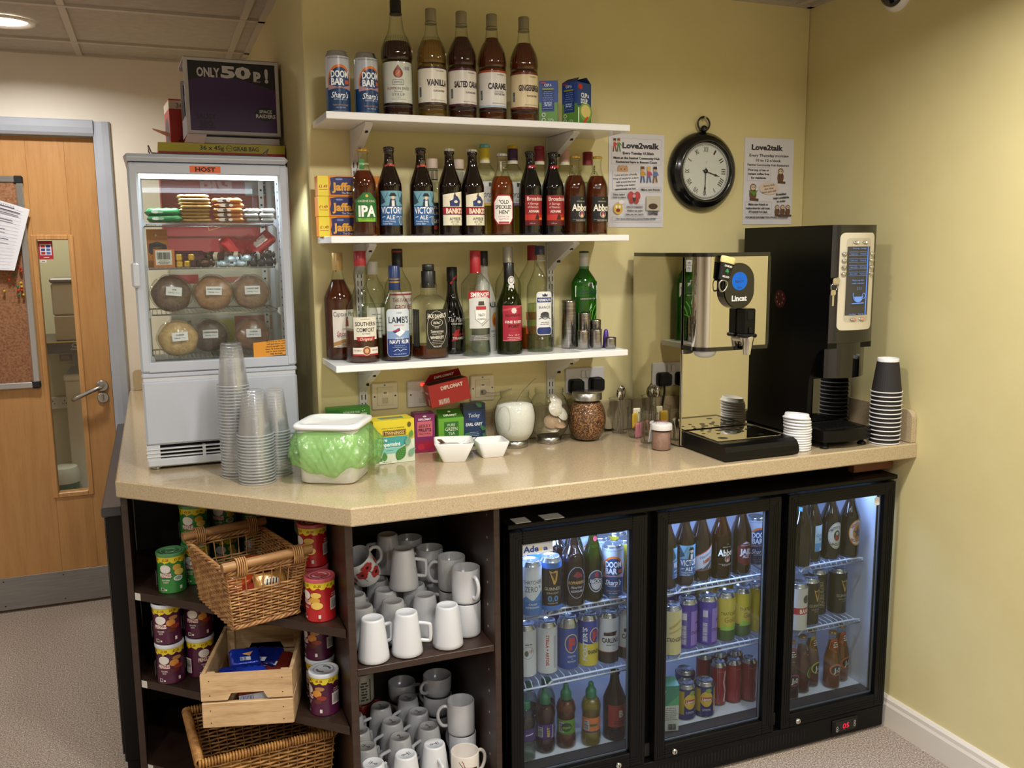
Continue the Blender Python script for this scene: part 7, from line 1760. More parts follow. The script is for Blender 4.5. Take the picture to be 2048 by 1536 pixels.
a = Art().poly([(p[0]+0.5*(CX0+CX1)+0.006, p[1]+1.508) for p in rrect(-0.069, 0.069, -0.150, 0.150, 0.016)], '#c9c1ac')
pcx = 0.5*(CX0+CX1)+0.006
a.poly([(p[0]+pcx, p[1]+1.512) for p in rrect(-0.049, 0.049, -0.130, 0.130, 0.012)], '#b5ad98')
a.rect(pcx-0.0455, 1.404, pcx+0.0455, 1.616, '#3c3b38').rect(pcx+0.034, 1.404, pcx+0.038, 1.616, glow_mat('panel_glow_strip', '#5f95ff', 1.2))
LT = '#8fb4ec'
lit = glow_mat('lit_print', '#8fb8ff', 0.8)
for i, (l, r_) in enumerate((('Cappuccino', 'Chocolate'), ('Caffe Latte', 'Chocomilk'), ('White Coffee', 'Mocha'), ('Black Coffee', 'Espresso'))):
 z = 1.594-i*0.0205
 for cx, tx in ((pcx-0.022, l), (pcx+0.014, r_)):
  for q in ([(cx-0.017, z-0.0055), (cx+0.017, z-0.0055)], [(cx-0.017, z+0.0055), (cx+0.017, z+0.0055)]): a.line(q, 0.0008, lit)
  a.text(tx, cx, z, 0.0042, lit, w=0.026)
for cx, tx, z in ((pcx-0.018, 'Strong', 1.611), (pcx+0.012, 'Large', 1.611), (pcx-0.020, 'Hot Water', 1.408), (pcx+0.012, 'Top Up', 1.408)): a.text(tx, cx, z, 0.0045, lit, w=0.024)
a.text('Place cup then', pcx-0.004, 1.513, 0.0055, lit, w=0.046).text('make selection', pcx-0.004, 1.504, 0.0055, lit, w=0.048)
a.poly([(pcx-0.018+0.0, 1.462)]+[(pcx-0.002+0.016*cos(pi+i*pi/10), 1.462+0.016*sin(pi+i*pi/10)) for i in range(11)], lit)
a.ring(pcx-0.002, 1.464, 0.020, 0.020, 0.0022, lit, 16, pi, 2*pi).ring(pcx+0.021, 1.464, 0.008, 0.009, 0.002, lit).line([(pcx-0.026, 1.441), (pcx+0.022, 1.442)], 0.0026, lit).line([(pcx-0.022, 1.464), (pcx-0.022, 1.474)], 0.0022, lit)
for k in range(3): a.line([(pcx-0.008+k*0.007, 1.482), (pcx-0.006+k*0.007, 1.487), (pcx-0.008+k*0.007, 1.492)], 0.001, lit)
a.put(MB(), onf, 0.006, step=0.00012).build('selection_panel', cm)
for i in range(4):
 for sx in (-1, 1):
  z = 1.594-i*0.0205
  x = pcx+sx*0.055
  p0 = onf(x, z, 0)
  MB().ball((p0[0], p0[1]-0.002, z), 0.009, 0.007, 0.006, M['chrome'], 12, 8).build('selection_button', cm)
for cx, z, red in ((pcx-0.016, 1.629, 0), (pcx+0.018, 1.629, 0), (pcx-0.016, 1.392, 1), (pcx+0.018, 1.392, 1)):
 p0 = onf(cx, z, 0)
 MB().ball((cx, p0[1]-0.001, z), 0.012, 0.005, 0.0048, M['chrome'], 12, 8).build('selection_button', cm)
 MB().ball((cx+0.003, p0[1]-0.005, z), 0.0032, 0.002, 0.0026, glow_mat('button_red', '#ff3a2a', 4) if red else glow_mat('button_white', '#fff4e8', 3), 8, 6).build('button_lamp', cm)
m = MB(Matrix.Translation((CX0, -0.262, 1.445)) @ Matrix.Rotation(-pi/2, 4, 'Y'))
m.lathe([(0.029, 0.0003), (0.0005, 0.0006)], pm('#45161a', 0.3), 28, capb=False)
for k in range(7):
 a_ = 0.5+k*0.85
 m.ball((0.018*cos(a_), 0.018*sin(a_), 0.0006), 0.004, 0.003, 0.0004, pm('#8a4a44'), 8, 4)
m.build('round_badge', cm)
m = MB(Matrix.Translation((CX0+0.012, -0.510, 1.512)) @ RX)
m.lathe([(0.011, 0.0), (0.011, 0.008), (0.008, 0.010)], M['chrome'], 20)
m.build('lock', cm)
t = thing('key_ring', 'two small keys on a ring hanging from the coffee machine lock', 'keys', (CX0+0.012, -0.520, 1.512))
brass = pm('#c9bfa0', 0.3, 0.7)
MB(Matrix.Translation((-0.006, 0, 0)) @ RX).prism(rrect(-0.016, 0.0, -0.011, 0.009, 0.006), 0.002, 0.0045, brass).build('key', t)
MB().tube([(-0.018+0.012*cos(k*2*pi/18), -0.005, -0.018+0.012*sin(k*2*pi/18)) for k in range(18)], 0.0009, M['chrome'], 5, True).build('ring', t)
m = MB(Matrix.Translation((-0.020, -0.003, -0.036)) @ RX)
m.prism(rrect(-0.009, 0.009, -0.008, 0.009, 0.006), 0, 0.002, brass); m.box(-0.003, 0.004, -0.040, -0.006, 0, 0.002, brass, 0.0006)
m.build('key', t)
m = MB()
dtp = [(x, y) for x, y in front_curve(1.897, 2.085, -0.548, 0.018)] + [(2.085, -0.424), (1.897, -0.424)]
m.prism(dtp, TOP+0.022, TOP+0.058, M['black'])
m.build('drip_tray', cm)
m = MB()
for k in range(9): m.box(1.925+k*0.016, 1.929+k*0.016, -0.530, -0.435, TOP+0.058, TOP+0.060, M['black_m'])
m.box(1.915, 2.072, -0.536, -0.530, TOP+0.058, TOP+0.061, M['black_m']); m.box(1.915, 2.072, -0.436, -0.430, TOP+0.058, TOP+0.061, M['black_m'])
m.build('tray_grille', cm)
for x, y in ((1.915, -0.535), (2.066, -0.530)):
 MB().lathe([(0.013, 0), (0.014, 0.003), (0.010, 0.009), (0.006, 0.010), (0.006, 0.022)], M['black_m'], 16, (x, y, TOP+0.0005)).build('foot', cm)
for x, y in ((1.96, -0.09), (2.09, -0.09), (1.96, -0.38), (2.09, -0.38)):
 MB().lathe([(0.012, 0), (0.010, 0.013)], M['black_m'], 12, (x, y, TOP+0.0005)).build('foot', cm)
# ------------------------------------------------------------------ dark brown open shelving under the worktop
W_ = M['wenge']
us = thing('corner_shelf_unit', 'dark brown angled open shelf unit under the left corner of the worktop', 'shelf unit', (0, 0, 0))
MB().box(-0.128, -0.110, -0.035, 0.38, 0.0, 0.943, W_, 0.001).build('side_panel', us)
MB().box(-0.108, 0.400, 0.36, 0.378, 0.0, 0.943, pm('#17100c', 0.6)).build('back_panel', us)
SA, SB, SC = 0.655, 0.387, 0.122
fp = [(-0.109, -0.036), (0.4015, -0.532), (0.4015, 0.358), (-0.109, 0.358)]
for z in (SA, SB, SC):
 s_ = MB().prism(fp, z-0.024, z, W_).build('shelf', us)
 m = MB(Matrix.Translation((-0.1095, -0.0365, z-0.012)) @ Matrix.Rotation(-0.771, 4, 'Z'))
 m.box(0.002, 0.022, -0.0012, 0.0003, -0.011, 0.010, pm('#d0ccc4', 0.5), 0.0003)
 m.build('price_tag', s_)
mu = thing('mug_shelf_unit', 'dark brown open shelf unit full of white mugs beside the glass door cooler', 'shelf unit', (0, 0, 0))
m = MB().box(0.404, 0.424, -0.553, -0.004, 0.0, 0.943, W_, 0.001)
m.build('side_panel', mu)
m = MB().box(0.803, 0.820, -0.553, -0.004, 0.0, 0.943, W_, 0.001)
m.build('side_panel', mu)
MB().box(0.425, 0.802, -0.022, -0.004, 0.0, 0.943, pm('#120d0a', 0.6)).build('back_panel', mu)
MU1, MU0 = 0.548, 0.130
for z in (MU1, MU0): MB().box(0.4245, 0.8025, -0.548, -0.023, z-0.018, z, W_, 0.001).build('shelf', mu)
m = MB()
z = 0.20
while z < 0.93:
 for y in (-0.50, -0.10): m.box(0.8015, 0.8028, y-0.0025, y+0.0025, z-0.0025, z+0.0025, pm('#8a847c', 0.4))
 z += 0.064
stuff(m.build('peg_hole', mu))
# --- crisp tubs
def tub(col, col2, chip, lidc, lab, grp, sub):
 t = thing('crisp_tub', lab, 'tub', (0, 0, 0), 0, grp)
 R, H = 0.0385, 0.112
 MB().lathe([(R-0.001, 0), (R+0.0006, 0.0015), (R, 0.003), (R, H), (R+0.0006, H+0.001), (R-0.002, H+0.002)], pm(col, 0.35, coat=0.15), 32).build('tub_body', t)
 MB().lathe([(R+0.0022, H-0.004), (R+0.0024, H+0.0035), (R+0.001, H+0.006), (R-0.003, H+0.0062), (R-0.004, H+0.0045), (0.0005, H+0.0045)], pm(lidc[0], 0.25), 32, capb=False).build('lid', t)
 a = Art()
 n = 48
 a.face_list([(-pi*R+2*pi*R*i/n, H-0.004) for i in range(n+1)] + [(-pi*R+2*pi*R*i/n, H-0.021-0.003*sin(i*1.31)-0.0015*sin(i*2.9)) for i in range(n+1)], [(i, n+1+i, n+2+i, i+1) for i in range(n)], '#d8c628')
 for k in range(6): a.text('£1.25', -0.085+k*0.034, H-0.0125, 0.0062, '#8a3a1a', w=0.019, bold=0.04)
 a.ell(-0.019, 0.073, 0.0155, 0.0125, '#dcd8d4').text('PRINGLES', -0.019, 0.0545, 0.0115, '#a01c28', w=0.034, bold=0.09).text('PRINGLES', -0.019, 0.0545, 0.0115, '#e6e0dc', w=0.033, bold=0.03)
 for i, l in enumerate(sub): a.text(l, -0.019, 0.040-i*0.0065, 0.0045, '#dcd4cc', w=0.0022*len(l), bold=0.02)
 for (cx, cy, rx, ry, c) in chip: a.ell(cx, cy, rx, ry, c)
 a.rect(-0.034, 0.008, -0.024, 0.018, '#d8d4cc').rect(-0.0325, 0.0095, -0.0255, 0.0165, '#3a3430').rect(-0.021, 0.009, -0.016, 0.014, '#d8d4cc')
 a.rect(0.050, 0.030, 0.075, 0.062, '#d8d4d0').bars(0.052, 0.034, 0.073, 0.060, '#55504c', 12, 3).dashes(0.0625, 0.075, 0.024, 4, 0.005, 0.0015, '#cfc4bc').rect(0.018, 0.012, 0.024, 0.022, '#d8d0c8')
 a.rect(-0.075, 0.015, -0.055, 0.060, '#d4d0cc').bars(-0.073, 0.017, -0.057, 0.058, '#55504c', 14, 4, False)
 a.put(MB(), on_cyl(R, 0), 0.006, coat=0.15, rough=0.35).build('tub_print', t)
 Art().ring(0, 0, 0.028, 0.028, 0.0015, lidc[1], 36).ring(0, 0, 0.020, 0.020, 0.006, lidc[1], 20, 0.7, 2.4).ring(0, 0, 0.020, 0.020, 0.006, lidc[1], 20, 3.8, 5.5).put(MB(), on_top(H+0.0047)).build('lid_print', t)
 return t
GCH = [(0.014, 0.076, 0.012, 0.010, '#c8a040'), (0.020, 0.062, 0.014, 0.009, '#d8b85a'), (0.016, 0.044, 0.013, 0.008, '#d8e0d8'), (0.016, 0.0445, 0.010, 0.005, '#8aa89a')]
RCH = [(0.012, 0.074, 0.014, 0.008, '#d8b45a'), (0.008, 0.060, 0.015, 0.008, '#c89a3a'), (0.014, 0.046, 0.016, 0.010, '#dcb85e')]
PCH = [(0.018, 0.078, 0.013, 0.006, '#a8784a'), (0.010, 0.064, 0.013, 0.010, '#c8883a'), (0.022, 0.052, 0.014, 0.007, '#8a3024'), (0.012, 0.042, 0.012, 0.006, '#5a2a22')]
TH = 0.1195
green = tub('#2a7a34', 0, GCH, ('#4f8a5a', '#a8c8a8'), 'green crisp tub standing alone at the front left of the upper shelf', 'green crisp tubs', ('SOUR CREAM', '& ONION'))
place(green, -0.006, -0.056, SA+0.0005, green['label'], 0.02)
for x, y, z, rz, lab in ((0.064, -0.010, SA, -0.05, 'lower green crisp tub of the column behind the wicker basket'), (0.064, -0.008, SA+TH, -0.02, 'upper green crisp tub at the left behind the wicker basket'), (0.150, 0.055, SA, 0.1, 'lower green crisp tub seen through the back of the basket'), (0.150, 0.055, SA+TH, 0.05, 'upper green crisp tub in the middle behind the wicker basket'), (0.238, 0.085, SA, 0.0, 'lower green crisp tub at the right behind the basket'), (0.238, 0.085, SA+TH, 0.1, 'upper green crisp tub in shade at the right behind the basket')):
 dup(green, (x, y, z+0.0005), rz, lab)
red = tub('#a81c20', 0, RCH, ('#b8505a', '#e0b8b8'), 'red crisp tub in front at the right end of the upper shelf', 'red crisp tubs', ('ORIGINAL',))
place(red, 0.357, -0.425, SA+0.0005, red['label'], -0.78)
dup(red, (0.3575, -0.335, SA+0.0005), -0.7, 'lower red crisp tub behind the front one')
dup(red, (0.3575, -0.333, SA+0.0005+TH), -0.75, 'upper red crisp tub standing on another red one')
pur = tub('#4a1436', 0, PCH, ('#c8ccd4', '#5a5a60'), 'purple crisp tub at the bottom left of the middle shelf', 'purple crisp tubs', ('TEXAS BBQ', 'SAUCE'))
place(pur, -0.026, -0.064, SB+0.0005, pur['label'], 0.0)
for x, y, z, rz, lab in ((-0.028, -0.060, TH, 0.0, 'purple crisp tub on top of the left column on the middle shelf'), (0.0585, -0.055, 0, 0.7, 'lower purple crisp tub of the column beside the wooden crate'), (0.0585, -0.050, TH, 0.0, 'upper purple crisp tub of the column behind the basket'), (0.358, -0.418, 0, -0.95, 'purple crisp tub with a white lid at the right of the wooden crate'), (0.3625, -0.333, 0, -0.7, 'lower purple crisp tub behind the white lidded one'), (0.3625, -0.331, TH, -0.9, 'upper purple crisp tub at the right under the red ones')):
 dup(pur, (x, y, SB+0.0005+z), rz, lab)
# --- wicker
M['wick'] = noise_mat('peeled_willow', [(0.25, '#7a5230'), (0.5, '#a87a4a'), (0.75, '#c49a64')], 35, 0.4, 0.2, 90, 3)
M['wick2'] = noise_mat('brown_rattan', [(0.25, '#6a4420'), (0.5, '#9a6c36'), (0.75, '#b98a4a')], 35, 0.4, 0.2, 90, 3)
M['dowel'] = wood_mat('wooden_dowel', [(0.3, '#7a5632'), (0.7, '#a67c4c')], (1.5, 30, 30), 3.0, 0.45)
def wicker(t, b0, b1, h, rows, hole, mat, r=0.0028, sp=0.020):
 """woven sides between a base rectangle b0 = (half w, half d) and a rim b1; hole = (z0, z1, half width) leaves hand holes front and back"""
 def rect(z):
  k = z/h
  return b0[0]+(b1[0]-b0[0])*k, b0[1]+(b1[1]-b0[1])*k
 W0, D0 = rect(h*0.6)
 nw, nd = max(4, int(2*W0/sp)), max(4, int(2*D0/sp))
 par = []       # stakes as (side, t)
 for s_, n in ((0, nw), (1, nd), (2, nw), (3, nd)):
  for i in range(n): par.append((s_, i/n))
 def pt(s_, q, z, off):
  w_, d_ = rect(z)
  if s_ == 0: return Vector((-w_+2*w_*q, -d_-off, z))
  if s_ == 1: return Vector((w_+off, -d_+2*d_*q, z))
  if s_ == 2: return Vector((w_-2*w_*q, d_+off, z))
  return Vector((-w_-off, d_-2*d_*q, z))
 m = MB()
 N = len(par)
 for k in range(rows):
  z = h*(k+0.5)/rows
  path, runs = [], []
  for i in range(N):
   s_, q = par[i]
   s2, q2 = par[(i+1) % N]
   if s2 != s_: q2 = 1.0
   for f in (0.0, 0.5):
    qq = q+(q2-q)*f
    o_ = 0.0030*(1 if (i+k) % 2 else -1) if f == 0 else 0.0
    p = pt(s_, qq, z, o_)
    skip = hole and hole[0] < z < hole[1] and s_ in (0, 2) and abs(p.x) < hole[2]
    if skip:
     if path: runs.append(path)
     path = []
    else: path.append(p)
  if runs:
   path = path+runs.pop(0)
   runs.append(path)
   for p in runs: m.tube(p, r, mat, 5)
  else: m.tube(path, r, mat, 5, True)
 stuff(m.build('weave', t))
 m = MB()
 for s_, q in par: m.tube([pt(s_, q, 0, 0), pt(s_, q, h, 0)], 0.0019, mat, 5)
 stuff(m.build('stake', t))
 for z, rr in ((0.002, r*1.6), (h, r*1.7)):
  m = MB()
  n = 120
  for ph in (0, 2*pi/3, 4*pi/3):
   path = []
   for i in range(n):
    u = i/n*4
    s_, q = int(u), u-int(u)
    p = pt(s_, q, z, rr*0.9*cos(i*0.75+ph))
    p.z += rr*0.9*sin(i*0.75+ph)
    path.append(p)
   m.tube(path, rr*0.8, mat, 5, True)
  m.build('rim' if z > 0.01 else 'base_border', t)
 MB().box(-b0[0], b0[0], -b0[1], b0[1], 0.001, 0.005, mat).build('base', t)
wk = thing('wicker_basket', 'wicker basket with two wooden dowel handles jutting out of the upper shelf', 'basket', (0.184, -0.285, SA+0.009), 0.265)
wicker(wk, (0.088, 0.132), (0.107, 0.156), 0.158, 20, (0.105, 0.143, 0.058), M['wick'])
for y in (-0.160, 0.158):
 MB().tube([(-0.119, y, 0.176), (-0.04, y, 0.1765), (0.04, y, 0.177), (0.119, y, 0.176)], 0.0125, M['dowel'], 14).build('handle', wk)
 for x in (-0.072, 0.078):
  m = MB()
  for k in range(5): m.tube([(x-0.011+k*0.0055, y+0.0155*cos(a_), 0.170+0.024*sin(a_)) for a_ in [i*2*pi/16 for i in range(16)]], 0.0024, M['wick'], 5, True)
  m.build('binding', wk)
for i, (dx, dy, z, rz, rx, c, lab) in enumerate(((-0.030, -0.02, 0.100, 0.2, 0.3, '#a8431e', 'orange snack bag at the left inside the wicker basket'), (-0.025, -0.08, 0.075, 0.1, 0.5, '#8a2a1c', 'reddish snack bag showing through the front hand hole of the basket'), (0.035, -0.075, 0.095, -0.1, 0.8, '#b88a4a', 'gold and black striped snack bag in the front hand hole of the basket'), (0.038, 0.055, 0.105, 0.3, 0.4, '#b04a20', 'orange snack bag at the right inside the wicker basket'), (0.0, 0.075, 0.055, 0.0, 0.1, '#9a3a1e', 'orange red snack bag at the back inside the wicker basket'))):
 v = Matrix.Rotation(0.265, 3, 'Z') @ Vector((dx, dy, 0))
 t = thing('snack_bag', lab, 'bag', (0.184+v.x, -0.285+v.y, SA+z-0.02), 0, 'snack bags in the wicker basket', rot=(rx, 0.1*i-0.2, 0.265+rz))
 packet(0.088, 0.07, 0.028, fmat(c, 0.25, 0.2), 20+i).build('wrapper', t)
 a = Art()
 if i == 2:
  a.ell(0, 0, 0.022, 0.014, '#d8cfb8')
  for k in range(5): a.line([(-0.016+k*0.008, -0.010), (-0.010+k*0.008, 0.010)], 0.0035, '#1c1a22')
 else: a.rect(-0.02, -0.006, 0.02, 0.006, '#d8d0cc').rect(-0.015, -0.002, 0.015, 0.002, '#7a2a2a')
 a.put(MB(), on_top(0.031)).build('wrapper_print', t)
# --- pine crate
pine = wood_mat('pine', [(0.25, '#a88660'), (0.5, '#c4a47c'), (0.72, '#d2b48c')], (1.2, 14, 14), 3.0, 0.5, 0.5)
pc_ = thing('wooden_crate', 'pine slatted crate with hand holes full of blue snack bags', 'crate', (0.157, -0.427, SB+0.001), -0.268)
CW, CD, CHt = 0.234, 0.315, 0.147
def board(nm, x0, x1, z0, z1, y0, y1, cut=None):
 if not cut: return MB().box(x0, x1, y0, y1, z0, z1, pine, 0.002).build(nm, pc_)
 c0, c1, d = cut
 poly = [(x0, z0), (c0, z0), (c0+0.010, z0+d), (c1-0.010, z0+d), (c1, z0), (x1, z0), (x1, z1), (x0, z1)]
 return MB().prism(poly, y0, y1, pine, 'y').build(nm, pc_)
hw = CW/2
for y0 in (0.0, CD-0.012):
 board('slat', -hw, hw, 0.0, 0.0695, y0, y0+0.012)
 b_ = board('slat', -hw, hw, 0.0755, CHt, y0, y0+0.012, (-0.050, 0.052, 0.019))
for x0 in (-hw, hw-0.010):
 for z0, z1 in ((0.0, 0.0695), (0.0755, CHt)): MB().box(x0, x0+0.010, 0.0125, CD-0.0125, z0, z1, pine, 0.002).build('slat', pc_)
MB().box(-hw+0.0105, hw-0.0105, 0.0125, CD-0.0125, 0.002, 0.008, pine).build('floor_board', pc_)
for x in (-hw+0.011, hw-0.033):
 for y in (0.013, CD-0.031): MB().box(x, x+0.022, y, y+0.018, 0.009, CHt-0.004, pine, 0.002).build('corner_post', pc_)
m = MB()
for x in (-hw+0.022, hw-0.026):
 for z in (0.014, 0.048, 0.09, 0.13): m.box(x-0.0012, x+0.0012, -0.0006, 0.001, z-0.0012, z+0.0012, M['black_m'])
stuff(m.build('nail', pc_))
for i, (dx, dy, z, rz, rx, c, lab) in enumerate(((-0.045, 0.066, 0.100, 0.1, 0.25, '#152a8a', 'blue snack bag at the front left of the crate'), (-0.005, 0.060, 0.100, -0.1, 0.35, '#1a34a0', 'blue snack bag at the front middle of the crate'), (-0.03, 0.14, 0.115, 0.3, 0.3, '#15309a', 'blue snack bag lying highest in the crate'), (0.03, 0.16, 0.105, -0.4, 0.4, '#121f6a', 'dark blue snack bag at the back of the crate'), (0.055, 0.07, 0.088, 0.1, 0.3, '#5a1f18', 'brown red snack bag at the front right of the crate'), (0.055, 0.15, 0.098, -0.3, 0.4, '#6a2218', 'brown red snack bag behind the right front one in the crate'), (0.01, 0.045, 0.060, 0.05, 0.2, '#7a2a20', 'snack bag with a white barcode panel behind the crate hand hole'), (-0.04, 0.2, 0.08, 0.2, 0.2, '#3a1a1a', 'dark snack bag deep at the back of the crate'))):
 v = Matrix.Rotation(-0.268, 3, 'Z') @ Vector((dx, dy, 0))
 t = thing('snack_bag', lab, 'bag', (0.157+v.x, -0.427+v.y, SB+z), 0, 'snack bags in the pine crate', rot=(rx if i != 6 else 1.3, 0.1*(i % 3)-0.1, -0.268+rz))
 packet(0.082, 0.066, 0.024, fmat(c, 0.2, 0.25), 40+i).build('wrapper', t)
 a = Art().rect(-0.016, -0.026, 0.012, -0.012, '#c8ccd8').bars(-0.015, -0.025, 0.0, -0.013, '#3a4a8a', 6, i)
 if i == 6: a.rect(-0.035, -0.016, 0.036, 0.012, '#b8bcc8').bars(-0.033, -0.014, 0.004, 0.010, '#4a5aa0', 10, 7)
 elif i == 2: a.poly([(-0.01, 0.0), (0.02, 0.008), (0.01, -0.01)], '#c89a6a')
 a.put(MB(), on_top(0.027)).build('wrapper_print', t)
hp = thing('wicker_hamper', 'brown wicker hamper standing under the pine crate', 'basket', (0.194, -0.275, SC+0.011), 0.075)
wicker(hp, (0.160, 0.135), (0.176, 0.150), 0.182, 17, None, M['wick2'], 0.0034, 0.024)
m = MB()
for s_ in range(4):
 L_ = (0.176, 0.150, 0.176, 0.150)[s_]
 n = 46
 for i in range(n):
  q = -L_+2*L_*i/n
  c = ((q, -0.150), (0.176, q), (-q, 0.150), (-0.176, -q))[s_]
  ax = (0, 1) if s_ in (0, 2) else (1, 0)
  m.tube([(c[0]+0.010*cos(a_)*ax[0], c[1]+0.010*cos(a_)*ax[1], 0.182+0.010*sin(a_)) for a_ in [k*2*pi/8 for k in range(8)]], 0.0035, M['wick2'], 4, True)
stuff(m.build('rim_wrapping', hp))
# --- mugs
mugm = noise_mat('white_china', [(0.3, '#c4c6cb'), (0.7, '#ccced3')], 3, 0.16, coat=0.3)
def mug(kind, mat=None):
 t = thing('mug', 'x', 'mug')
 mat = mat or mugm
 if kind == 't':     # tapered latte mug resting upside down
  MB().lathe([(0.0395, 0.004), (0.0405, 0), (0.0430, 0.003), (0.0420, 0.012), (0.0305, 0.110), (0.0285, 0.1145), (0.0255, 0.1155), (0.0245, 0.114), (0.0005, 0.1135)], mat, 32, capb=False).build('mug_body', t)
  p = [(0.038, 0, 0.034), (0.056, 0, 0.032), (0.063, 0, 0.037), (0.063, 0, 0.072), (0.058, 0, 0.079), (0.033, 0, 0.083)]
 elif kind == 'c':   # straight mug, upright
  MB().lathe([(0.036, 0), (0.0395, 0.003), (0.0400, 0.008), (0.0400, 0.094), (0.0385, 0.0965), (0.0370, 0.094), (0.0368, 0.008), (0.0005, 0.006)], mat, 32).build('mug_body', t)
  p = [(0.038, 0, 0.078), (0.052, 0, 0.080), (0.065, 0, 0.066), (0.066, 0, 0.042), (0.055, 0, 0.022), (0.038, 0, 0.020)]
 else:               # low wide cup, upright
  MB().lathe([(0.030, 0), (0.040, 0.004), (0.0435, 0.020), (0.0440, 0.060), (0.0425, 0.0615), (0.0412, 0.059), (0.040, 0.014), (0.0005, 0.008)], mat, 32).build('mug_body', t)
  p = [(0.042, 0, 0.050), (0.056, 0, 0.054), (0.067, 0, 0.044), (0.066, 0, 0.030), (0.054, 0, 0.019), (0.041, 0, 0.018)]
 MB().tube(spline(p, 4), 0.0052, mat, 8).build('handle', t)
 return t
def setmugs(kind, lst, grp, mark=False):
 base = None
 for x, y, z, a_, lab in lst:
  if base is None:
   base = mug(kind)
   place(base, x, y, z, lab, a_, group=grp)
   if mark: Art().line([(-0.013, 0.006), (0.013, 0.006)], 0.0022, '#2a2a2c').line([(0, 0.006), (0, -0.005)], 0.0022, '#2a2a2c').ring(0, -0.009, 0.004, 0.004, 0.0018, '#2a2a2c').dashes(0, 0.011, 0.02, 1, 0.003, 0.0018, '#4a4a4c').put(MB(), on_top(0.1136)).build('base_mark', base)
  else: dup(base, (x, y, z), a_, lab)
e = 0.0008
U, Lz = MU1+e, MU0+e
setmugs('t', [(0.478, -0.502, U, 0.5, 'tapered white mug upside down at the left end of the front row, upper shelf'), (0.570, -0.500, U, -0.3, 'tapered white mug upside down in the middle of the front row, upper shelf'), (0.686, -0.496, U, 1.45, 'tapered white mug upside down at the right of the front row, upper shelf'),
 (0.5565, -0.411, U, 0.785, 'tapered mug behind the middle front mug, upper shelf'), (0.650, -0.402, U, -0.5, 'tapered mug with its handle to the right behind the front gap, upper shelf'), (0.4685, -0.412, U, 0.785, 'tapered mug at the left edge, second row, upper shelf'), (0.5565, -0.322, U, 0.785, 'tapered mug in the third row, upper shelf'), (0.4685, -0.323, U, 0.785, 'tapered mug at the left edge, third row, upper shelf'), (0.5565, -0.233, U, 0.785, 'tapered mug in the fourth row, upper shelf'), (0.4685, -0.234, U, 0.785, 'tapered mug at the left edge, fourth row, upper shelf'), (0.6450, -0.312, U, 0.785, 'tapered mug supporting the tall one, upper shelf'), (0.6450, -0.220, U, 0.785, 'tapered mug in the shaded fourth row, upper shelf'),
 (0.610, -0.330, U+0.117, -0.3, 'tapered mug standing on other mugs with its handle to the right'), (0.600, -0.185, U+0.117, 2.6, 'tapered mug standing highest at the back, upper shelf')], 'tapered mugs on the upper mug shelf')
setmugs('c', [(0.757, -0.447, U+0.099, -1.35, 'straight white mug standing on another at the right end, handle to the front'), (0.758, -0.445, U, 2.0, 'straight white mug under another at the right end of the upper shelf'), (0.748, -0.345, U+0.099, 2.8, 'straight mug at the top of the second column from the front right'), (0.750, -0.345, U, 2.8, 'straight mug at the bottom of the second column from the front right'), (0.712, -0.245, U+0.099, 3.0, 'straight mug with its handle to the left at the back, upper shelf'), (0.735, -0.235, U, 2.0, 'straight mug at the bottom back right, upper shelf'), (0.680, -0.130, U+0.099, 2.7, 'straight mug half hidden at the very back, upper shelf')], 'straight mugs on the upper mug shelf')
_ms = [o for o in COL.objects if o.get('group') == 'straight mugs on the upper mug shelf']
t = mug('c')
place(t, 0.520, -0.275, U+0.143, 'white mug with red poppies lying tilted on the mugs at the left', rot=(0.30, -0.55, 0.2))
a = Art()
for cx, cz in ((-0.022, 0.055), (0.018, 0.035), (0.05, 0.06), (-0.06, 0.04), (0.0, 0.075), (0.085, 0.045)):
 for k in range(5): a.ell(cx+0.009*cos(k*1.26), cz+0.009*sin(k*1.26), 0.0095, 0.0085, '#a83430', 12)
 a.ell(cx, cz, 0.005, 0.005, '#2a1a18', 10).line([(cx, cz-0.014), (cx+0.006, cz-0.03)], 0.0014, '#2a2a22')
a.put(MB(), on_cyl(0.0401, 0), 0.006, rough=0.2).build('poppy_print', t)
setmugs('t', [(0.4685, -0.490, Lz, 0.785, 'stamped tapered mug at the left of the front row, lower shelf'), (0.562, -0.482, Lz, -1.3, 'stamped tapered mug in the middle of the front row, lower shelf'), (0.650, -0.462, Lz, -1.5, 'stamped tapered mug with its handle facing front, lower shelf'), (0.570, -0.388, Lz, 3.4, 'stamped tapered mug behind the middle front one, lower shelf'), (0.570, -0.296, Lz, 3.5, 'stamped tapered mug in the third row, lower shelf'), (0.560, -0.195, Lz, 3.3, 'stamped tapered mug in the fourth row, lower shelf'), (0.662, -0.365, Lz, 3.6, 'stamped tapered mug in the second row centre, lower shelf'), (0.656, -0.272, Lz, 3.6, 'stamped tapered mug in the third row centre, lower shelf'), (0.650, -0.178, Lz, 3.6, 'stamped tapered mug in the fourth row centre, lower shelf'), (0.4685, -0.400, Lz, 0.785, 'stamped tapered mug at the left edge, second row, lower shelf'), (0.4685, -0.310, Lz, 0.785, 'stamped tapered mug at the left edge, third row, lower shelf'), (0.4685, -0.220, Lz, 0.785, 'tapered mug in shade at the left edge, fourth row, lower shelf')], 'stamped mugs on the lower mug shelf', True)
cq = _ms[0]
for x, y, z, a_, lab in ((0.754, -0.398, Lz, 2.0, 'straight mug under another on the lower shelf'), (0.750, -0.400, Lz+0.099, 2.9, 'tall straight mug standing on another, handle to the left, lower shelf')): dup(cq, (x, y, z), a_, lab, 'straight mugs on the lower mug shelf')
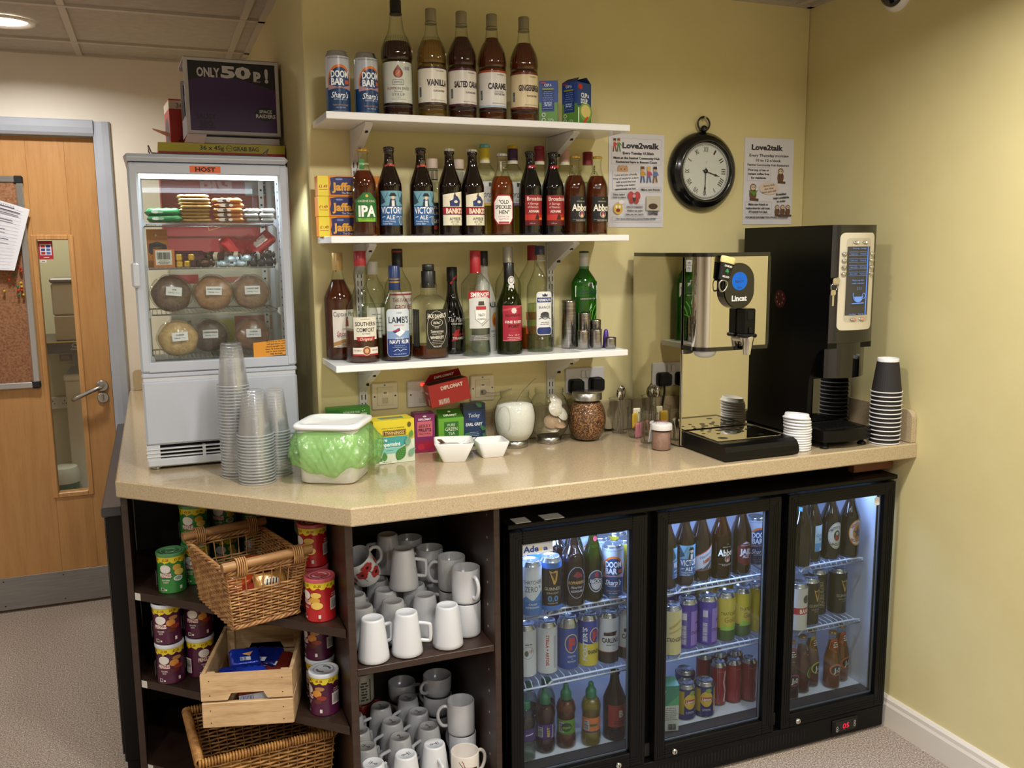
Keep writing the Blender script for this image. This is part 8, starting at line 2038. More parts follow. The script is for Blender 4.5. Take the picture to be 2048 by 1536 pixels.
setmugs('w', [(0.738, -0.205, Lz, 2.2, 'lowest of three low wide cups stacked at the back right'), (0.738, -0.205, Lz+0.0625, 2.2, 'middle of three low wide cups stacked at the back right'), (0.738, -0.205, Lz+0.125, 3.6, 'topmost of three low wide cups stacked at the back right'), (0.655, -0.085, Lz+0.0, -0.5, 'lower of two low wide cups in the dark back corner'), (0.655, -0.085, Lz+0.0625, -0.5, 'upper of two low wide cups in the dark back corner')], 'low wide cups on the lower mug shelf')
t = mug('c', pm('#cfc8c0', 0.2, coat=0.3))
place(t, 0.728, -0.498, Lz, 'open white mug with a dark basket picture at the front right of the lower shelf', 0.25)
Art().poly([(-0.042, 0.018), (0.010, 0.014), (0.016, 0.060), (-0.026, 0.068)], '#2a1a16').line([(-0.028, 0.066), (-0.040, 0.082)], 0.0018, '#2a2a2a').line([(-0.022, 0.066), (-0.030, 0.086)], 0.0018, '#a83a3a').dashes(-0.01, 0.062, 0.04, 2, 0.007, 0.003, '#b8783a').put(MB(), on_cyl(0.0401, 0), 0.006, rough=0.2).build('picture', t)
t = mug('c', pm('#8a2426', 0.2, coat=0.3))
place(t, 0.520, -0.105, Lz, 'red and white mug in the dark back of the lower shelf', 0.2)
t = mug('c', pm('#b8b4aa', 0.2, coat=0.3))
place(t, 0.520, -0.105, Lz+0.099, 'pale mug with a black drawing standing on the red mug', 2.8)
Art().rect(-0.02, 0.01, -0.015, 0.08, '#26221e').rect(0.02, 0.01, 0.024, 0.08, '#26221e').dashes(0.002, 0.07, 0.026, 7, 0.009, 0.005, '#3a342e').put(MB(), on_cyl(0.0401, 0), 0.006).build('drawing', t).rotation_euler = (0, 0, -2.8)
# ------------------------------------------------------------------ three-door glass bottle cooler under the worktop
bf_ = thing('bar_cooler', 'long black three door glass fronted bottle cooler lit inside', 'cooler', (0, 0, 0))
KX0, KX1, KY = 0.848, 2.202, -0.550
bk = M['black']
liner = pm('#c9ccd6', 0.35)
MB().box(KX0-0.002, KX1+0.004, KY, -0.030, 0.868, 0.882, bk, 0.002).build('top', bf_)
for x0, x1 in ((KX0, KX0+0.022), (KX1-0.022, KX1)): MB().box(x0, x1, KY+0.04, -0.032, 0.088, 0.867, bk, 0.002).build('side', bf_)
m = MB().box(KX0+0.0225, KX1-0.0225, -0.050, -0.034, 0.12, 0.866, liner)
m.box(KX0+0.0225, KX1-0.0225, KY+0.085, -0.0505, 0.105, 0.128, pm('#d6d9e0', 0.3))
m.box(KX0+0.0225, KX0+0.030, KY+0.05, -0.0505, 0.128, 0.866, liner); m.box(KX1-0.032, KX1-0.0225, KY+0.05, -0.0505, 0.128, 0.866, liner)
m.box(KX0+0.031, KX1-0.033, KY+0.05, -0.0505, 0.858, 0.866, liner)
m.build('liner', bf_)
m = MB()
m.box(KX0+0.0225, KX1-0.0225, KY+0.030, KY+0.084, 0.088, 0.127, pm('#2c2926', 0.5))
m.build('front_sill', bf_)
m = MB().box(KX0, KX1, KY+0.004, KY+0.03, 0.010, 0.083, bk, 0.002)
m.box(KX0+0.01, KX1-0.01, KY+0.03, -0.05, 0.010, 0.085, bk)
m.build('plinth', bf_)
m = MB(); x = 1.08
while x < 1.878:
 m.box(x, x+0.0045, KY+0.0032, KY+0.005, 0.030, 0.064, pm('#020202', 0.9)); x += 0.0118
stuff(m.build('vent_slot', bf_))
for x in (KX0+0.05, KX1-0.05):
 for y in (KY+0.06, -0.10): MB().lathe([(0.014, 0), (0.014, 0.0105)], M['black_m'], 14, (x, y, 0.0004)).build('foot', bf_)
m = MB().box(1.985, 2.092, KY-0.002, KY+0.006, 0.022, 0.070, M['black_m'], 0.006)
m.box(1.995, 2.082, KY-0.003, KY-0.0018, 0.028, 0.064, M['black_g'], 0.003)
th = m.build('thermostat', bf_)
rd_ = glow_mat('red_digits', '#ff2440', 1.6)
Art().text('05', 0.054, 0.046, 0.018, rd_, w=0.026).ell(0.046, 0.033, 0.0012, 0.0012, rd_, 8).ring(0.018, 0.043, 0.004, 0.005, 0.0016, '#b8b8b8').ring(0.018, 0.034, 0.004, 0.005, 0.0016, '#b8b8b8').ring(0.090, 0.052, 0.004, 0.005, 0.0016, '#b8b8b8').ring(0.090, 0.041, 0.004, 0.005, 0.0016, '#b8b8b8').put(MB(), on_front(KY-0.003, 1.985, 0.0)).build('digits', th)
for x0, x1 in ((0.87, 0.915), (0.955, 1.015)):
 MB().box(x0, x1, KY+0.004, KY+0.05, 0.8822, 0.8842, pm('#a8a8a4', 0.4), 0.0005).build('top_sticker', bf_)
DOORS = [(0.850, 1.278, 0.888, 1.228, 1.188, 'left'), (1.311, 1.748, 1.347, 1.702, 1.380, 'middle'), (1.776, 2.200, 1.810, 2.156, 1.841, 'right')]
cg = clear_mat('cooler_glass', '#eef2f4', '#c4ccd2', base=0.03, rough=0.015)
led = glow_mat('led_strip', '#a8c8ff', 18)
for x0, x1, g0, g1, lk, nm in DOORS:
 m = MB()
 for a in ((x0, g0, 0.086, 0.861), (g1, x1, 0.086, 0.861), (g0, g1, 0.086, 0.131), (g0, g1, 0.821, 0.861)): m.box(a[0], a[1], KY, KY+0.034, a[2], a[3], bk, 0.002)
 for k in range(3):      # stepped lines moulded into the frame
  d = 0.010+k*0.008
  for a in ((x0+d, x0+d+0.002, 0.086+d, 0.861-d), (x1-d-0.002, x1-d, 0.086+d, 0.861-d), (x0+d, x1-d, 0.861-d-0.002, 0.861-d), (x0+d, x1-d, 0.086+d, 0.086+d+0.002)): m.box(a[0], a[1], KY-0.0012, KY+0.002, a[2], a[3], M['black_m'])
 d_ = m.build('door', bf_)
 MB().box(g0-0.004, g1+0.004, KY+0.012, KY+0.016, 0.127, 0.825, cg).build('door_glass', d_)
 m = MB()
 for a in ((g0, g0+0.004, 0.131, 0.821), (g1-0.004, g1, 0.131, 0.821), (g0, g1, 0.131, 0.135), (g0, g1, 0.817, 0.821)): m.box(a[0], a[1], KY+0.017, KY+0.022, a[2], a[3], pm('#8a9096', 0.3, 0.6))
 m.build('glazing_spacer', d_)
 m = MB(Matrix.Translation((lk, KY, 0.103)) @ RX)
 m.lathe([(0.0095, 0), (0.0095, 0.006), (0.006, 0.008)], M['chrome'], 18); m.box(-0.001, 0.001, -0.004, 0.004, 0.0078, 0.0084, M['black_m'])
 m.build('door_lock', d_)
 MB().box(g0+0.01, g1-0.01, KY+0.040, KY+0.052, 0.838, 0.848, led).build('led_strip', bf_)
 lamp('cooler_glow', ((g0+g1)/2, KY+0.075, 0.842), 0.32, 4.6 if nm != 'right' else 1.5, (0.36, 0.53, 1.0), 170, 'RECTANGLE', 0.04, (radians(18), 0, 0))
 if nm == 'left': Art().poly([(0, 0), (0.094, 0), (0.094, 0.033), (0, 0.033)], '#c4cad6').text('Ade', 0.028, 0.016, 0.018, '#24408a', w=0.046, bold=0.035).text('x', 0.057, 0.0145, 0.013, '#d8b83a', w=0.013, bold=0.04).text('a', 0.072, 0.0145, 0.013, '#24408a', w=0.014, bold=0.035).put(MB(), on_front(KY+0.012, g0+0.001, 0.787)).build('maker_sticker', d_)
 if nm == 'right': Art().poly([(0, 0.002), (0.010, 0), (0.024, 0.001), (0.023, 0.026), (0.008, 0.030), (0.001, 0.022), (0.004, 0.012)], '#dcdcdc').put(MB(), on_front(KY+0.012, g1-0.034, 0.784)).build('torn_sticker', d_)
for x0, x1 in ((1.272, 1.318), (1.742, 1.782)): MB().box(x0, x1, KY+0.036, KY+0.060, 0.128, 0.8575, bk).build('mullion', bf_)
rail = pm('#c4ccdc', 0.3)
T1, T2, T0 = 0.592, 0.376, 0.1285
for (x0, x1) in ((0.884, 1.286), (1.320, 1.752), (1.784, 2.150)):
 for z in (T1, T2):
  sh_ = MB()
  y0, y1 = KY+0.078, -0.075
  sh_.tube([(x0, y0, z-0.020), (x1, y0, z-0.020), (x1, y1, z-0.004), (x0, y1, z-0.004)], 0.0032, rail, 6, True)
  sh_.tube(spline([(x0+0.11, y0-0.001, z-0.022), (x0+0.125, y0-0.001, z-0.008), (x0+0.15, y0-0.001, z-0.006), (x1-0.02, y0-0.001, z-0.006), (x1-0.005, y0-0.001, z-0.016)], 3), 0.0032, rail, 6)
  o = sh_.build('wire_shelf', bf_)
  m = MB(); n = int((x1-x0)/0.021)
  for i in range(1, n): m.tube([(x0+(x1-x0)*i/n, y0, z-0.018), (x0+(x1-x0)*i/n, y0+0.012, z-0.0045), (x0+(x1-x0)*i/n, y1, z-0.0035)], 0.0019, rail, 4)
  stuff(m.build('shelf_wire', o))
# --- cans
R, Hc = 0.0320, 0.160
GC = 'cans in the bottle cooler'
def A0(c1, z0=0.006, z1=0.146): return Art().rect(-pi*R, z0, pi*R, z1, c1)
def harp(a, x, z, s_=1.0, c='#b8924a'):
 return a.poly([(x-0.013*s_, z+0.020*s_), (x-0.003*s_, z+0.015*s_), (x+0.005*s_, z+0.019*s_), (x+0.013*s_, z+0.017*s_), (x+0.010*s_, z-0.010*s_), (x+0.004*s_, z-0.022*s_), (x, z-0.022*s_)], c).poly([(x-0.008*s_, z+0.012*s_), (x+0.008*s_, z+0.013*s_), (x+0.004*s_, z-0.012*s_)], '#3a2a14')
def put_can(art, pos, labs, rz=0.0, r=R, h=Hc, grp=GC, top=None):
 b = can(art, labs[0], r, h, top, group=grp)
 b.location = (*pos[0][:2], pos[0][2]+0.0006); b.rotation_euler = (0, 0, pos[0][3] if len(pos[0]) > 3 else rz)
 for p, l in zip(pos[1:], labs[1:]): dup(b, (*p[:2], p[2]+0.0006), p[3] if len(p) > 3 else rz, l)
a = A0('#c8ccd2').rect(-pi*R, 0.006, pi*R, 0.050, '#3a6aa8').poly([(-0.04, 0.045), (-0.02, 0.062), (0, 0.048), (0.03, 0.075), (0.05, 0.05)], '#4a7ab4').text('THATCHERS', 0.002, 0.103, 0.0115, '#1f2a3a', w=0.062).text('ZERO', -0.004, 0.083, 0.017, '#3a4a5a', w=0.038).text('%', 0.022, 0.088, 0.009, '#3a4a5a', w=0.008).text('CRISP', 0, 0.038, 0.006, '#d8e0ea', w=0.024).text('REFRESHING', 0, 0.029, 0.006, '#d8e0ea', w=0.040)
put_can(a, [(0.938, -0.484, T1, -0.2), (0.926, -0.408, T1, 0.4)], ['white and blue zero alcohol can at the left of the left door, top shelf', 'white and blue can behind the front left one, top shelf'])
a = harp(A0('#17130f').rect(-pi*R, 0.130, pi*R, 0.146, '#3a70b8').rect(-pi*R, 0.006, pi*R, 0.020, '#3a70b8'), 0.004, 0.105).text('GUINNESS', 0.002, 0.071, 0.010, '#c8bda8', w=0.050).text('DRAUGHT', 0.002, 0.058, 0.0055, '#c8bda8', w=0.036, space=1.2).text('0.0', 0.002, 0.042, 0.017, '#4a8ac8', w=0.030, bold=0.02).text('ALCOHOL FREE', 0.002, 0.028, 0.004, '#c8bda8', w=0.030)
put_can(a, [(1.004, -0.474, T1, -0.25), (0.996, -0.388, T1, 0.3)], ['black stout can with blue ends and a gold harp, left door', 'blue topped stout can behind the front one, left door'])
put_can(art_doom(R), [(1.2165, -0.452, T1, -0.4), (1.214, -0.374, T1, 0.2), (1.190, -0.300, T1, 0.5), (1.772, -0.394, T1, -0.2)], ['grey and navy beer can at the right of the left door, top shelf', 'grey and navy beer can behind the front one, left door', 'grey beer can at the back of the left door, top shelf', 'grey and navy beer can behind the red labelled bottle, middle door'])
a = A0('#c8b428', 0.006, 0.150).rect(-0.004, 0.012, 0.022, 0.10, '#b0a24a').bars(0.0, 0.014, 0.018, 0.050, '#3a3830', 10, 3).dashes(0.008, 0.096, 0.02, 8, 0.005, 0.002, '#4a4630')
put_can(a, [(1.279, -0.424, T1, -0.5), (1.283, -0.346, T1, 0.4), (1.764, -0.425, T2, -0.3)], ['yellow can at the right edge of the left door, top shelf', 'yellow can behind another at the right edge of the left door', 'yellow can at the right edge of the middle door, middle shelf'])
a = A0('#c9cdd4').ring(-0.002, 0.080, 0.019, 0.019, 0.0012, '#8a8a8a').text('*', 0.008, 0.080, 0.02, '#b83030', w=0.012).ell(-0.006, 0.078, 0.006, 0.009, '#4a5a44').dashes(0, 0.105, 0.03, 1, 0.004, 0.003, '#3a3a3a')
put_can(a, [(0.947, -0.420, T2, -0.1)], ['plain white can with a small red star at the left edge of the left door'])
a = A0('#c9ccd2').text('STELLA + ARTOIS', -0.004, 0.078, 0.0095, '#a82a2a', w=0.094, rot=-pi/2, bold=0.03).rect(0.016, 0.02, 0.024, 0.12, '#a8acb4')
put_can(a, [(1.013, -0.424, T2, -0.2)], ['white can with red lettering running down it, left door middle shelf'])
a = A0('#2a4a94', 0.006, 0.132).ell(0.002, 0.085, 0.022, 0.030, '#c8b078').ell(0.002, 0.085, 0.019, 0.027, '#22408c').text('F', 0.002, 0.085, 0.034, '#b03a34', w=0.020, bold=0.08).text('CRAFTED', 0.002, 0.045, 0.006, '#c8d0e0', w=0.026).text('TO', 0.002, 0.037, 0.004, '#c8d0e0', w=0.006).text('REFRESH', 0.002, 0.029, 0.006, '#c8d0e0', w=0.026)
put_can(a, [(1.083, -0.422, T2, -0.1)], ['blue beer can with a red letter F in a gold oval, left door'])
a = A0('#c8b83a').rect(-pi*R, 0.075, pi*R, 0.146, '#2c3f98').text("FOSTER'S", -0.020, 0.075, 0.014, '#d0d4de', w=0.104, rot=pi/2, shear=0.2, bold=0.03).ell(0.012, 0.100, 0.018, 0.025, '#c8b078').ell(0.012, 0.100, 0.015, 0.022, '#2c3f98').text('F', 0.012, 0.100, 0.026, '#b03a34', w=0.016, bold=0.08).text('SHANDY', 0.010, 0.050, 0.012, '#3a3a34', w=0.040, bold=0.03)
put_can(a, [(1.147, -0.427, T2, -0.1)], ['blue and yellow shandy can, left door middle shelf'])
a = A0('#c6cad0').rect(-pi*R, 0.006, pi*R, 0.040, '#26201f').rect(-pi*R, 0.040, pi*R, 0.042, '#9a3030').text('CARLING', 0.0, 0.078, 0.015, '#26262a', w=0.056, bold=0.03).poly([(-0.022, 0.092), (0.016, 0.092), (0.022, 0.106), (-0.022, 0.102)], '#2a2422').dashes(0, 0.063, 0.04, 1, 0.004, 0.002, '#4a4a4a')
put_can(a, [(1.212, -0.434, T2, -0.2), (1.279, -0.430, T2, -0.1), (1.232, -0.345, T2, 0.3), (1.299, -0.345, T2, 0.2)], ['white lager can with a black base, left door middle shelf', 'white lager can with a black base at the right edge of the left door', 'white lager can behind the front left one, left door', 'white lager can at the back right, left door'])
a = A0('#3f3a8c', 0.006, 0.138)
put_can(a, [(1.158, -0.335, T2), (1.090, -0.330, T2)], ['blue can behind the shandy can, left door', 'blue can behind the letter F can, left door'])
a = A0('#cfc48a').text('STRONGBOW', 0.004, 0.055, 0.013, '#2a2a24', w=0.062, bold=0.02).line([(-0.02, 0.09), (0.02, 0.115)], 0.008, '#b0a058').line([(-0.02, 0.075), (0.022, 0.09)], 0.006, '#b8a868')
put_can(a, [(1.416, -0.462, T2, -0.1)], ['cream cider can at the left edge of the middle door'])
a = A0('#44359a').rect(0.0, 0.014, 0.048, 0.125, '#8a74c4').text('STRONGBOW', 0.026, 0.055, 0.011, '#2a1f44', w=0.050, bold=0.02).line([(0.016, 0.085), (0.038, 0.090)], 0.005, '#2a1f44').line([(0.028, 0.075), (0.032, 0.105)], 0.004, '#2a1f44').rect(-0.030, 0.014, -0.012, 0.125, '#6a5cae').bars(-0.028, 0.018, -0.015, 0.080, '#d0ccdc', 20, 3, False).rect(-0.028, 0.098, -0.014, 0.120, '#c8c4d8')
put_can(a, [(1.487, -0.440, T2, -0.15), (1.559, -0.444, T2, -0.1), (1.462, -0.355, T2, 0.5), (1.532, -0.360, T2, 0.2)], ['purple cider can with a lilac panel, left of two, middle door', 'purple cider can with a lilac panel, right of two, middle door', 'purple can behind the cream one, middle door', 'purple can behind the right purple one, middle door'])
a = A0('#bdae3c').rect(-pi*R, 0.006, pi*R, 0.046, '#3e5a2c').poly([(-0.03, 0.04), (-0.02, 0.06), (0, 0.05), (0.02, 0.062), (0.03, 0.04)], '#8ab84a').text('THATCHERS', 0.002, 0.096, 0.0115, '#3a3618', w=0.060).text('Gold', 0.004, 0.076, 0.018, '#8a7a1e', w=0.040, bold=0.02)
put_can(a, [(1.628, -0.441, T2, -0.15), (1.697, -0.430, T2, 0.15), (1.600, -0.355, T2, 0.4), (1.668, -0.350, T2, 0.1), (1.735, -0.345, T2, 0.3)], ['yellow cider can, left of the front two, middle door', 'yellow cider can, right of the front two, middle door', 'yellow can at the back left, middle door', 'yellow can at the back centre, middle door', 'yellow can at the back right, middle door'])
a = harp(A0('#15120e'), 0.003, 0.104).text('GUINNESS', 0.002, 0.069, 0.010, '#b8ad98', w=0.052).text('DRAUGHT', 0.002, 0.056, 0.0055, '#b8ad98', w=0.036, space=1.2).text('STOUT', 0.002, 0.048, 0.004, '#b8ad98', w=0.016).dashes(-0.07, 0.12, 0.03, 18, 0.005, 0.002, '#a89a78')
put_can(a, [(1.958, -0.444, T2, 0.1), (2.106, -0.408, T2, 0.0), (2.036, -0.390, T2, 1.8)], ['black stout can with a gold harp, left of the right door', 'black stout can with a gold harp, right of the right door', 'black stout can turned to its small print between the two harp cans'])
a = A0('#c8c6c0').rect(-pi*R, 0.060, pi*R, 0.082, '#a82c34').text("BANKS'S", 0.004, 0.071, 0.014, '#e8e0d0', w=0.054, bold=0.03).ell(0.0, 0.110, 0.012, 0.014, '#3a4048')
put_can(a, [(1.890, -0.468, T2, 0.3)], ['white can with a red band at the left edge of the right door'])
a = Art().rect(-pi*R, 0.006, pi*R, 0.105, '#232a6a').poly([(-0.045, 0.098), (-0.045, 0.02), (-0.012, 0.02), (-0.012, 0.098)], '#a8922a').poly([(0.034, 0.098), (0.034, 0.02), (0.085, 0.02), (0.085, 0.098)], '#a8922a').ell(0.008, 0.064, 0.021, 0.026, '#c8a83a').rect(-0.010, 0.058, 0.026, 0.070, '#a82a3a').text('Lipton', 0.008, 0.064, 0.009, '#e0dcd8', w=0.030, bold=0.03).ell(0.014, 0.092, 0.010, 0.008, '#7a9a3a').text('LEMON', 0.008, 0.028, 0.008, '#c8ccd8', w=0.026)
put_can(a, [(1.498, -0.424, T0, -0.3), (1.564, -0.432, T0, -0.6), (1.548, -0.342, T0, 0.4)], ['yellow and navy iced tea can, left of the front two, middle door floor', 'yellow and navy iced tea can, right of the front two, middle door floor', 'yellow and navy iced tea can behind the front pair'], r=0.0325, h=0.116)
rs = 0.0262
a = Art().rect(-pi*rs, 0.006, pi*rs, 0.133, '#8a1c24').line([(0.006, 0.015), (0.012, 0.05), (0.004, 0.08), (0.010, 0.12)], 0.006, '#c8b8b8').rect(-0.02, 0.118, 0.02, 0.120, '#b05a5a')
put_can(a, [(1.643, -0.392, T0), (1.698, -0.397, T0, 0.5), (1.752, -0.408, T0, 0.2), (1.632, -0.325, T0, 0.8), (1.690, -0.330, T0, 0.1), (1.745, -0.340, T0, 0.6)], ['slim red can at the front left of its group, middle door floor', 'slim red can at the front centre of its group, middle door floor', 'slim red can at the front right of its group, middle door floor', 'slim red can at the back left of its group', 'slim red can at the back centre of its group', 'slim red can at the back right of its group'], r=rs, h=0.146)
# --- bottles
GB = 'bottles in the bottle cooler'
AB = [(r*0.94, z*0.935) for r, z in ALE]
RB = 0.0327
def fb(art, x, y, z, lab, body=None, prof=None, cap_=None, rz=-0.1, r=None, neck=None, liq=None, name='beer_bottle'):
 prof = prof or AB
 r = r or RB
 top = prof[-1][1]
 labs = [(art, r, 0)] if art else []
 if neck: labs.append(neck)
 t = bottle(name, prof, body or M['b_dark'], labs, [cap_ or crown(top-0.0015, M['b_black'], 0.0128)], liq)
 place(t, x, y, z+0.0006, lab, rz, group=GB)
 return t
a = Art().ell(0, 0.072, 0.029, 0.048, '#a8b0c0').ell(0, 0.072, 0.0272, 0.046, '#20161a').poly([(-0.012, 0.092), (0.0, 0.106), (0.014, 0.098), (0.018, 0.088), (0.0, 0.086)], '#8a3040').text('KOPPARBERG', 0, 0.072, 0.009, '#b8955a', w=0.050, bold=0.03).text('Mixed Fruit', 0, 0.058, 0.008, '#c8ccd4', w=0.034, shear=0.3).text('ALCOHOL-FREE', 0, 0.046, 0.0065, '#c8ccd4', w=0.036, bold=0.02)
k = fb(a, 1.084, -0.455, T1, 'dark cider bottle with a large oval label, left door top shelf', prof=[(r*1.06, z*0.92) for r, z in ROUND], r=0.0373)
dup(k, (1.064, -0.362, T1+0.0006), 0.5, 'dark cider bottle behind the oval labelled one, left door')
BK = [(r*0.86, z*0.90) for r, z in ALE]
a = Art().ell(0, 0.062, 0.025, 0.034, '#b8bcc4').ell(0, 0.062, 0.022, 0.031, '#33405a').ell(0, 0.054, 0.016, 0.018, '#b4b4bc').rect(-0.024, 0.056, 0.024, 0.069, '#2a344c').text("BECK'S", 0, 0.0625, 0.0105, '#d8dce4', w=0.038, bold=0.03).ell(0, 0.082, 0.006, 0.008, '#a83a4a')
bkn = (bandart(0.017, 0.045, '#b8b4ba').ell(0, 0.03, 0.006, 0.008, '#a83a4a').rect(-0.05, 0.0, 0.05, 0.012, '#33405a').text("BECK'S", 0, 0.006, 0.007, '#d8dce4', w=0.022, bold=0.03), 0.0150, 0.158, 'neck_label', on_cyl(0.0170, 0.158))
k = fb(a, 1.152, -0.450, T1, 'green lager bottle with a silver neck, left door top shelf', M['g_olive'], BK, crown(0.2205, SILV, 0.012), r=0.0300, neck=bkn)
dup(k, (1.135, -0.352, T1+0.0006), 0.3, 'green lager bottle behind the front one, left door')
va = art_victory()
k = fb(va, 1.469, -0.446, T1, 'dark bottle with a blue picture label, left of the middle door', rz=0.1)
dup(k, (1.402, -0.45, T1+0.0006), 1.2, 'dark bottle turned away at the left edge of the middle door')
a = Art().poly([(-0.033, 0.032), (0.036, 0.038), (0.036, 0.118), (-0.033, 0.080)], '#b8482e').poly([(-0.032, 0.034), (0.035, 0.040), (0.035, 0.114), (-0.032, 0.077)], '#c8ccd2').text('Wainwright', 0.004, 0.086, 0.0105, '#2a3a5a', w=0.052, rot=0.48).text('AMBER', 0.008, 0.069, 0.011, '#b04a2e', w=0.036, rot=0.42, bold=0.04).poly([(-0.032, 0.034), (0.0, 0.050), (0.035, 0.085), (0.035, 0.040)], '#4a5462').line([(-0.01, 0.042), (0.03, 0.075)], 0.003, '#b8bcc4').line([(0.01, 0.042), (0.034, 0.062)], 0.003, '#b8bcc4')
fb(a, 1.534, -0.437, T1, 'dark bottle with a slanted white and orange label, middle door', rz=-0.1)
fb(art_abbot(None), 1.604, -0.443, T1, 'dark bottle with white gothic lettering and a fox emblem, middle door', M['b_brown'], rz=0.0)
a = Art().poly([(-0.026, 0.040), (0, 0.030), (0.026, 0.040), (0.028, 0.090), (0, 0.112), (-0.028, 0.090)], '#5a1a22').text('JAIL', 0, 0.076, 0.018, '#d0ccd0', w=0.040, bold=0.05).text('ALE', 0, 0.060, 0.010, '#d0ccd0', w=0.022, bold=0.03).text('DARTMOOR', 0, 0.096, 0.005, '#c0b8bc', w=0.032).poly([(-0.012, 0.101), (0.0, 0.108), (0.014, 0.102)], '#b8b0b4')
fb(a, 1.684, -0.437, T1, 'dark bottle with a maroon shield label, right of the middle door', rz=-0.1)
a = Art().rect(-0.014, 0.034, 0.032, 0.122, '#a8c4d4').rect(-0.014, 0.034, 0.032, 0.062, '#5a94c0').text('Cornish', 0.010, 0.089, 0.011, '#2a4a74', w=0.038).text('Best', 0.013, 0.075, 0.011, '#2a4a74', w=0.022).poly([(0.004, 0.036), (0.010, 0.048), (0.014, 0.036)], '#d8e4ea')
k = fb(a, 1.968, -0.430, T1, 'dark bottle with a pale blue label, left of the right door', rz=0.1, neck=(bandart(0.016, 0.016, '#5aa4d0'), 0.016, 0.19, 'neck_label', on_cyl(0.0178, 0.178)))
dup(k, (1.905, -0.455, T1+0.0006), 2.2, 'dark bottle turned away at the left edge of the right door')
a = Art().ell(0, 0.080, 0.031, 0.045, '#c8c2ae').ring(0, 0.080, 0.029, 0.042, 0.001, '#2a3028', 36).text('TIMOTHY TAYLOR', 0, 0.1085, 0.0095, '#2a3028', w=0.062, arc=0.026, bold=0.02).text('LANDLORD', 0, 0.050, 0.0095, '#2a3028', w=0.046, curve=10, bold=0.02).ell(0, 0.080, 0.0125, 0.018, '#3a4438').ell(0, 0.087, 0.005, 0.006, '#c8b8a0').ell(0, 0.072, 0.009, 0.008, '#9a3a34')
fb(a, 2.041, -0.434, T1, 'dark bottle with a round cream label, middle of the right door', rz=0.05)
a = Art().ell(0, 0.085, 0.031, 0.045, '#b0762e').ell(0, 0.085, 0.028, 0.041, '#c4b8a8').text('NEWCASTLE', 0, 0.1145, 0.010, '#8a2a34', w=0.056, arc=0.028, bold=0.03).text('BROWN ALE', 0, 0.057, 0.010, '#8a2a34', w=0.046, curve=10, bold=0.03).ell(0, 0.085, 0.018, 0.025, '#b0762e').poly([(0.016*cos(pi/2+i*pi/5)*(1 if i % 2 == 0 else 0.42), 0.085+0.022*sin(pi/2+i*pi/5)*(1 if i % 2 == 0 else 0.42)) for i in range(10)], '#3a4a5a')
fb(a, 2.112, -0.446, T1, 'dark bottle with an orange oval star label, right of the right door', rz=0.15)
FS = spline([(0.024, 0), (0.0295, 0.006), (0.0305, 0.030), (0.0265, 0.055), (0.0262, 0.085), (0.0290, 0.108), (0.0300, 0.122), (0.0245, 0.142), (0.0150, 0.150), (0.0140, 0.155)], 4)
def juice(x, y, liq, la, lab):
 t = bottle('juice_bottle', FS, M['g_clear'], [(la, 0.0272, 0)], [('sports_cap', [(0.0165, 0.150), (0.0165, 0.168), (0.0145, 0.174), (0.0110, 0.178), (0.0085, 0.186), (0.0085, 0.192), (0.006, 0.196), (0.0005, 0.196)], pm('#1e6a4a', 0.35))], (0.146, M[liq]))
 return place(t, x, y, T0+0.0006, lab, -0.2, group=GB)
L1 = lambda c, c2: Art().rect(-0.085, 0.046, 0.085, 0.092, c).rect(-0.030, 0.052, -0.012, 0.084, '#b8b8b8').bars(-0.028, 0.054, -0.014, 0.082, '#4a4a4a', 8, 3, False).rect(-0.085, 0.046, 0.085, 0.050, c2)
juice(1.005, -0.428, 'l_red', L1('#4a2a7a', '#3a2060').text('BEST', 0.004, 0.069, 0.008, '#c8b84a', w=0.030, rot=pi/2, bold=0.03).text('Blackcurrant', 0.018, 0.069, 0.008, '#c8c4d8', w=0.040, rot=pi/2, bold=0.02), 'dark juice bottle with a purple label and green sports cap')
juice(1.074, -0.428, 'l_caramel', L1('#5a8a2a', '#4a7a2a').ell(-0.004, 0.070, 0.016, 0.014, '#2a3a22').text('apple', -0.004, 0.070, 0.010, '#8ac04a', w=0.026, shear=0.3), 'brown juice bottle with a green label and green sports cap')
juice(1.149, -0.446, 'l_yellow', L1('#c8703a', '#4a3a6a').rect(-0.010, 0.066, 0.014, 0.073, '#3a5a34'), 'yellow green juice bottle with an orange label and green sports cap')
a = Art().rect(-0.034, 0.045, 0.032, 0.115, '#8a2a24').text('B', 0.008, 0.088, 0.022, '#c8c0b8', w=0.014, bold=0.04).dashes(0.0, 0.064, 0.04, 2, 0.007, 0.003, '#5a1c1a')
fb(a, 1.234, -0.438, T0, 'big dark bottle with a dull red label at the right of the left door floor', M['b_brown'], [(r*1.03, z*0.86) for r, z in ALE], crown(0.208, M['b_black'], 0.0128), r=0.0359)
WT = spline([(0.026, 0), (0.029, 0.006), (0.0275, 0.05), (0.0285, 0.06), (0.0285, 0.10), (0.0275, 0.125), (0.018, 0.150), (0.0125, 0.160)], 3)
k = None
for x, y, lab in ((0.934, -0.448, 'clear water bottle with a purple label at the left edge of the left door floor'), (0.985, -0.350, 'clear water bottle behind the dark juice, left door floor'), (1.045, -0.345, 'clear water bottle behind the brown juice, left door floor'), (0.925, -0.360, 'clear water bottle behind the purple labelled one, left door floor')):
 if k is None:
  k = bottle('water_bottle', WT, M['g_clear'], [(Art().rect(-0.09, 0.066, 0.09, 0.104, '#3a2f6a').line([(-0.006, 0.085), (0.02, 0.088)], 0.004, '#b8b4d0'), 0.0288, 0)], [screw(0.158, 0.180, 0.0145, pm('#1f6a4c', 0.35))], (0.14, M['l_clear']))
  place(k, x, y, T0+0.0006, lab, -0.2, group=GB)
 else: dup(k, (x, y, T0+0.0006), 0.4, lab)
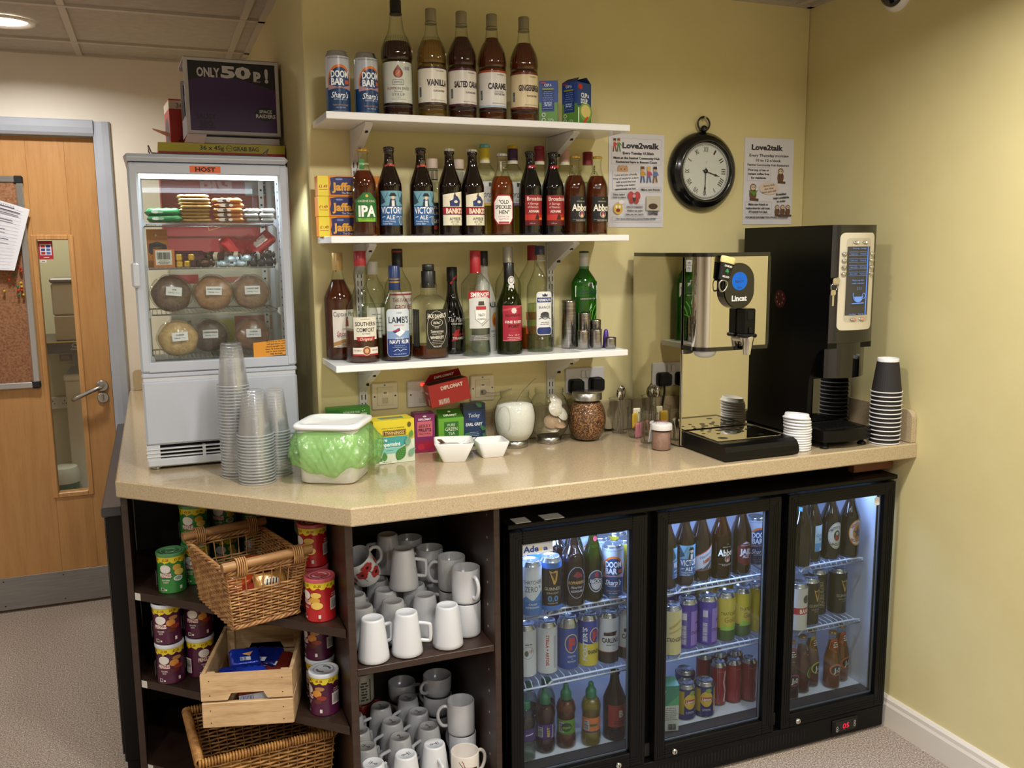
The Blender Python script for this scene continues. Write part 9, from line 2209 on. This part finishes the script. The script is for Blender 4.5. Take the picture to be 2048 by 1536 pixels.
t = thing('drink_carton', 'green and white drink carton at the left edge of the middle door floor', 'carton', (1.372, -0.478, T0+0.0006), -0.25)
MB().box(0, 0.060, 0, 0.06, 0, 0.150, pm('#b8bcb4', 0.4), 0.001).build('carton', t)
MB().add([(0, 0, 0.15), (0.06, 0, 0.15), (0.06, 0.06, 0.15), (0, 0.06, 0.15), (0.004, 0.03, 0.166), (0.056, 0.03, 0.166)], [(0, 1, 5, 4), (2, 3, 4, 5), (1, 2, 5), (3, 0, 4)], pm('#2f7a62', 0.4)).build('gable_top', t)
Art().rect(0, 0.085, 0.060, 0.150, '#2f7a62').poly([(0.02, 0.085), (0.06, 0.085), (0.06, 0.118)], '#4a9a6a').dashes(0.034, 0.076, 0.044, 7, 0.006, 0.0022, '#6a6e68').bars(0.026, 0.006, 0.052, 0.026, '#3a3a38', 12, 5).ring(0.012, 0.135, 0.005, 0.005, 0.0012, '#d0d8d0').put(MB(), on_front(0)).build('carton_print', t)
JO = spline([(0.0255, 0), (0.0285, 0.005), (0.0285, 0.06), (0.0285, 0.095), (0.0240, 0.118), (0.0175, 0.145), (0.0140, 0.168), (0.0130, 0.190)], 3)
def jo(x, y, liq, c, nk, lab, rz):
 a = Art().ell(0, 0.068, 0.025, 0.021, c).ell(0, 0.067, 0.0195, 0.0165, '#181a18').text('J', -0.007, 0.067, 0.017, '#d8d4c8', w=0.007, bold=0.03).text('2', 0.0005, 0.063, 0.009, '#d8d4c8', w=0.005, bold=0.03).text('O', 0.009, 0.067, 0.017, '#d8d4c8', w=0.011, bold=0.03)
 t = bottle('juice_bottle', JO, M['g_clear'], [(a, 0.0289, 0), (Art().poly([(-0.024, 0.012), (0, 0), (0.024, 0.012), (0.020, 0.046), (-0.020, 0.046)], nk).dashes(0, 0.034, 0.02, 3, 0.007, 0.003, '#d8d0c0'), 0.02, 0.13, 'neck_label', lambda u, v, off: ((0.0225-0.19*v+off)*sin(u/0.0195), -(0.0225-0.19*v+off)*cos(u/0.0195), 0.126+v))], [crown(0.189, pm('#8a6a3a', 0.35, 0.5), 0.0125)], (0.160, M[liq]))
 return place(t, x, y, T0+0.0006, lab, rz, group=GB)
jo(1.892, -0.446, 'l_red', '#8a3a5a', '#9a4a6a', 'pink red juice bottle with an oval label at the left edge of the right door', -0.2)
jo(1.952, -0.426, 'l_caramel', '#7a9a2a', '#8a9a3a', 'amber juice bottle with a green edged oval label turned right, right door', 0.9)
jo(2.011, -0.402, 'l_caramel', '#9aa82e', '#b8a42e', 'amber juice bottle with a green and yellow oval label, right door', 0.25)
jo(2.069, -0.440, 'l_orange', '#b86a34', '#b8502a', 'orange juice bottle with an orange oval label at the front, right door', -0.1)
jo(2.132, -0.410, 'l_orange', '#b05a2a', '#b8502a', 'orange juice bottle behind the front one at the right, right door', 0.2)
